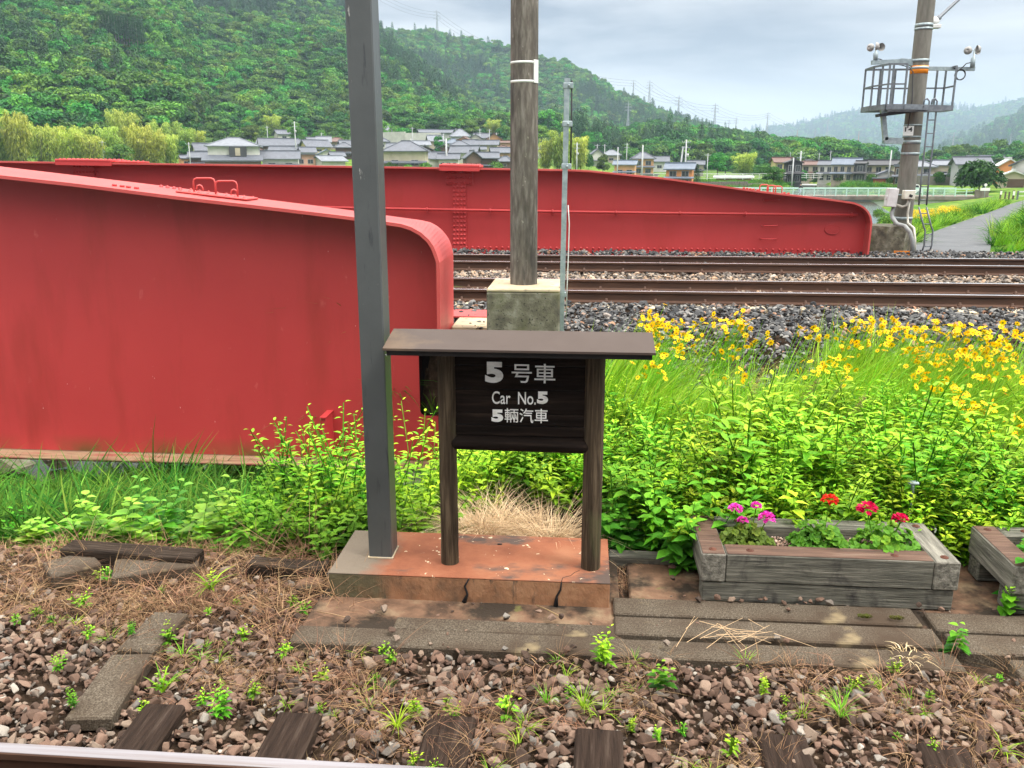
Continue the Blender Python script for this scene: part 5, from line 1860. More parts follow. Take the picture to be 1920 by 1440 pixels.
def house(label, cx, base, wpx, wallpx, roofpx, kind, wall, roof, rot=0.0, dep=.75, win=2, two=False, low=None, cat='house', name='house', over=.7, group=HG, rmin=60, extra=None):
    p, r = march(cx, base, rmin)
    s = r * math.cos(math.atan((cx - 960) / 1668)) / 1668
    w, h, rh = wpx * s, wallpx * s, roofpx * s
    over = min(over, w * .09)
    w -= 2 * over
    d = max(w * dep, 4.5)
    root = thing(name, label, cat, p, -math.atan2(p.x, p.y) + R(rot), group)
    wo = wall_geo(kind, w, d, h, rh).build('wall', W[wall], root)
    roof_geo(kind, w, d, h, rh, over).build('roof', RF[roof], root)
    if win:
        floors = [h * .5] if not two else [h * .74, h * .25]
        for zf in floors:
            for i in range(win):
                window(root, (i - (win - 1) / 2) * w / max(win, 1) * .95, -d / 2, zf, min(1.7, w / win * .5), min(1.2, h * .28))
    if two or (wallpx >= 19 and kind != 'flat' and extra is None):
        rfh = MB().prism([(-d / 2 - 1.1, h * .46), (-d / 2 - 1.1, h * .50), (-d / 2 + .02, h * .58), (-d / 2 + .02, h * .54)], 'X', -w / 2 - .4, w / 2 + .4)
        rfh.build('porch_roof', RF[roof], root)
    if extra: extra(root, w, d, h, rh, s)
    return root


def big_house_extra(root, w, d, h, rh, s):
    MB().box((w * .10, -d / 2 - .5, h * .78), (w * .34, 1.0, h * .40)).build('balcony_screen', W['dark'], root)
    MB().box((w * .10, -d / 2 - 1.02, h * .78), (w * .10, .06, h * .30)).build('bamboo_blind', W['beige'], root)
    MB().prism([(-d / 2 - 2.6, h * .40), (-d / 2 - 2.6, h * .45), (-d / 2 + .02, h * .66), (-d / 2 + .02, h * .60)], 'X', -w * .62, w * .60).build('lower_roof', RF['slate'], root)
    MB().box((0, -d / 2 - 1.2, h * .2), (w * 1.1, 2.2, h * .4)).build('lower_wall', W['brown'], root)


HS = [
    # label, cx, base, width, wall, roof (px), kind, wall, roof colour, rot, dep, windows, two
    ('small grey roofed house half hidden in the bamboo grove', 132, 252, 42, 10, 10, 'hip', 'beige', 'pale', 10, .7, 2, 0),
    ('pale roofed shed deep inside the bamboo at far left', 74, 262, 16, 7, 6, 'gable', 'grey', 'pale', 0, .7, 0, 0),
    ('white gabled storehouse left behind the big hip roofed house', 386, 303, 46, 19, 14, 'gable', 'white', 'slate', 14, .6, 1, 0),
    ('low slate roofed wing in front of the white storehouse', 392, 316, 72, 19, 11, 'gable', 'brown', 'slate', -6, .5, 0, 0),
    ('little orange walled house at the left end of the village', 348, 312, 22, 14, 6, 'gable', 'orange', 'slate', 10, .8, 1, 0),
    ('low slate roof with a small front gable right of the big house', 528, 320, 74, 20, 15, 'gable', 'white', 'slate', -4, .6, 2, 0),
    ('timber house with twin gables above the big house roof', 521, 292, 70, 17, 14, 'gable', 'brown', 'slate', 5, .55, 3, 0),
    ('slate roofed house beneath the twin gables', 533, 299, 54, 12, 12, 'gable', 'beige', 'slate', -12, .6, 0, 0),
    ('white house alone among trees above the left village', 530, 263, 30, 10, 8, 'gable', 'white', 'slate', 20, .7, 1, 0),
    ('cream gabled house with a long slate roof near the grey post', 592, 289, 54, 12, 13, 'gable', 'yellow', 'slate', 24, .7, 1, 0),
    ('grey roofed house below the cream gabled one', 570, 298, 46, 11, 10, 'gable', 'white', 'slate', 8, .7, 2, 0),
    ('pink walled flat roofed house left of the grey post', 574, 316, 44, 25, 2, 'flat', 'pink', 'slate', 0, .7, 2, 0),
    ('white gabled house directly left of the grey post', 618, 316, 58, 13, 10, 'gable', 'white', 'pale', 30, .7, 0, 0),
    ('brown hip roofed house beside the grey post', 632, 280, 36, 13, 8, 'hip', 'beige', 'brown', 0, .7, 2, 0),
    ('timber house half behind the grey post', 646, 298, 38, 20, 9, 'hip', 'brown', 'slate', 0, .7, 2, 0),
    ('small grey roof among round trees above the village', 586, 271, 28, 7, 6, 'gable', 'beige', 'slate', -8, .7, 0, 0),
    ('slate roofed house half behind the grey post low down', 632, 306, 30, 12, 8, 'gable', 'brown', 'slate', 12, .7, 0, 0),
    ('temple hall with a tall pale roof on the hillside right of the grey post', 729, 256, 30, 6, 15, 'hip', 'white', 'pale', 0, .8, 0, 0),
    ('white storehouse with a dark base on the hillside', 803, 265, 40, 15, 6, 'gable', 'white', 'slate', 12, .5, 3, 0),
    ('grey roofed hall right of the white storehouse on the hillside', 834, 258, 34, 8, 6, 'gable', 'white', 'slate', -10, .6, 0, 0),
    ('temple with a pale pyramid roof above the middle village', 863, 266, 40, 9, 14, 'hip', 'white', 'pale', 0, .95, 0, 0),
    ('orange walled house under the pyramid roof', 872, 281, 26, 17, 6, 'front', 'bright', 'brown', -15, .8, 0, 0),
    ('white house with dark gable right of the pyramid roof', 892, 276, 26, 15, 8, 'front', 'white', 'slate', 0, .8, 1, 0),
    ('slate hip roofed house left below the orange house', 862, 289, 38, 15, 9, 'hip', 'pink', 'slate', 0, .8, 2, 0),
    ('cream house with a low slate roof left of the concrete pole', 914, 288, 46, 15, 9, 'gable', 'cream', 'slate', -6, .6, 2, 0),
    ('salmon walled house touching the concrete pole', 946, 284, 28, 15, 4, 'gable', 'pink', 'brown', 0, .7, 1, 0),
    ('large cream house with a broad grey hip roof right of the grey post', 763, 326, 86, 40, 19, 'hip', 'cream', 'slate', -6, .8, 2, 0),
    ('yellow gabled house at the right edge of the grey post', 715, 322, 30, 28, 12, 'front', 'yellow', 'slate', 0, .8, 0, 0),
    ('slate roofed house between the cream house and the red splice plate', 818, 315, 42, 16, 13, 'gable', 'white', 'slate', 16, .7, 0, 0),
    ('low house with a tiny gable above the red splice plate', 842, 318, 44, 18, 10, 'gable', 'white', 'slate', -4, .5, 3, 0),
    ('long slate roof with white trimmed gable behind the splice plate', 872, 305, 56, 17, 13, 'gable', 'white', 'slate', -14, .6, 0, 0),
    ('dark brown gabled house above the red girder left of the concrete pole', 885, 326, 34, 28, 14, 'front', 'brown', 'slate', 12, .9, 0, 0),
    ('brown boarded house with slate roof close to the concrete pole', 914, 324, 46, 26, 11, 'gable', 'brown', 'slate', 0, .6, 0, 0),
    ('slate roofed house touching the concrete pole low down', 938, 306, 40, 18, 10, 'gable', 'pink', 'slate', 8, .6, 1, 0),
    ('grey roofed house behind the grey post on its right side', 716, 281, 32, 14, 8, 'hip', 'white', 'slate', 0, .7, 1, 0),
    ('pale roofs under the white retaining wall', 784, 284, 46, 11, 8, 'gable', 'white', 'pale', 10, .6, 0, 0),
    ('small brown gabled house under the white retaining wall', 832, 290, 34, 10, 8, 'front', 'brown', 'slate', 0, .8, 0, 0),
    ('little cream shop front in the middle of the roofs', 899, 297, 28, 15, 6, 'gable', 'cream', 'slate', 0, .7, 1, 0),
    ('tan roofed house in front of the salmon house', 944, 292, 36, 10, 8, 'hip', 'cream', 'brown', 0, .7, 1, 0),
    ('grey roofed house left of the tall bamboo by the thin post', 1017, 296, 30, 14, 8, 'hip', 'white', 'slate', 0, .7, 1, 0),
    ('slate gabled house right of the thin galvanised post', 1118, 312, 30, 20, 11, 'front', 'white', 'slate', 10, .8, 0, 0),
    ('pale hip roofed house behind the first power poles', 1146, 306, 38, 14, 10, 'hip', 'cream', 'pale', 0, .8, 1, 0),
    ('cream house with blue roof under the leaning pole', 1172, 336, 46, 26, 8, 'gable', 'orange', 'blue', -6, .7, 2, 0),
    ('two storey orange and cream house with a slate hip roof', 1204, 328, 46, 29, 12, 'hip', 'orange', 'slate', 6, .8, 2, 1),
    ('grey roofed house between the orange houses', 1236, 322, 38, 18, 10, 'gable', 'white', 'slate', 0, .7, 1, 0),
    ('orange house with blue tiled roof nearest the red girder slope', 1274, 350, 58, 31, 11, 'gable', 'bright', 'blue', -5, .6, 2, 1),
    ('beige gabled house beside the brown bush', 1274, 316, 34, 16, 8, 'gable', 'beige', 'slate', 14, .7, 1, 0),
    ('grey house at the right end of the orange houses', 1304, 330, 34, 20, 8, 'gable', 'cream', 'slate', 0, .7, 2, 0),
    ('white shed with flat pale roof above the red girder', 1218, 342, 36, 14, 2, 'flat', 'white', 'pale', 0, .7, 0, 0),
]
for (lb, cx, ba, wp_, wl_, rp_, kd, wc, rc, ro, dp, wi, tw) in HS:
    house(lb, cx, ba, wp_, wl_, rp_, kd, wc, rc, ro, dp, wi, bool(tw))
_fill = [('slate', 'white'), ('slate', 'brown'), ('pale', 'beige'), ('blue', 'white'), ('slate', 'cream'), ('brown', 'orange')]
for i, (cx, ba, w, lb) in enumerate([(500, 281, 34, 'slate roof peeping over the twin gabled house, left'), (558, 283, 34, 'slate roof between the twin gables and the cream gabled house'), (608, 282, 30, 'small roof behind the cream gabled house'), (612, 300, 36, 'low roof in front of the brown hip roofed house'),
                                     (650, 286, 30, 'roof against the left side of the grey post, upper'), (480, 300, 30, 'small roof touching the big house roof'), (742, 288, 36, 'roof above the large cream house, left'), (796, 296, 40, 'broad roof above the large cream house, right'),
                                     (816, 280, 32, 'roof under the right end of the white retaining wall'), (850, 280, 30, 'roof between the wall and the orange house'), (882, 285, 32, 'roof below the orange house'), (926, 277, 34, 'blue grey roof behind the cream house at the concrete pole'), (902, 270, 30, 'upper roof by the two crossarm poles'), (948, 316, 34, 'low roof against the concrete pole')]):
    rf_, wl2 = _fill[i % 6]
    house(lb, cx, ba, w, _fill.index((rf_, wl2)) % 3 * 2 + 10, 9 + i % 3, ('gable', 'hip', 'gable', 'front')[i % 4], wl2, rf_, (i * 37) % 30 - 15, .7, 1)
house('big two storey house with pale hip roof and dark balcony screen', 443, 322, 98, 45, 16, 'hip', 'white', 'pale', -5, .8, 2, False, extra=big_house_extra)
HR = 'houses along the far river bank at right'
for (lb, cx, ba, wp_, wl_, rp_, kd, wc, rc, ro, dp, wi, tw) in [
    ('cream house with reddish roof at the left end of the river row', 1464, 336, 40, 30, 9, 'gable', 'yellow', 'brown', 15, .8, 2, 1),
    ('dark modern house with a steep black gable in the river row', 1484, 345, 34, 38, 7, 'front', 'dark', 'dark', 8, .8, 2, 1),
    ('cream house with dark hip roof behind the black gable', 1514, 332, 36, 24, 8, 'hip', 'cream', 'dark', 0, .8, 2, 0),
    ('cream terraced house with red trimmed roof in the river row', 1520, 341, 42, 28, 7, 'gable', 'cream', 'brown', -8, .7, 2, 1),
    ('white terraced house left of the dormer roofs', 1548, 341, 32, 30, 8, 'gable', 'white', 'slate', -6, .7, 2, 1),
    ('cream terraced house under the left dormer', 1573, 341, 30, 31, 12, 'gable', 'beige', 'blue', -6, .7, 2, 1),
    ('beige terraced house under the right dormer', 1598, 341, 30, 31, 12, 'gable', 'cream', 'blue', -6, .7, 2, 1),
    ('blue black townhouse in the river row', 1612, 342, 22, 34, 5, 'gable', 'dark', 'dark', -6, .8, 1, 1),
    ('two storey cream house with broad dark roof left of the catenary pole', 1650, 341, 64, 30, 9, 'gable', 'cream', 'dark', -14, .7, 3, 1),
    ('small white house with low gable left of the catenary pole', 1662, 343, 38, 16, 8, 'front', 'white', 'slate', 6, .8, 1, 0),
    ('narrow brown house touching the catenary pole', 1682, 348, 18, 34, 5, 'flat', 'brown', 'slate', 0, .9, 1, 1),
    ('hip roofed cream house seen through the ladder', 1722, 344, 56, 30, 11, 'hip', 'beige', 'pale', 5, .8, 2, 1),
    ('cream two storey house with a dark window right of the ladder', 1766, 343, 40, 32, 9, 'gable', 'cream', 'pale', -4, .8, 1, 0),
    ('large grey warehouse with a broad slate gable roof behind the round tree', 1815, 348, 66, 38, 14, 'gable', 'grey', 'slate', 14, .9, 0, 0),
    ('long slate roof rising behind the warehouse', 1850, 316, 78, 16, 8, 'gable', 'grey', 'slate', 0, .5, 0, 0),
    ('orange gabled house behind the round tree at right', 1884, 346, 50, 30, 17, 'front', 'bright', 'white', 10, .9, 0, 0),
    ('white gabled house with slate roof at the right picture edge', 1926, 348, 60, 36, 16, 'front', 'white', 'slate', -12, .9, 1, 0),
]:
    house(lb, cx, ba, wp_, wl_, rp_, kd, wc, rc, ro, dp, wi, bool(tw), group=HR)


def garage_extra(root, w, d, h, rh, s):
    MB().box((w * .10, -d / 2 - .05, h * .42), (w * .62, .08, h * .72)).build('garage_door', W['brown'], root)


house('low cream garage with a dark brown door at right', 1896, 352, 54, 20, 12, 'front', 'cream', 'white', 4, .6, 0, False, name='garage', cat='garage', group=HR, extra=garage_extra)
house('small red shed among bushes left of the catenary pole', 1648, 345, 26, 10, 2, 'flat', 'red', 'pale', 0, .6, 0, False, name='shed', cat='shed', group=HR)
house('long red shed with a white curved roof above the red girder', 1375, 341, 74, 8, 3, 'gable', 'red', 'white', 0, .3, 0, False, name='shed', cat='shed', group=HR)
house('white flat shed on the grass behind the cyclist', 1511, 362, 36, 14, 2, 'flat', 'white', 'white', 0, .5, 0, False, name='shed', cat='shed', group=HR, rmin=90)
# dormers on the river row: small rooftop houses are parts of their houses already; retaining walls and bank walls follow


def wall_run(label, pts, h0, mat, name='retaining_wall', thick=.5, group=None):
    """wall along photo points (base pixels), height in metres"""
    b = MB()
    q = [march(x, y)[0] for x, y in pts]
    for a, c in zip(q, q[1:]):
        d = (c - a)
        b.box(((a.x + c.x) / 2, (a.y + c.y) / 2, (a.z + c.z) / 2 + h0 / 2 - 1.5), (math.hypot(d.x, d.y) + .05, thick, h0 + 3), math.atan2(d.y, d.x))
    return tag(b.build(name, mat), label, 'wall', group)


wall_run('white plastered retaining wall on the hillside below the storehouse', [(716, 269), (760, 271), (826, 273)], 4.6, W['white'])
wall_run('grey stone bank wall under the white railing across the river', [(1245, 352), (1400, 350), (1500, 352)], 1.0, M['conc_pole'])
wall_run('low grey block wall in front of the houses at the ladder', [(1695, 346), (1740, 347), (1790, 347)], 1.6, M['conc_pole_far'])


def railing(label, pts, h, mat, posts, name='railing', rails=2, base=None, rr=.05):
    """railing along world points"""
    root = thing(name, label, 'railing', pts[0])
    o = Vector(pts[0])
    b = MB()
    for a, c in zip(pts, pts[1:]):
        for k in range(rails):
            z = h * (1 - k / max(rails - .4, 1))
            b.bar(Vector(a) - o + Vector((0, 0, z)), Vector(c) - o + Vector((0, 0, z)), .09, .12 if k == 0 else .07)
    b.build('rail_bars', mat, root)
    L_ = sum((Vector(c) - Vector(a)).length for a, c in zip(pts, pts[1:]))
    first = None
    for i in range(posts):
        t = i / (posts - 1) * (len(pts) - 1)
        k = min(int(t), len(pts) - 2)
        p = Vector(pts[k]).lerp(Vector(pts[k + 1]), t - k) - o
        if first is None:
            first = MB().box((0, 0, h / 2), (.12, .12, h)).build('rail_post', mat, root, p)
        else:
            c = first.copy(); COL.objects.link(c); c.parent = root; c.location = p
    return root


q = [march(x, 345)[0] for x in (1225, 1400, 1470)] + [march(x, 343)[0] for x in (1545, 1640)]
railing('white railing on the far bank beyond the red girder slope', [p + Vector((0, 0, .9)) for p in q], 1.2, M['white_metal'], 22, rails=3)

# ------------------------------------------------------------------ road bridge over the river
b0, b1 = P(1380, 367, Y=128), P(1822, 367, Y=128)
bz = b0.z
br_ = thing('road_bridge', 'grey road bridge with pale green railing behind the red girder', 'bridge', ((b0.x + b1.x) / 2, 128, bz - 2))
hw_ = (b1.x - b0.x) / 2
MB().box((0, 2.6, 1.75), (hw_ * 2 + 8, 6.0, .5)).build('deck', M['bridge_deck'], br_)
MB().box((-1.0, 1.2, .70), (hw_ * 2 + 4, 2.6, 1.55)).build('girder', M['bridge_girder'], br_)
MB().box((hw_ - 4.2, -.13, .72), (8.6, .05, 1.5)).build('pale_panel', W['white'], br_)
MB().box((hw_ + 3.2, 2.2, -.6), (4.5, 6, 4.2)).build('abutment', M['conc_moss'], br_)
MB().box((hw_ + 1.2, -.2, 2.35), (1.7, .5, 1.1)).build('end_post', M['bridge_deck'], br_)
rb = MB()
for yy in (-.25, 5.4):
    rb.box((-1, yy, 3.0), (hw_ * 2 + 2, .10, .13)).box((-1, yy, 2.62), (hw_ * 2 + 2, .06, .07)).box((-1, yy, 2.28), (hw_ * 2 + 2, .06, .07))
rb.build('railing_bars', M['mint'], br_)
first = None
for i in range(24):
    x = -hw_ - 1 + i * (hw_ * 2 + 1.6) / 23
    if first is None:
        first = MB().box((0, -.25, 2.5), (.14, .12, 1.0)).build('railing_post', M['mint'], br_, (x, 0, 0))
    else:
        c = first.copy(); COL.objects.link(c); c.parent = br_; c.location = (x, 0, 0)
MB().tube([(-hw_, -.5, .3), (hw_ + 1, -.5, .3)], .12, 8).build('water_pipe', M['mint'], br_)


def skin_mesh(name, verts, edges, radii, mat, parent=None, sub=2, root_i=0):
    me = bpy.data.meshes.new(name)
    me.from_pydata(verts, edges, [])
    o = link(name, me)
    o.modifiers.new('skin', 'SKIN')
    for i, r_ in enumerate(radii):
        me.skin_vertices[0].data[i].radius = (r_, r_) if not isinstance(r_, tuple) else r_
    me.skin_vertices[0].data[root_i].use_root = True
    s = o.modifiers.new('sub', 'SUBSURF'); s.levels = sub; s.render_levels = sub
    bpy.context.view_layer.update()
    m2 = bpy.data.meshes.new_from_object(o.evaluated_get(bpy.context.evaluated_depsgraph_get()))
    bpy.data.objects.remove(o)
    m2.materials.clear(); m2.materials.append(mat)
    for p in m2.polygons: p.use_smooth = True
    return link(name, m2, parent)


# person riding along the bridge
pp_ = P(1498, 366, Y=129.2)
pe_ = thing('person', 'person in dark jacket and black hair leaning forward on the bridge', 'person', (pp_.x, 129.2, bz))
skin = flat('skin', (.45, .28, .20), .6)
jack = flat('dark_jacket', (.03, .03, .04), .8)
trou = flat('pale_trousers', (.45, .52, .60), .8)
bv = [(0, 0, .95), (.02, 0, 1.15), (.10, 0, 1.38), (.16, 0, 1.48), (.21, 0, 1.60), (.22, 0, 1.70),
      (.10, -.17, 1.40), (.26, -.20, 1.18), (.46, -.17, 1.08), (.53, -.16, 1.07), (.10, .17, 1.40), (.26, .20, 1.18), (.46, .17, 1.08), (.53, .16, 1.07),
      (.0, -.10, .90), (.22, -.11, .62), (.10, -.11, .28), (.22, -.11, .24), (.0, .10, .90), (.10, .11, .52), (-.10, .11, .12), (.04, .11, .08)]
be = [(0, 1), (1, 2), (2, 3), (3, 4), (4, 5), (2, 6), (6, 7), (7, 8), (8, 9), (2, 10), (10, 11), (11, 12), (12, 13), (0, 14), (14, 15), (15, 16), (16, 17), (0, 18), (18, 19), (19, 20), (20, 21)]
brd = [.14, .13, .14, .055, .095, .085, .06, .045, .035, .04, .06, .045, .035, .04, .085, .07, .045, .035, .085, .07, .045, .035]
skin_mesh('body', bv, be, brd, skin, pe_)
skin_mesh('jacket', [bv[i] for i in (0, 1, 2, 6, 7, 8, 10, 11, 12)], [(0, 1), (1, 2), (2, 3), (3, 4), (4, 5), (2, 6), (6, 7), (7, 8)], [.16, .155, .165, .08, .062, .05, .08, .062, .05], jack, pe_)
skin_mesh('trousers', [bv[i] for i in (0, 14, 15, 16, 18, 19, 20)], [(0, 1), (1, 2), (2, 3), (0, 4), (4, 5), (5, 6)], [.155, .10, .085, .06, .10, .085, .06], trou, pe_)
MB().lathe([(.001, .13), (.07, .11), (.115, .04), (.118, -.03), (.10, -.07)], (.20, 0, 1.66), 14).build('hair', M['ink'], pe_)
by = thing('bicycle', 'bicycle under the person on the bridge, mostly behind the railing', 'bicycle', (pp_.x + .05, 129.2, bz))
for xw in (-.52, .52):
    wheel = MB().tube([(xw + .32 * math.cos(2 * math.pi * i / 24), 0, .33 + .32 * math.sin(2 * math.pi * i / 24)) for i in range(25)], .022, 8, cap=False)
    for k in range(8):
        wheel.tube([(xw, 0, .33), (xw + .31 * math.cos(k * math.pi / 4), 0, .33 + .31 * math.sin(k * math.pi / 4))], .004, 4)
    wheel.build('wheel', M['cable'], by)
MB().tube([(-.52, 0, .33), (-.05, 0, .30), (-.15, 0, .85)], .02, 8).tube([(-.05, 0, .30), (.38, 0, .85), (.52, 0, .33)], .02, 8).tube([(-.13, 0, .80), (.38, 0, .82)], .02, 8).build('frame', M['galv'], by)
MB().box((-.16, 0, .90), (.24, .14, .06), bev=.025).build('saddle', M['black'], by)
MB().tube([(.42, -.26, 1.02), (.42, 0, .98), (.42, .26, 1.02)], .016, 8).build('handlebar', M['galv'], by)

# car on the bridge behind the ladder
cp0 = P(1712, 364, Y=133)
car = thing('car', 'small white car on the road seen through the ladder', 'car', (cp0.x, 134.5, bz))
body = MB().prism([(-1.65, .25), (-1.70, .55), (-1.60, .80), (-1.05, .88), (1.15, .88), (1.62, .78), (1.68, .5), (1.62, .25)], 'Y', -.72, .72)
body.build('body', M['plate'], car)
MB().prism([(-1.05, .88), (-.62, 1.42), (1.0, 1.45), (1.25, .88)], 'Y', -.66, .66).build('cabin', M['plate'], car)
MB().prism([(-.92, .92), (-.58, 1.36), (.1, 1.38), (.1, .92)], 'Y', -.668, .668).prism([(.18, .92), (.18, 1.38), (.95, 1.38), (1.12, .92)], 'Y', -.668, .668).build('side_window', M['glass'], car)
for xw in (-1.05, 1.05):
    for yw in (-.68, .68):
        wh = MB().lathe([(.001, -.09), (.28, -.09), (.29, -.05), (.29, .05), (.28, .09), (.001, .09)], (xw, yw, .29), 20, True, Matrix.Rotation(R(90), 3, 'X')).build('wheel', M['black'], car)
MB().box((1.66, -.5, .66), (.06, .26, .18), bev=.02).box((1.66, .5, .66), (.06, .26, .18), bev=.02).build('tail_light', W['red'], car)
MB().box((-1.67, 0, .62), (.05, 1.2, .14), bev=.02).build('headlight', M['box_grey'], car)

# posts, gate and sign by the levee road
for i, (px, pt_, pb_) in enumerate([(1875, 358, 371), (1884, 361, 372), (1891, 362, 373), (1899, 359, 372)]):
    p, r = march(px, pb_ + 2, 40)
    s = r / 1750
    o = MB().box((0, 0, (pb_ - pt_) * s / 2), (.16, .16, (pb_ - pt_) * s + .3), bev=.02).build('wooden_post', M['trunk'], None, p)
    tag(o, 'low wooden post beside the levee road under the houses', 'post', 'low posts by the levee road')
    if i in (0, 3): MB().box((0, -.09, (pb_ - pt_) * s * .8), (.22, .03, .45)).build('white_notice', M['plate'], o)
p, r = march(1845, 371, 40)
rs = thing('roadside_sign', 'small white sign boards on a pole near the end of the green railing', 'sign', p)
s = r / 1750
MB().tube([(0, 0, -.3), (0, 0, 23 * s)], .05, 8).build('pole', M['galv'], rs)
MB().box((0, -.05, 14.5 * s), (16 * s, .05, 5 * s)).build('panel', M['plate'], rs)
MB().lathe([(.001, .02), (2.6 * s, .02), (2.6 * s, -.02), (.001, -.02)], (0, -.05, 22 * s), 16, False, Matrix.Rotation(R(90), 3, 'X')).build('round_panel', M['plate'], rs)
p, r = march(1914, 374, 40)
s = r / 1750
gt = thing('gate', 'white metal gate beside the levee road at the right edge', 'gate', p)
MB().box((-6 * s, 0, 7 * s), (.12, .12, 15 * s)).box((9 * s, 0, 7 * s), (.12, .12, 15 * s)).build('gate_post', M['galv_dark'], gt)
MB().box((1.5 * s, 0, 13 * s), (15 * s, .06, 2 * s)).box((1.5 * s, 0, 6 * s), (15 * s, .06, 1.0 * s)).build('gate_bar', M['white_metal'], gt)

# ------------------------------------------------------------------ trees that stand apart
TP = {}
for nm, kd, n, sd, lf, lm in (('broad1', 'broad', 2600, 51, .42, 'broad'), ('broad2', 'broad', 2600, 52, .42, 'broad'), ('cedar1', 'cedar', 2000, 53, .42, 'cedar'),
                              ('bamboo1', 'bamboo', 3600, 54, .46, 'bamboo'), ('bamboo2', 'bamboo', 3600, 55, .46, 'bamboo'), ('bamboo3', 'bamboo', 3600, 58, .46, 'bamboo'), ('shrub1', 'shrub', 1800, 56, .34, 'broad'), ('shrub2', 'shrub', 1800, 57, .34, 'broad')):
    vfs = crown(kd, n, sd, lf)
    TP[nm] = (npmesh('crown', *vfs[:2], L[lm], vfs[2]), vfs[0][:, 2].max(), np.abs(vfs[0][:, :2]).max())
tk = {}
for kd, hh, r_ in (('broad', 7.2, .24), ('cedar', 12.5, .22), ('bamboo', 9.5, .07), ('shrub', 1.3, .06)):
    b = MB()
    if kd == 'bamboo':
        for k in range(10):
            an = k * 2.4
            b.tube([(1.4 * math.cos(an) * (k % 3) / 2, 1.4 * math.sin(an) * (k % 3) / 2, -.8), (1.5 * math.cos(an) * (k % 3) / 2, 1.5 * math.sin(an) * (k % 3) / 2, 5), (2.2 * math.cos(an + .3) * (.4 + (k % 3) / 2), 2.2 * math.sin(an + .3) * (.4 + (k % 3) / 2), hh)], [r_, r_ * .8, r_ * .4], 6)
    else:
        b.tube([(0, 0, -1.2), (.05, 0, hh * .35), (.0, .08, hh * .7), (.06, 0, hh)], [r_, r_ * .8, r_ * .5, r_ * .15], 8)
        if kd == 'broad':
            for k in range(6):
                an = k * 1.05
                z = hh * (.28 + .08 * k)
                b.tube([(0, 0, z), (1.3 * math.cos(an), 1.3 * math.sin(an), z + 1.1), (2.6 * math.cos(an), 2.6 * math.sin(an), z + 1.7)], [r_ * .45, r_ * .3, r_ * .1], 6)
    o = b.build('trunk', M['trunk'])
    tk[kd] = o.data
    bpy.data.objects.remove(o)


def tree(kind, label, cx, base, hpx, wpx=None, group='trees around the village', name='tree', cat='tree', rot=None, rmin=60, at=None):
    if at is None:
        p, r = march(cx, base, rmin)
    else:
        p, r = at, math.hypot(at.x, at.y)
    s = r * math.cos(math.atan((cx - 960) / 1668)) / 1668
    me, zm, rm = TP[kind]
    root = thing(name, label, cat, p, random.uniform(0, 6.28) if rot is None else rot, group)
    k = hpx * s / zm
    kw = k if wpx is None else wpx * s / (2 * rm * .9)
    c = link('crown', me, root); c.scale = (kw, kw, k)
    t = link('trunk', tk[kind.rstrip('0123456789')], root); t.scale = (kw, kw, k)
    return root


BG = 'yellow green bamboo along the foot of the hill'
for i, (cx, ba, h, w, kd) in enumerate([(8, 315, 95, 60, 1), (38, 318, 108, 66, 2), (84, 318, 84, 60, 3), (112, 306, 72, 50, 1), (140, 318, 76, 64, 2), (175, 318, 66, 60, 3), (206, 305, 70, 60, 1), (228, 292, 84, 56, 2),
                                        (246, 300, 92, 60, 3), (266, 316, 84, 60, 1), (290, 318, 78, 58, 2), (318, 316, 66, 48, 3), (300, 292, 66, 50, 1), (352, 290, 50, 46, 2), (374, 284, 40, 34, 3), (330, 284, 56, 40, 1), (60, 296, 66, 50, 2), (155, 292, 56, 46, 1)]):
    tree('bamboo%d' % kd, 'arching yellow green bamboo clump behind the far red girder at left', cx, ba, h, w, BG, 'bamboo_clump', 'bamboo')
tree('broad1', 'dark green tree standing among the bamboo by a white power pole', 226, 322, 52, 60)
tree('broad2', 'dark round tree at the right end of the bamboo', 343, 308, 46, 34)
tree('cedar1', 'dark conifer at far left behind the bamboo', 20, 306, 84, 44)
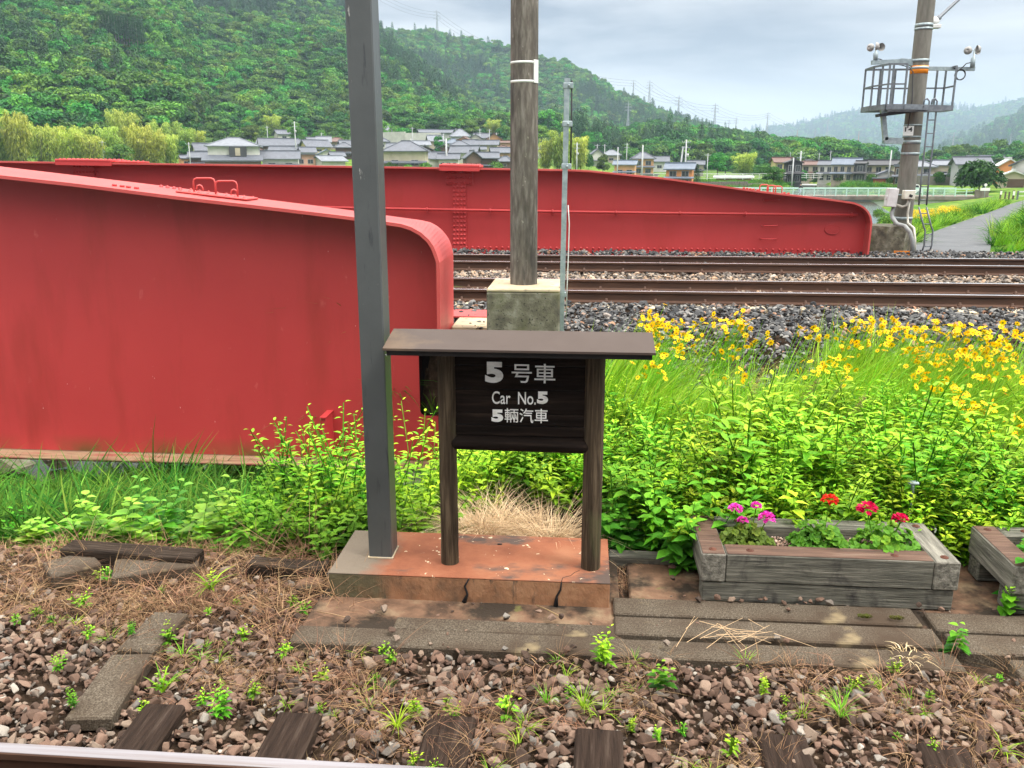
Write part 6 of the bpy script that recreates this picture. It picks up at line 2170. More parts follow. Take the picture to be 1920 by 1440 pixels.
for lb, kd, cx, ba, h, w in [
    ('tall fluffy bamboo between the concrete pole and thin post', 'bamboo1', 1048, 322, 80, 60), ('left half of the fluffy bamboo beside the concrete pole', 'bamboo2', 1022, 322, 62, 44), ('fluffy bamboo leaning right of the thin post', 'bamboo3', 1084, 322, 66, 52),
    ('round green tree above the white storehouse', 'broad1', 790, 246, 34, 44), ('yellow green tree above the hillside storehouse', 'bamboo2', 806, 246, 30, 40),
    ('small green trees below the hillside temple', 'shrub1', 757, 262, 22, 34), ('clipped round tree above the left village', 'shrub2', 566, 266, 26, 24), ('clipped round tree right of the power pole', 'shrub1', 604, 266, 22, 20),
    ('dark green tree top above the red girder near the concrete pole', 'shrub2', 930, 326, 26, 38), ('green tree between village roofs left of the salmon house', 'broad2', 822, 290, 36, 24),
    ('green shrub in front of the big hip roofed house', 'shrub1', 438, 320, 24, 40), ('green tree above the slate roofs left of the grey post', 'broad1', 472, 272, 38, 42), ('yellowish pointed tree above the left village', 'bamboo3', 478, 268, 28, 18),
    ('low bushes in front of the large cream house, left', 'shrub2', 733, 330, 26, 28), ('low bushes in front of the large cream house, right', 'shrub1', 800, 330, 26, 30), ('green bush at the foot of the cream house', 'shrub1', 764, 330, 22, 26),
    ('dark round tree beside the fluffy bamboo', 'shrub1', 1103, 318, 30, 22), ('dark tree left of the blue roofed cream house', 'broad1', 1130, 328, 38, 26), ('bushy tree right of the orange house', 'shrub2', 1256, 345, 32, 22),
    ('light green round tree behind the orange houses', 'broad2', 1318, 318, 52, 46), ('brownish bamboo bush beside the tall power pole', 'bamboo1', 1262, 300, 44, 36), ('dark conifer right of the orange houses', 'cedar1', 1306, 348, 40, 20),
    ('big green tree on the slope above the orange houses', 'broad1', 1222, 300, 62, 70), ('round green tree left above the orange houses', 'broad2', 1160, 292, 50, 60), ('yellow green bamboo at the slope foot near the long red shed', 'bamboo2', 1395, 330, 44, 56), ('green tree at the foot of the slope left of the long red shed', 'broad1', 1345, 330, 44, 44),
    ('green bush on the river bank between girder end and pole foundation', 'shrub1', 1664, 432, 34, 46), ('second green bush under the bridge left of the pole', 'shrub2', 1648, 415, 24, 30),
    ('bush left of the dark modern house', 'broad1', 1450, 346, 34, 46), ('round green tree in front of the river row, left', 'shrub1', 1500, 346, 26, 34), ('wide green tree in front of the river row', 'broad2', 1538, 346, 28, 42),
    ('grey green bush in front of the terraced houses', 'shrub2', 1572, 346, 20, 32), ('small clipped tree by the white low gable', 'shrub1', 1632, 346, 20, 22), ('bush beside the little red shed', 'shrub2', 1668, 347, 14, 18),
    ('dark green tree directly left of the catenary pole', 'cedar1', 1680, 320, 36, 34), ('garden tree by the cream house right of the ladder', 'shrub1', 1757, 347, 26, 26), ('narrow dark garden tree at the cream house corner', 'cedar1', 1778, 344, 32, 16),
    ('dark spreading tree behind the warehouse roof', 'broad1', 1815, 310, 34, 58), ('dark tree right behind the warehouse roof', 'broad2', 1832, 306, 30, 40),
]:
    nm = 'bamboo_clump' if 'bamboo' in kd else 'shrub' if 'shrub' in kd else 'tree'
    tree(kd, lb, cx, ba, h, w, 'bamboo around the village' if 'bamboo' in kd else 'shrubs around the village' if 'shrub' in kd else 'trees around the village', nm, nm.split('_')[0])
# garden and hillside trees filling the village
_g = random.Random(5)
for i, (cx, ba) in enumerate([(402, 262), (425, 255), (450, 262), (468, 252), (495, 256), (512, 250), (548, 254), (574, 250), (592, 262), (612, 256), (628, 250), (646, 262), (556, 268), (415, 272), (640, 272),
                              (712, 262), (742, 252), (765, 246), (778, 256), (822, 248), (848, 246), (884, 252), (905, 256), (925, 250), (948, 258), (936, 268), (700, 252), (1015, 262), (1040, 258), (1098, 282), (1112, 280), (1142, 286), (1190, 288), (1225, 292), (1250, 290), (1330, 312), (1360, 322), (1378, 318), (1412, 326), (1430, 330)]):
    k = ('broad1', 'broad2', 'shrub1', 'broad1', 'shrub2', 'bamboo1' if i % 9 == 5 else 'broad2')[i % 6]
    h = _g.uniform(26, 40) if 'broad' in k or 'bamboo' in k else _g.uniform(18, 26)
    nm = 'bamboo_clump' if 'bamboo' in k else 'shrub' if 'shrub' in k else 'tree'
    tree(k, 'leafy green %s at the edge of the wood right behind the village roofs' % nm.split('_')[0], cx, ba + 4, h, h * _g.uniform(1.0, 1.35), {'bamboo_clump': 'bamboo behind the village', 'shrub': 'shrubs behind the village', 'tree': 'trees right behind the village'}[nm], nm, nm.split('_')[0])
# the big round tree on the levee
p, r = march(1834, 372, 60)
tree('shrub1', 'big dark green tree at the bridge end in front of the orange house', 1834, 362, 64, 88, None, rot=1.0)
_bt = [o for o in bpy.data.objects if o.get('label', '').startswith('big dark green tree at the bridge')][0]
for _c in _bt.children:
    if _c.name.startswith('crown'):
        _c.data = _c.data.copy(); _c.data.materials[0] = L['dark']

# bare cedar trunks at the clearing on the hill
pl0 = None
for i in range(15):
    px, py = 200 + i * 5.2 + random.uniform(-1, 1), 92 + i * 1.5 + random.uniform(-3, 3)
    p, r = march(px, py + 8, 250, 1200, True)
    if pl0 is None:
        pl0 = thing('bare_cedar', 'bare pale cedar trunk in the dark clearing on the near hillside', 'tree', p, 0, 'bare cedars at the clearing')
        MB().tube([(0, 0, -1), (.1, 0, 9), (0, 0, 17)], [.22, .18, .10], 8).build('trunk', M['trunk_pale'], pl0)
        c = link('crown', TP['cedar1'][0], pl0, (0, 0, 9)); c.scale = (.8, .8, .75)
    else:
        c = copy_tree(pl0); c.location = p; c.rotation_euler.z = random.uniform(0, 6)

# ------------------------------------------------------------------ utility poles
UG = 'utility poles in the village'


def upole(label, cx, top, base, thick=1.0, lean=0, arms=2):
    p, r = march(cx, base)
    s = r * math.cos(math.atan((cx - 960) / 1668)) / 1668
    h = (base - top) * s
    root = thing('utility_pole', label, 'utility pole', p, -math.atan2(p.x, p.y) + random.uniform(-.5, .5), UG)
    MB().tube([(0, 0, -1), (lean * h, 0, h)], [.16 * thick, .10 * thick], 8).build('pole', W['grey'], root)
    for k in range(arms):
        MB().box((lean * h, 0, h - .5 - 1.0 * k), (1.7, .09, .10)).build('crossarm', M['galv'], root)
        b = MB()
        for xx in (-.8, -.35, .35, .8):
            b.lathe([(.03, 0), (.05, .08), (.02, .16), (.001, .18)], (lean * h + xx, 0, h - .43 - k), 8)
        b.build('insulator', M['box_grey'], root)
    if thick > 1 and arms: MB().lathe([(.001, 0), (.2, 0), (.2, .6), (.001, .6)], (.35, -.1, h - 3.2), 10).build('transformer', M['box_grey'], root)
    return root


for a in [('white pole with a wide crossarm in front of the dark tree at left', 197, 266, 318, 1.1, 0, 1), ('white pole left of the low slate roofed wing', 358, 269, 318, 1.0, 0, 1), ('tall white pole with two crossarms above the left village', 556, 231, 300, 1.4, 0, 2),
          ('slim pole left of the white hillside house', 503, 238, 275, 1.0, 0, 1), ('slim pole right of the tall crossarm pole', 604, 250, 280, .8, 0, 1), ('pole on the hillside by the temple wall', 774, 241, 284, 1.0, 0, 1),
          ('thick pole in front of the slate roofs above the splice plate', 837.5, 262, 318, 2.2, 0, 0), ('pole with crossarms left of the pyramid roof', 832, 252, 290, 1.0, 0, 2), ('slim pole in front of the large cream house, right one', 772, 262, 324, 1.0, 0, 1), ('slim pole in front of the large cream house, left one', 762, 277, 326, .9, 0, 0),
          ('pole right of the pyramid roof temple', 900, 243, 276, 1.0, 0, 2), ('pole above the cream roofs left of the concrete pole', 918, 244, 280, 1.0, 0, 2), ('short pole nearest the concrete pole', 931, 250, 276, .9, 0, 1), ('short pole above the pyramid roof', 855, 242, 262, .8, 0, 1),
          ('white pole with crossarms right of the thin post', 1081, 270, 326, 1.5, 0, 2), ('slim pole by the slate gable right of the thin post', 1119, 272, 312, .9, 0, 1), ('slim pole next to the pale hip roof', 1133, 272, 312, .9, 0, 1), ('pole with crossarms behind the orange house', 1174, 270, 325, 1.0, 0, 2),
          ('bare pole in front of the cream and blue house', 1157, 278, 338, 1.1, 0, 0), ('tall bare pole in front of the two storey orange house', 1203, 274, 342, 1.4, 0, 0), ('tallest pole by the orange house nearest the girder', 1283, 265, 350, 1.3, 0, 2), ('leaning stay pole beside the tallest pole', 1271, 278, 350, 1.4, .10, 0),
          ('slim pole at the slope foot right of the orange houses', 1325, 289, 335, .9, 0, 1), ('pole in front of the dark modern house', 1484, 300, 350, 1.2, 0, 0), ('tall pole by the black gable in the river row', 1497, 287, 350, 1.5, 0, 2), ('tall leaning pole in front of the small white gable', 1664, 284, 345, 1.2, .02, 0),
          ('slim pole behind the terraced roofs', 1555, 284, 320, .9, 0, 1), ('slim pole above the dark hip roof in the river row', 1534, 288, 318, .8, 0, 1), ('short slim pole at the left end of the river row', 1480, 286, 316, .8, 0, 1)]:
    upole(*a)

# ------------------------------------------------------------------ pylons and their cables
pyb = MB()
for k in range(4):
    sx, sy = (1, 1, -1, -1)[k], (1, -1, -1, 1)[k]
    pyb.bar((sx * .09, sy * .09, 0), (sx * .028, sy * .028, .62), .010, .010).bar((sx * .028, sy * .028, .62), (0, 0, 1), .009, .009)
for j in range(9):
    za, zb_ = 1 - (1 - j / 9) ** 1.15, 1 - (1 - (j + 1) / 9) ** 1.15
    za, zb_ = za * .98, zb_ * .98
    wa = np.interp(za, [0, .62, 1], [.09, .028, .004])
    wb_ = np.interp(zb_, [0, .62, 1], [.09, .028, .004])
    for (ax, ay, bx, by_) in ((1, 1, -1, 1), (-1, 1, -1, -1), (-1, -1, 1, -1), (1, -1, 1, 1)):
        pyb.bar((ax * wa, ay * wa, za), (bx * wb_, by_ * wb_, zb_), .005, .005).bar((bx * wa, by_ * wa, za), (ax * wb_, ay * wb_, zb_), .005, .005).bar((ax * wa, ay * wa, za), (bx * wa, by_ * wa, za), .005, .005)
o = pyb.build('tower', M['pylon']); PYM = o.data; bpy.data.objects.remove(o)
arm = MB()
for sx in (-1, 1):
    arm.bar((0, 0, .03), (sx * .13, 0, 0), .008, .008).bar((0, 0, -.03), (sx * .13, 0, 0), .008, .008).bar((sx * .13, 0, 0), (sx * .13, 0, -.04), .006, .006)
o = arm.build('arm', M['pylon']); ARM = o.data; bpy.data.objects.remove(o)
PYL = [('pylon with an orange tip on the wooded near hillside', 556, 100, 142, 640, 1), ('tall thin pylon on the second ridge skyline', 820, 18, 68, 1250, 0), ('slim pylon standing on the wooded slope below the skyline', 1177, 190, 238, 900, 0),
       ('left pylon of the skyline pair above the thin post', 1187, 149, 184, 1260, 0), ('right pylon of the skyline pair above the thin post', 1217, 150, 195, 1260, 0), ('pylon on the falling ridge right of the skyline pair', 1271, 178, 232, 1280, 0),
       ('widest pylon where the ridge meets the mist', 1339, 193, 240, 1320, 0), ('small pylon right of the widest one', 1379, 220, 250, 1350, 0), ('tiny pylon beside the widest one', 1366, 224, 246, 1400, 0), ('pylon in front of the misty mountain', 1438, 210, 242, 1500, 0),
       ('faint pylon high on the misty mountain', 1551, 222, 248, 2000, 0), ('faint reddish pylon low on the misty mountain', 1494, 243, 262, 1500, 2), ('faint pylon below the misty mountain', 1527, 240, 266, 1500, 0), ('faint reddish pylon right of the misty ridge', 1609, 245, 266, 1600, 2),
       ('blurred tall pylon right of the catenary ladder', 1784, 246, 292, 1300, 0), ('faint pylon at the foot of the right mountain', 1893, 250, 276, 1500, 0)]
PT = {}
for lb, cx, top, base, r, tip in PYL:
    p0_ = P(cx, base, r=r)
    p1_ = P(cx, top, r=r)
    h = p1_.z - p0_.z
    root = thing('pylon', lb, 'pylon', p0_, -math.atan2(p0_.x, p0_.y) + .35, 'transmission pylons on the hills')
    extra = 14
    t = link('tower', PYM, root, (0, 0, -extra)); t.scale = (h * .9, h * .9, h + extra)
    if tip == 2: t.data = PYM.copy(); t.data.materials[0] = W['pink']
    for zz in (.66, .78, .90):
        a = link('arm', ARM, root, (0, 0, zz * h)); a.scale = (h * (1.15 if zz < .8 else .9),) * 3
    if tip == 1: MB().tube([(0, 0, h * .90), (0, 0, h * 1.10)], [.8, .1], 8).build('orange_tip', M['orange'], root)
    PT[cx] = p0_ + Vector((0, 0, h * .8))


def cable(p, q, sag, rad=.05):
    pts = [p.lerp(q, i / 24) - Vector((0, 0, sag * 4 * (i / 24) * (1 - i / 24))) for i in range(25)]
    return tag(MB().tube(pts, rad, 5).build('power_line', M['cable']), 'thin high voltage cable hanging between the hill pylons', 'cable', 'power cables between the pylons')


SPANS = [(P(330, -60, r=600), PT[556], 14), (PT[556], P(760, 150, r=760), 10), (P(640, -60, r=1100), PT[820], 12), (PT[820], P(985, 110, r=1250), 8), (P(985, 95, r=1260), PT[1187], 10), (PT[1187], PT[1271], 6), (PT[1217], PT[1339], 9), (PT[1339], PT[1438], 8), (PT[1438], PT[1551], 16), (PT[1271], PT[1379], 8)]
for a, b_, sg_ in SPANS:
    for dz in (-3.5, 0, 3.5):
        side = Vector((dz * .6, 0, dz))
        cable(a + side, b_ + side, sg_, .07 if a.length < 900 else .11)

# ================================================================== stones
def stone(name, seed, mat, flatn=.7):
    g = np.random.default_rng(seed)
    p = unit(15, g) * g.uniform(.8, 1.1, 15)[:, None] * np.array([1, g.uniform(.65, .95), g.uniform(.5, .5 + flatn * .4)])
    bm = bmesh.new()
    for q in p: bm.verts.new(q)
    r_ = bmesh.ops.convex_hull(bm, input=bm.verts)
    bmesh.ops.delete(bm, geom=[v for v in bm.verts if not v.link_faces], context='VERTS')
    bmesh.ops.bevel(bm, geom=list(bm.edges), offset=.055, segments=1, affect='EDGES')
    me = bpy.data.meshes.new(name)
    bm.to_mesh(me); bm.free()
    me.materials.append(mat)
    return bpy.data.objects.new(name, me)


def stones(name, mat, n, region, size, label, zfun, seed, reject=None, zj=.012, protos=8):
    pr = [stone('stone', seed * 100 + i, L[mat]) for i in range(protos)]
    g = np.random.default_rng(seed)
    x, y = g.uniform(region[0], region[1], n), g.uniform(region[2], region[3], n)
    if reject is not None:
        k = ~reject(x, y, g)
        x, y = x[k], y[k]
    n = len(x)
    z = zfun(x, y) + g.uniform(-.6, 1, n) * zj
    s = np.clip(g.lognormal(0, .38, n), .4, 2.3) * size
    scl = np.stack([s, s * g.uniform(.75, 1, n), s * g.uniform(.55, .95, n)], -1)
    rot = np.stack([g.normal(0, .5, n), g.normal(0, .5, n), g.uniform(0, 6.28, n)], -1)
    return scatter(name, pr, np.stack([x, y, z], -1), rot, scl, g.integers(0, protos, n), label, 'gravel')


def in_box(x, y, b): return (x > b[0]) & (x < b[1]) & (y > b[2]) & (y < b[3])


def near_reject(x, y, g):
    r_ = in_box(x, y, (-1.50, .95, 3.90, 5.1)) | in_box(x, y, (.2, 3.6, 3.93, 5.2)) | (np.abs(y - 2.80) < .05)
    # thin cover on slabs and sleeper ends
    for (sx, rz, w) in SLX:
        r_ |= (np.abs(x - sx - (y - 3.1) * rz) < w * .70) & (y < 3.22 + .06 * np.sin(sx * 9)) & (g.random(len(x)) < .22 + .36 * (y < 3.06))
    dx_ = (x + 1.80) * .72 + (y - 3.85) * .69
    for a, b_, w in ((pz(164, 1350), pz(248, 1228), .10), (pz(252, 1222), pz(322, 1150), .095), (pz(88, 1070), pz(180, 1046), .12), (pz(212, 1068), pz(372, 1046), .12)):
        d = b_ - a
        t = ((x - a.x) * d.x + (y - a.y) * d.y) / d.length_squared
        pd = np.abs((x - a.x) * d.y - (y - a.y) * d.x) / d.length
        r_ |= (t > -.02) & (t < 1.02) & (pd < w) & (g.random(len(x)) < .94)
    # thin, earthy ground in the upper left
    r_ |= (x < -1.0) & (y > 4.1) & (g.random(len(x)) < .62)
    return r_


nz = lambda x, y: T(x, y, False) + .035 + .02 * (vnoise(x * 2, y * 2) - .5)
stones('ballast', 'stone_brown', 25000, (-4.2, 4.6, 1.9, 5.05), .0240, 'brown broken ballast stones of the near track', nz, 21, near_reject, .02, 10)
stones('ballast', 'stone_brown', 11000, (-4.2, 4.6, 1.9, 5.05), .014, 'small brown ballast chips of the near track', lambda x, y: nz(x, y) - .008, 22, near_reject, .01, 6)
stones('gravel_chips', 'stone_brown', 420, (-1.5, 3.6, 3.88, 4.55), .010, 'small brown chips and grit strewn over the slabs and apron', lambda x, y: T(x, y, False) + .065 + .012 * ((x > .2) | (y < 4.08)), 23, lambda x, y, g: vnoise(x * 3 + 2, y * 6) < .45, .004, 6)
# scattered stones on apron and slabs
g = np.random.default_rng(5)
loose = [(1010, 1150), (1035, 1162), (720, 1145), (697, 1150), (946, 1220), (1062, 1222), (985, 1232), (1075, 1215), (950, 1158), (1052, 1160), (735, 1185), (742, 1200), (1310, 1128), (1345, 1124), (1370, 1127), (1390, 1130), (1425, 1128), (1435, 1126), (1470, 1134), (1478, 1146), (1500, 1127), (1520, 1132), (1537, 1128), (1555, 1133), (1722, 1138), (1765, 1146), (1262, 1088), (1260, 1066), (445, 1095), (470, 1105), (480, 1088), (425, 1108), (500, 1112), (1455, 1198), (1475, 1205), (1210, 1232), (1250, 1210), (650, 1165)]
pos = np.array([tuple(pz(x, y, .03)) for x, y in loose])
scatter('loose_stones', [stone('stone', 900 + i, L['stone_brown']) for i in range(6)], pos + np.array([0, 0, .014]), np.stack([g.normal(0, .3, len(pos)), g.normal(0, .3, len(pos)), g.uniform(0, 6, len(pos))], -1), np.repeat(g.uniform(.016, .034, len(pos))[:, None], 3, 1), g.integers(0, 6, len(pos)), 'loose ballast stones scattered on the slabs and apron', 'stones')


def rail_reject(x, y, g):
    r_ = np.zeros(len(x), bool)
    for yy in (11.42, 12.59, 14.90, 16.06): r_ |= np.abs(y - yy) < .085
    r_ |= (y > 11.5) & (y < 12.5) & (g.random(len(x)) < .35)
    r_ |= (y > 9.2) & (y < 9.9) & (x < -1.3)
    r_ |= (np.abs(y - 9.0) < .46) & (x > -1.0) & (x < -.2)
    r_ |= x < np.interp(y, [8, 9.6, 20], [-.6, -2.9, -3.4])
    return r_


mz = lambda x, y: T(x, y, False) + .055 + .05 * (vnoise(x * 1.3, y * 1.3) - .5)
stones('ballast', 'stone_grey', 17500, (-3.4, 8.6, 7.9, 11.5), .033, 'grey ballast stones between the yellow flowers and the main line', mz, 31, rail_reject, .03, 10)
stones('ballast', 'stone_tan', 15000, (-3.6, 9.8, 11.3, 15.0), .032, 'tan and grey ballast between the two main line tracks', mz, 32, rail_reject, .03, 10)
stones('ballast', 'stone_grey', 13000, (-3.8, 11.0, 14.9, 18.4), .033, 'dark ballast in front of the far red girder', lambda x, y: mz(x, y) + .07 * sstep(16.6, 17.4, y), 33, rail_reject, .03, 10)
# pale chips in the planters
for x0, x1, y0, y1, lb in ((.84, 1.94, 4.67, 4.93, 'pinkish planter chips under the geraniums'), (2.51, 3.6, 4.65, 4.92, 'pinkish planter chips in the second planter')):
    stones('planter_chips', 'chip', 2600, (x0, x1, y0, y1), .0075, lb, lambda x, y: x * 0 + .228, 41, None, .006, 5)

# ================================================================== low growth
def stem_plant(seed, h, n, ll, lw, droop=.35, lean=.12, spread=1.0, top=0.1, opp=True):
    """one upright leafy stem; leaves grow smaller and paler to the tip"""
    g = np.random.default_rng(seed)
    az = g.uniform(0, 6.28)
    def axis(t): return np.stack([np.cos(az) * lean * h * t ** 1.6, np.sin(az) * lean * h * t ** 1.6, h * t], -1)
    t = np.linspace(.12, 1, n) + g.normal(0, .012, n)
    t = np.clip(t, .05, 1)
    p = axis(t)
    an = np.arange(n) * (np.pi if opp else 2.4) + np.floor(np.arange(n) / 2) * 1.57 + g.normal(0, .35, n)
    up = g.uniform(-.1, .55, n) + t * .35
    d = np.stack([np.cos(an), np.sin(an), up], -1)
    sz = ll * (1.05 - .62 * t ** 2.2) * g.uniform(.75, 1.2, n) * spread
    sh = np.clip(.18 + .62 * t + g.normal(0, .13, n), 0, 1)  # colour darkened toward the stem base, standing for shaded gaps
    lv = leaves(p + d * .012, d, sz, sz * lw, droop, .12, g, sh, fine=True)
    ts = np.linspace(0, 1, 5)
    a = axis(ts)
    st = stems(a[:-1], a[1:], .0042, .0032, shade=.25)
    return merge([lv, st])


def bushy(seed, h, n, ll, lw, stems_n=5, spread=.25, **k):
    g = np.random.default_rng(seed)
    out = []
    for i in range(stems_n):
        v, f, s = stem_plant(seed * 31 + i, h * g.uniform(.65, 1.1), n, ll, lw, **k)
        an, r_ = g.uniform(0, 6.28), spread * g.uniform(.1, 1)
        tilt = np.array([np.cos(an) * r_, np.sin(an) * r_, 0])
        v = v + tilt * (.35 + .9 * (v[:, 2:3] / h))
        out.append((v, f, s))
    return merge(out)


def tuft(seed, n, h, w, spread=.08, bend=.6, lean=(0, 0)):
    g = np.random.default_rng(seed)
    an = g.uniform(0, 6.28, n)
    r_ = spread * np.sqrt(g.random(n))
    p = np.stack([r_ * np.cos(an), r_ * np.sin(an), np.zeros(n)], -1)
    a2 = an + g.normal(0, .6, n)
    d = np.stack([np.cos(a2) * .45 + lean[0], np.sin(a2) * .45 + lean[1], np.ones(n)], -1)
    return blades(p, d, g.uniform(.5, 1.1, n) * h, w, bend * g.uniform(.4, 1.3, n), 4, g, np.clip(g.normal(.5, .25, n), 0, 1))


PR = {
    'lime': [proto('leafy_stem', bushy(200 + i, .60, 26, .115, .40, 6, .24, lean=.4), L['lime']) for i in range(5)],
    'mid': [proto('leafy_stem', bushy(220 + i, .48, 18, .135, .58, 4, .2, lean=.3), L['mid']) for i in range(4)],
    'fine': [proto('fine_grass', tuft(240 + i, 80, .78, .0075, .12, .35, (.6, .0)), L['limegrass']) for i in range(4)],
    'bank': [proto('bank_grass', tuft(260 + i, 60, .66, .020, .16, .8), L['bank']) for i in range(4)],
    'low': [proto('low_leaves', bushy(280 + i, .22, 18, .075, .6, 6, .2), L['mid']) for i in range(4)],
    'straw': [proto('straw', tuft(300 + i, 46, .5, .0045, .10, 1.1), L['straw']) for i in range(4)],
    'litter': [proto('litter', tuft(320 + i, 26, .12, .0026, .06, 2.2), L['straw_brown']) for i in range(5)],
    'tiny': [proto('seedling', bushy(340 + i, .07, 8, .030, .5, 4, .03), L['lime']) for i in range(4)],
    'blade': [proto('grass_tuft', tuft(360 + i, 14, .13, .005, .02, .8), L['limegrass']) for i in range(4)],
    'moss': [proto('moss', tuft(380 + i, 60, .02, .004, .03, .5), L['moss']) for i in range(2)],
}


def grow(name, kind, n, region, size, label, cat, seed, keep=None, zoff=0.0, sv=.25, tilt=.12, kinds=None):
    g = np.random.default_rng(seed)
    x, y = g.uniform(region[0], region[1], n), g.uniform(region[2], region[3], n)
    if keep is not None:
        k = keep(x, y, g)
        x, y = x[k], y[k]
    n = len(x)
    z = T(x, y, False) + zoff
    s = size * np.clip(g.normal(1, sv, n), .4, 1.7)
    rot = np.stack([g.normal(0, tilt, n), g.normal(0, tilt, n), g.uniform(0, 6.28, n) if kind != 'fine' else g.normal(0, .5, n)], -1)
    pr = PR[kind]
    return scatter(name, pr, np.stack([x, y, z], -1), rot, np.repeat(s[:, None], 3, 1), g.integers(0, len(pr), n), label, cat)


rightfun = lambda x, y, g: (x > .15 + .05 * (y - 5.2)) | ((y > 5.55) & (x > -.85))
# right embankment
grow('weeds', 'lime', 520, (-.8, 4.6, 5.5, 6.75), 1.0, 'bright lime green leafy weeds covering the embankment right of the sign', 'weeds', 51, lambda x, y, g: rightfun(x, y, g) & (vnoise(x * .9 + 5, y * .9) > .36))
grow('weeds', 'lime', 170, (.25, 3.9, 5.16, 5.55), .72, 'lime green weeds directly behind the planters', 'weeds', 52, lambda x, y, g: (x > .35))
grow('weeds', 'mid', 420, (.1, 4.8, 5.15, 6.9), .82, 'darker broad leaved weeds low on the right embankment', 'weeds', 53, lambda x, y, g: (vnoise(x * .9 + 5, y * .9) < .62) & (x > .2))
grow('weeds', 'lime', 190, (-.95, .5, 5.75, 7.6), .75, 'lime green weeds seen beneath the sign board', 'weeds', 54)
grow('weeds', 'low', 330, (-.5, 5.6, 6.4, 7.5), 1.1, 'low green weeds at the foot of the ballast', 'weeds', 55, lambda x, y, g: x > -.3)
grow('wild_grass', 'fine', 1700, (.1, 6.6, 6.6, 8.35), 1.05, 'fine lime green grass leaning among the yellow flowers', 'grass', 56, lambda x, y, g: vnoise(x * 1.1 + 2, y * 1.1) > .22)
grow('wild_grass', 'fine', 260, (.4, 5.4, 5.7, 7.0), .95, 'fine grass stems among the lime weeds', 'grass', 57)
# river bank grass at left
def bank_keep(x, y, g):
    dr, _, _ = poly_dist(x, y, RIVER)
    return (dr > 4.7) & (x < np.interp(y, [5, 9.4, 9.8, 20], [-.9, -.9, -2.6, -3])) & (y > 5.5)
grow('bank_grass', 'bank', 2300, (-9.5, -.8, 5.5, 13.0), .95, 'long dark green grass on the river bank under the girder', 'grass', 61, bank_keep, sv=.3, tilt=.25)
grow('weeds', 'low', 170, (-5, -.9, 5.3, 6.2), .9, 'low dark weeds on the bank behind the leafy vine', 'weeds', 62)
# levee and far bank grass (distant, coarse)
def levee_keep(x, y, g):
    d, pos_, side = poly_dist(x, y, ROAD)
    dr, _, _ = poly_dist(x, y, RIVER)
    return (d > 1.1) & (dr > 6.5)
grow('levee_grass', 'bank', 5200, (6.2, 34, 19.4, 66), 1.0, 'sunlit grass on the levee beside the road', 'grass', 63, levee_keep, sv=.3, tilt=.2)
grow('levee_grass', 'fine', 4200, (6.4, 30, 19.6, 60), .95, 'yellowish tall grass on the levee slopes', 'grass', 64, lambda x, y, g: levee_keep(x, y, g) & (vnoise(x * .4, y * .4) > .4))
# far bank grass is coarser
grow('levee_grass', 'bank', 2500, (8, 60, 150, 215), 1.6, 'rough grass on the far river bank below the houses', 'grass', 65, None, sv=.4, tilt=.2)
# litter on the near ballast
def litter_keep(x, y, g):
    d = vnoise(x * 1.6 + 11, y * 1.9 + 3)
    left = (x < -.9) & (y > 3.3)
    keep_ = ((d > .40) & (y < 3.95)) | (left & (d > .34))
    return keep_ & ~in_box(x, y, (-1.50, .22, 3.9, 5.1)) & ~in_box(x, y, (.2, 3.6, 4.05, 5.2))
grow('dry_litter', 'litter', 1300, (-4.0, 4.2, 2.9, 5.1), 1.0, 'brown dead grass lying over the near ballast', 'dry grass', 71, litter_keep, .05, tilt=.5)
grow('dry_litter', 'litter', 190, (-3.4, -1.25, 4.2, 5.15), 1.5, 'thick brown dead grass at the left edge of the ballast', 'dry grass', 72, None, .04, tilt=.5)
grow('seedlings', 'tiny', 300, (-4.0, 4.2, 2.9, 4.6), .8, 'tiny green seedlings sprouting among the ballast', 'seedlings', 73, lambda x, y, g: litter_keep(x, y, g) & (g.random(len(x)) < .55), .05)
grow('seedlings', 'blade', 260, (-3.6, 4.0, 2.9, 4.3), .8, 'short green grass blades sprouting among the ballast', 'grass', 74, lambda x, y, g: litter_keep(x, y, g) & (g.random(len(x)) < .6), .04)
grow('dry_litter', 'litter', 60, (.2, .68, 4.7, 5.1), .7, 'dark dead stalks beside the plinth right end', 'dry grass', 75, None, .02)

# ================================================================== single plants
def plant(name, label, cat, vfs, mat, loc, s=1.0, rz=0.0, group=None, part='leaves'):
    root = thing(name, label, cat, loc, rz, group)
    o = link(part, npmesh(part, *vfs[:2], mat, vfs[2]), root)
    o.scale = (s, s, s)
    return root


# dry straw clump behind the plinth
g = np.random.default_rng(8)
for lb, px, py, k, sz in (('dry straw coloured grass clump behind the plinth, right half', 955, 990, 620, .56), ('short dry straw tuft beside the right sign post behind the plinth', 1050, 990, 148, .34), ('dry straw coloured grass clump between grey post and left sign post', 795, 990, 149, .46)):
    q = P(px, py, Y=5.22)
    parts = []
    for i in range(11 if k > 150 else 5):
        v, f, s = tuft(600 + i + k, k // 5, sz, .005, .12, 1.0)
        v = v + np.array([g.uniform(-.36, .36) if k > 150 else g.uniform(-.14, .12), g.uniform(-.04, .30), 0])
        parts.append((v, f, s))
    plant('dry_grass_clump', lb, 'dry grass', merge(parts), L['straw'], (q.x, 5.22, T1(q.x, 5.22) - .02), part='blades')

# leafy vine and shrubs at left
def viny(seed, h, n=26, ll=.115): return bushy(seed, h, n, ll, .80, 4, .24, droop=.42, lean=.35, opp=False)


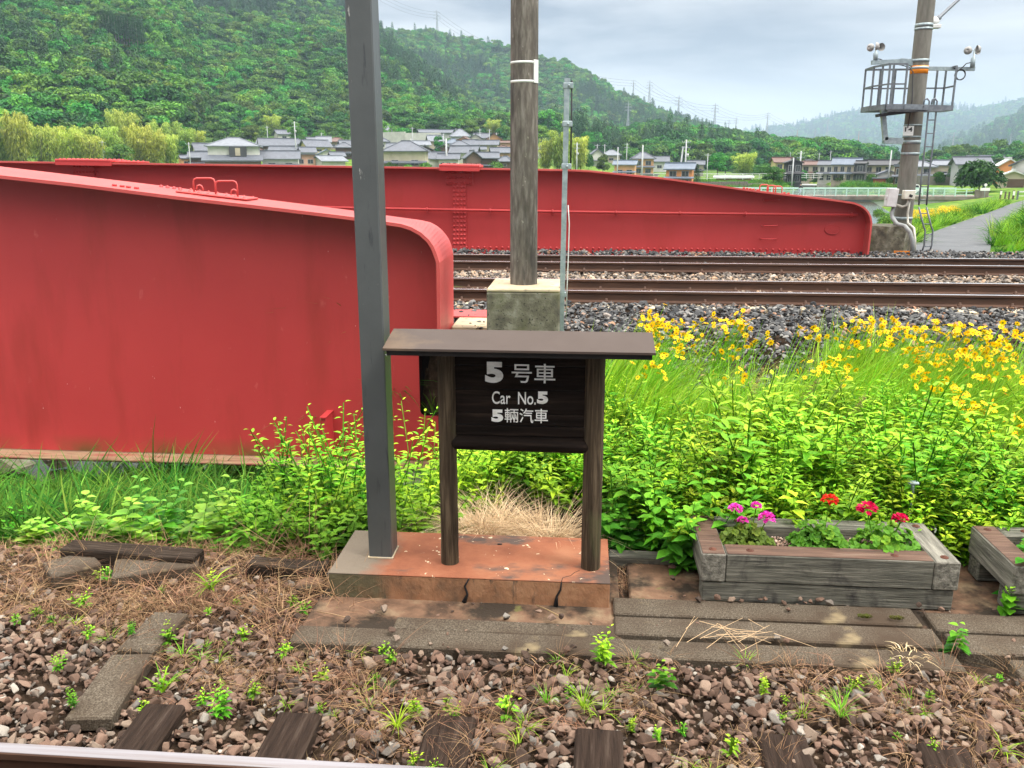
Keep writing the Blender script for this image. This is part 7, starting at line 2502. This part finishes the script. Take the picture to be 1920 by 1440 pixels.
for i, (px, py, top, lb) in enumerate([(60, 1085, 972, 'leafy vine sprig at far left edge of the slabs'), (100, 1075, 965, 'leafy vine sprig second from the left edge'), (165, 1045, 925, 'leafy vine sprig above the broken slab'), (225, 1035, 895, 'tall leafy vine sprig behind the dark old timber'),
                                       (285, 1030, 895, 'pair of tall vine sprigs over the dark timber middle'), (330, 1035, 930, 'leafy vine sprig over the right end of the dark timber'), (395, 1035, 888, 'tall vine sprig left of the dense shrub'), (430, 1045, 935, 'low vine leaves left of the dense shrub'), (195, 1040, 950, 'low vine leaves between the tall sprigs'), (255, 1035, 935, 'low vine leaves behind the dark timber')]):
    Y = 5.28 + .12 * (i % 3)
    q, t_ = P(px, py, Y=Y), P(px, top, Y=Y)
    zb = T1(q.x, Y)
    h = (t_.z - zb) * .84
    plant('leafy_vine', lb, 'vine', viny(700 + i, 1.0, 18, .150 / max(h, .3)), L['vine'], (q.x, Y, zb), h, 0, 'leafy vine sprigs at the left edge')
for i, (px, top, Y, lb, kind, n) in enumerate([
    (545, 800, 5.9, 'bright green shrub tip reaching over the girder edge at left of the steel post', 'lime', 8), (600, 850, 5.55, 'dense light green shrub left of the grey steel post', 'lime', 9), (650, 790, 5.8, 'tall shrub shoots beside the grey steel post', 'lime', 8),
    (500, 895, 5.45, 'bushy green shrub between vine and steel post', 'lime', 8), (470, 940, 5.35, 'low green shrub beside the vine sprigs', 'mid', 7), (570, 930, 5.25, 'pointed leaf shrub over the thin dark timber', 'mid', 9), (640, 920, 5.25, 'dark leaved low shrub at the foot of the steel post', 'mid', 9),
    (765, 800, 5.9, 'light green shoots right of the steel post', 'lime', 5), (800, 850, 5.6, 'leafy shrub between steel post and left sign post', 'lime', 8), (760, 900, 5.35, 'green leaves close behind the steel post', 'lime', 6)]):
    p_ = P(px, top, Y=Y)
    zb = min(T1(p_.x, Y), 0) - .05
    h = (p_.z - zb) * 1.0
    vf = bushy(740 + i, 1.0, int(20 + 14 * h), (.115 if kind == 'lime' else .13) / max(h, .3), .40 if kind == 'lime' else .5, n + 16, .52 / max(h, .5) * .6, lean=.3)
    plant('shrub', lb, 'shrub', vf, L[kind], (p_.x, Y, zb), h, i * 1.3, 'shrubs around the grey steel post')
# shrub leaning over the planter's left end, bindweed leaves at right
for lb, px, py, top, Y, kind, n in (('pale veined shrub leaning over the left end of the planter', 1312, 985, 893, 4.98, 'mid', 11), ('dark broad leaved shrub right of the sign post', 1215, 1020, 880, 5.3, 'mid', 10), ('broad leaved vine mound near the second planter', 1850, 960, 845, 5.7, 'mid', 10),
                                    ('yellowish leafy sprig behind the middle geranium', 1500, 990, 905, 5.15, 'lime', 4), ('leafy plant in the second planter at the right edge', 1925, 1010, 975, 4.8, 'mid', 3)):
    q, t_ = P(px, py, Y=Y), P(px, top, Y=Y)
    zb = T1(q.x, Y) - .03
    h = t_.z - zb
    plant('shrub', lb, 'shrub', bushy(int(px), 1.0, 20, .15 / max(h, .3), .58, n, .35, lean=.3), L[kind], (q.x, Y, zb), h, 0.4, 'shrubs around the planters')
for i, (px, py) in enumerate([(1690, 1010), (1380, 985), (1800, 930), (1745, 800)]):
    Y = 5.35 if py > 900 else 6.2
    q = P(px, py, Y=Y)
    zb = T1(q.x, Y)
    plant('broad_leaf_plant', ['round leaved plant behind the planter right corner', 'round leaved plant behind the pink geranium', 'heart leaved vine behind the gap of the planters', 'big heart shaped leaves high on the right slope'][i], 'plant', bushy(800 + i, 1.0, 9, .22, .8, 3, .2, opp=False), L['mid'], (q.x, Y, zb), max(q.z - zb, .35) * 1.15, i, None)

# seed-headed dock plants
for i, (px, top, Y, lb) in enumerate([(1432, 692, 6.9, 'tan seed head leaning right, leftmost on the slope'), (1535, 712, 6.7, 'tan seed head second from left on the slope'), (1577, 722, 6.7, 'short tan seed head in the middle of the slope'), (1622, 745, 6.5, 'brownish seed head right of the middle of the slope'), (1745, 748, 6.6, 'tan seed head below the right yellow flowers')]):
    t_ = P(px, top, Y=Y)
    bx = t_.x - .22
    zb = T1(bx, Y)
    h = t_.z - zb
    g = np.random.default_rng(820 + i)
    root = thing('dock_plant', lb, 'plant', (bx, Y, zb), 0, 'tan seed heads on the slope')
    n = 260
    t = g.uniform(.55, 1, n)
    ax = np.stack([.22 * t ** 1.5, np.zeros(n), h * t], -1)
    d = unit(n, g); d[:, 2] += .5
    rad = .045 * np.sin(np.pi * np.clip((t - .5) / .52, 0, 1)) + .006
    v = leaves(ax + d * rad[:, None] * g.uniform(.2, 1, n)[:, None], d, .016, .013, .1, .2, g)
    link('seed_head', npmesh('seed_head', *v[:2], L['seed'], v[2]), root)
    ts = np.linspace(0, 1, 7)
    a = np.stack([.22 * ts ** 1.5, ts * 0, h * ts], -1)
    v = stems(a[:-1], a[1:], .005, .004, shade=.5)
    link('stem', npmesh('stem', *v[:2], L['seed'], v[2]), root)

# yellow coreopsis
g = np.random.default_rng(9)
n = 8
an = np.arange(n) * 2 * np.pi / n
pp_l = np.stack([np.cos(an) * .006, np.sin(an) * .006, an * 0], -1)
v = leaves(pp_l, np.stack([np.cos(an), np.sin(an), np.full(n, .12)], -1), .034, .026, .12, .06, g, g.random(n))
PET = npmesh('petals', *v[:2], L['yellow'], v[2])
o = MB().lathe([(.011, 0), (.009, .006), (.001, .008)], (0, 0, -.001), 10).build('flower_centre', L['centre']); FCM = o.data; bpy.data.objects.remove(o)
CL = [(1215, 600, 5), (1238, 606, 7), (1252, 622, 7), (1283, 608, 5), (1290, 640, 6), (1340, 606, 5), (1380, 602, 6), (1388, 615, 7), (1425, 640, 4), (1245, 655, 7), (1232, 690, 5), (1520, 616, 4), (1590, 612, 5), (1625, 606, 9), (1668, 608, 9), (1700, 622, 8), (1650, 640, 6), (1588, 648, 6), (1720, 655, 7), (1735, 668, 7),
      (1750, 606, 6), (1768, 620, 7), (1808, 618, 7), (1830, 630, 6), (1858, 622, 6), (1900, 616, 5), (1845, 650, 7), (1868, 665, 8), (1820, 668, 7), (1795, 662, 7), (1890, 690, 5), (1745, 690, 6), (1765, 718, 5), (1575, 682, 6), (1560, 700, 5), (1520, 690, 3), (1380, 655, 4), (1365, 705, 4), (1822, 752, 6), (1838, 765, 5), (1910, 800, 4), (1855, 710, 5), (1906, 640, 5), (1780, 735, 4)]
WORDS = {0: 'left', 1: 'middle', 2: 'right'}
for i, (px, py, k) in enumerate(CL):
    Y = float(np.clip(8.15 - (py - 600) / 160 * 1.7, 6.2, 8.2)) + g.uniform(-.12, .12)
    hd = P(px, py, Y=Y)
    zb = T1(hd.x, Y)
    h = max(hd.z - zb, .25)
    lean = .32 * h
    root = thing('coreopsis', None, 'flower', (hd.x - lean, Y, zb), 0, 'yellow coreopsis clumps on the embankment')
    side = 'beside the sign roof' if px < 1300 else 'left of the gap in the flowers' if px < 1480 else 'in the middle of the embankment' if px < 1720 else 'toward the right edge'
    lev = 'tallest, in front of the grey ballast' if py < 625 else 'half way down' if py < 680 else 'low among the weeds'
    root['label'] = 'yellow coreopsis %s, %s' % (side, lev)
    pts, ends = [], []
    segs0, segs1 = [], []
    k = int(k * 2.6)
    for j in range(k):
        ex, ey, ez = lean + g.normal(0, .085), g.normal(0, .09), h + g.normal(-.01, .045)
        ts = np.linspace(0, 1, 6)
        a = np.stack([ex * ts ** 1.5 + g.normal(0, .012) * ts, ey * ts, ez * ts], -1) + np.array([g.normal(0, .03), g.normal(0, .03), 0])
        segs0.append(a[:-1]); segs1.append(a[1:])
        ends.append(a[-1])
    st = stems(np.concatenate(segs0), np.concatenate(segs1), .0026, .0024, shade=.45)
    m_ = k * 14
    t = g.uniform(.05, .75, m_)
    fp_ = np.stack([lean * t ** 1.5 + g.normal(0, .07, m_), g.normal(0, .07, m_), h * t], -1)
    bl_ = blades(fp_, np.stack([g.normal(.3, .5, m_), g.normal(0, .5, m_), np.ones(m_)], -1), g.uniform(.08, .2, m_), .005, .4, 3, g, np.clip(g.normal(.55, .2, m_), 0, 1))
    vf = merge([st, bl_])
    link('stems', npmesh('stems', *vf[:2], L['limegrass'], vf[2]), root)
    for e in ends:
        fo = link('flower', PET, root, tuple(e))
        s = g.uniform(.55, .95)
        fo.scale = (s, s, s)
        fo.rotation_euler = (g.normal(.45, .6), g.normal(.25, .6), g.uniform(0, 6.28))
        link('flower_centre', FCM, fo)

# yellow flowers on the far levee slope
PR['yfl'] = [proto('yellow_heads', leaves(np.stack([g.normal(0, .25, 60), g.normal(0, .25, 60), g.uniform(.3, .7, 60)], -1), unit(60, g) + np.array([0, 0, .4]), .10, .10, .1, .1, g), L['yellow']) for _ in range(3)]
g = np.random.default_rng(77)
_fp = []
for k in range(170):
    px, py = g.uniform(1692, 1792), g.uniform(394, 424)
    if abs(py - 409 + (px - 1742) * .12) > 13 * (.4 + .6 * g.random()): continue
    p, r = march(px, py, 24, 120)
    _fp.append((p.x, p.y, p.z))
_fp = np.array(_fp)
scatter('yellow_wildflowers', PR['yfl'], _fp + np.array([0, 0, .08]), np.stack([g.normal(0, .2, len(_fp)), g.normal(0, .2, len(_fp)), g.uniform(0, 6, len(_fp))], -1), np.full((len(_fp), 3), .75), g.integers(0, 3, len(_fp)), 'patch of yellow wildflowers on the levee slope beyond the catenary pole', 'wildflowers')
grow('yellow_wildflowers', 'yfl', 10, (5.2, 6.2, 20.5, 22.5), .5, 'few yellow wildflowers between the far girder end and pole foundation', 'wildflowers', 92, None, .25)

# geraniums in the planter
def geranium_leaves(seed, w, h, n):
    g = np.random.default_rng(seed)
    an, rr = g.uniform(0, 6.28, n), np.sqrt(g.random(n))
    z = h * (1 - .70 * rr ** 2) * g.uniform(.30, 1.0, n) * (1 + .22 * np.sin(an * 3 + seed * 2.1))
    p = np.stack([rr * np.cos(an) * w, rr * np.sin(an) * w * .75, z], -1)
    V, F, S, o_ = [], [], [], 0
    for i in range(n):
        nr = Vector((math.cos(an[i]) * rr[i] * .8 + g.normal(0, .3), math.sin(an[i]) * rr[i] * .8 - .25 + g.normal(0, .3), 1.0)).normalized()
        q = nr.to_track_quat('Z', 'Y')
        r_ = g.uniform(.018, .034)
        m_ = 14
        v = [Vector((0, 0, -.006))]
        for k in range(m_):
            a = 2 * math.pi * k / m_ * .93 + .2
            rad = r_ * (1 + .10 * math.cos(a * 7))
            v.append(Vector((rad * math.cos(a), rad * math.sin(a), .007 * math.sin(a * 3.5))))
        v = [tuple(q @ t + Vector(p[i])) for t in v]
        V += v
        F += [(o_, o_ + 1 + k, o_ + 1 + (k + 1) % m_) for k in range(m_)]
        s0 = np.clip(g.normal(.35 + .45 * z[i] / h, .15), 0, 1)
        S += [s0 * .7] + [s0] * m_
        o_ += m_ + 1
    return np.array(V), np.array(F), np.array(S)


def flower_ball(seed, r_, n=70):
    g = np.random.default_rng(seed)
    d = unit(n, g); d[:, 2] = np.abs(d[:, 2]) * .9 - .15
    return leaves(d * r_ * .7 * np.array([1, 1, .75]), d + unit(n, g) * .6, r_ * .55, r_ * .55, .1, .15, g)


for lb, px, py, w, h, fl, lm, seed in (
    ('geranium with magenta pink flower heads at the left of the planter', 1397, 1012, .165, .165, [('magenta', 1379, 953, .038), ('magenta', 1392, 976, .032), ('magenta', 1418, 948, .030), ('magenta', 1438, 971, .046)], 'geranium_olive', 1),
    ('geranium with one scarlet flower head in the middle of the planter', 1534, 1014, .165, .195, [('scarlet', 1556, 937, .044)], 'geranium', 2),
    ('geranium with crimson flower heads at the right of the planter', 1660, 1018, .20, .185, [('crimson', 1626, 953, .052), ('crimson', 1688, 973, .042)], 'geranium', 3)):
    Y = 4.76
    q = P(px, py, Y=Y)
    root = thing('geranium', lb, 'flower', (q.x, Y, .225), 0, 'geraniums in the planter')
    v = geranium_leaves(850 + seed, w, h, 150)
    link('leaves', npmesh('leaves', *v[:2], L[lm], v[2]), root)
    a0, a1 = [], []
    for j, (cn, fx, fy, fr) in enumerate(fl):
        e = P(fx, fy, Y=Y - .02)
        loc = Vector((e.x - q.x, -.02, e.z - .225))
        v = flower_ball(870 + seed * 10 + j, fr)
        link('flower_head', npmesh('flower_head', *v[:2], L[cn], v[2]), root, loc)
        a0.append((loc.x * .55, -.01, h * .4)); a1.append((loc.x, -.02, loc.z - .01))
    if seed != 1:
        for fx, fy in ((1490, 975), (1585, 968), (1505, 965)) if seed == 2 else ((1700, 960), (1672, 955)):
            e = P(fx, fy, Y=Y)
            a0.append((0.02, 0, h * .4)); a1.append((e.x - q.x, 0, e.z - .225))
    v = stems(np.array(a0), np.array(a1), .0048, .0038, shade=.6)
    link('stalks', npmesh('stalks', *v[:2], L['geranium'], v[2]), root)
q = P(1925, 1000, Y=4.75)
root = thing('geranium', 'green geranium leaves at the right picture edge in the second planter', 'flower', (q.x + .08, 4.75, .225), 0, 'geraniums in the planter')
v = geranium_leaves(890, .13, .13, 60)
link('leaves', npmesh('leaves', *v[:2], L['geranium'], v[2]), root)

# single weeds on the near ground
for i, (px, py, hp, kind, lb) in enumerate([
    (1130, 1240, 70, 'bush', 'spindly green weed growing at the plinth right corner'), (305, 1290, 62, 'blade', 'pale rosette weed beside the nearer diagonal slab'), (415, 1340, 60, 'bush', 'blue green weed in front of the left ballast'),
    (1795, 1215, 50, 'leafy', 'leafy creeping weed on the slabs before the second planter'), (1888, 1140, 58, 'leafy', 'young leafy plant growing against the second planter'), (395, 1100, 62, 'blade', 'upright yellow green weed by the thin timber'),
    (1183, 1365, 30, 'bush', 'small bright weed above the dark sleeper with swirling grain'), (1578, 1335, 62, 'tuft', 'grass tuft in front of the planter'), (745, 1355, 55, 'tuft', 'small grass tuft beside the cleanest sleeper end'),
    (1025, 1310, 40, 'tuft', 'sprawling grass blades in front of the plinth middle'), (1095, 1320, 60, 'tuft', 'bent grass tuft in front of the right sign post'), (1230, 1375, 22, 'leafy', 'single round leaf seedling right of the dark sleeper'),
    (135, 1318, 32, 'bush', 'clover like weed left of the nearer diagonal slab'), (1435, 1295, 34, 'bush', 'grey green weed in front of the planter left half'), (245, 1185, 26, 'bush', 'little bright weed left of the farther diagonal slab'), (110, 1250, 30, 'bush', 'little weed at far left on the stones'), (1240, 1285, 48, 'leafy', 'green weed under the planter left corner')]):
    q = pz(px, py, .03)
    s = (q - CAM).length / 1617
    h = hp * s
    if kind == 'bush': vf = bushy(900 + i, 1.0, 14, .26, .42, 6, .3)
    elif kind == 'leafy': vf = bushy(900 + i, 1.0, 8, .48, .7, 3, .35, opp=False)
    elif kind == 'blade': vf = merge([tuft(900 + i, 12, 1.0, .07, .04, .8), bushy(930 + i, .7, 10, .22, .4, 2, .2)])
    else: vf = tuft(900 + i, 34, 1.1, .035, .08, .7)
    plant('weed', lb, 'weed', vf, L['lime'] if kind != 'tuft' else L['limegrass'], (q.x, q.y, .01), h, i, 'single weeds on the near ground')
for px, py in ((1621, 1155), (1681, 1158)):
    q = pz(px, py, .045)
    v, f, s = tuft(960, 260, .014, .004, .035, .5)
    plant('moss_patch', 'olive moss cushion on the slab, %s one' % ('left' if px < 1650 else 'right'), 'moss', (v * np.array([1.1, .6, 1]), f, s), L['moss'], (q.x, q.y, .042), 1, 0, 'moss cushions on the slab')
# dry stalks thrown on the slabs
g = np.random.default_rng(12)
q = pz(1370, 1195, .04)
a0, a1 = [], []
for k in range(22):
    c = Vector((g.normal(0, .12), g.normal(0, .06), g.uniform(.004, .03)))
    an = g.normal(.55, .35) * (1 if k % 3 else -1)
    d = Vector((math.cos(an), math.sin(an), g.normal(0, .03))) * g.uniform(.05, .17)
    a0.append(tuple(c - d)); a1.append(tuple(c + d))
v = stems(np.array(a0), np.array(a1), .0018, .0010, shade=.2)
plant('dry_stalks', 'bundle of pale dry stalks lying across the slabs before the planter', 'dry stalks', v, L['straw'], (q.x, q.y, .045), part='stalks')
q = pz(1700, 1232, .03)
v = tuft(970, 40, .09, .005, .09, 1.6)
plant('dry_grass_clump', 'whitish withered root tangle on the stones before the planter', 'dry grass', v, L['straw'], (q.x, q.y, .03), part='blades')
for (xa, ya, xb_, yb, lb) in ((595, 1150, 655, 1163, 'thin pale twig on the apron left of the plinth middle'), (1005, 1138, 1048, 1158, 'thin twig on the apron before the plinth'), (1025, 1220, 1062, 1242, 'twig on the stones before the worn slab')):
    a, b_ = pz(xa, ya, .01), pz(xb_, yb, .01)
    o = MB().tube([(0, 0, .004), (b_ - a) / 2 + Vector((0, 0, .008)), (b_ - a) + Vector((0, 0, .004))], .0032, 6).build('twig', L['straw'], None, a + Vector((0, 0, .008)))
    tag(o, lb, 'twig')

# ================================================================== haze
hz = MB().box((0, 2300, 172), (15000, 6400, 372)).build('haze', None)
hm = bpy.data.materials.new('haze')
hm.use_nodes = True
hm.node_tree.nodes.clear()
ho = hm.node_tree.nodes.new('ShaderNodeOutputMaterial')
hv = hm.node_tree.nodes.new('ShaderNodeVolumePrincipled')
hv.inputs['Color'].default_value = (.60, .80, 1.0, 1)
hv.inputs['Density'].default_value = .00017
hv.inputs['Anisotropy'].default_value = 0.0
hm.node_tree.links.new(hv.outputs['Volume'], ho.inputs['Volume'])
hz.data.materials.append(hm)
tag(hz, 'pale blue air haze over the valley', 'haze', kind='stuff')
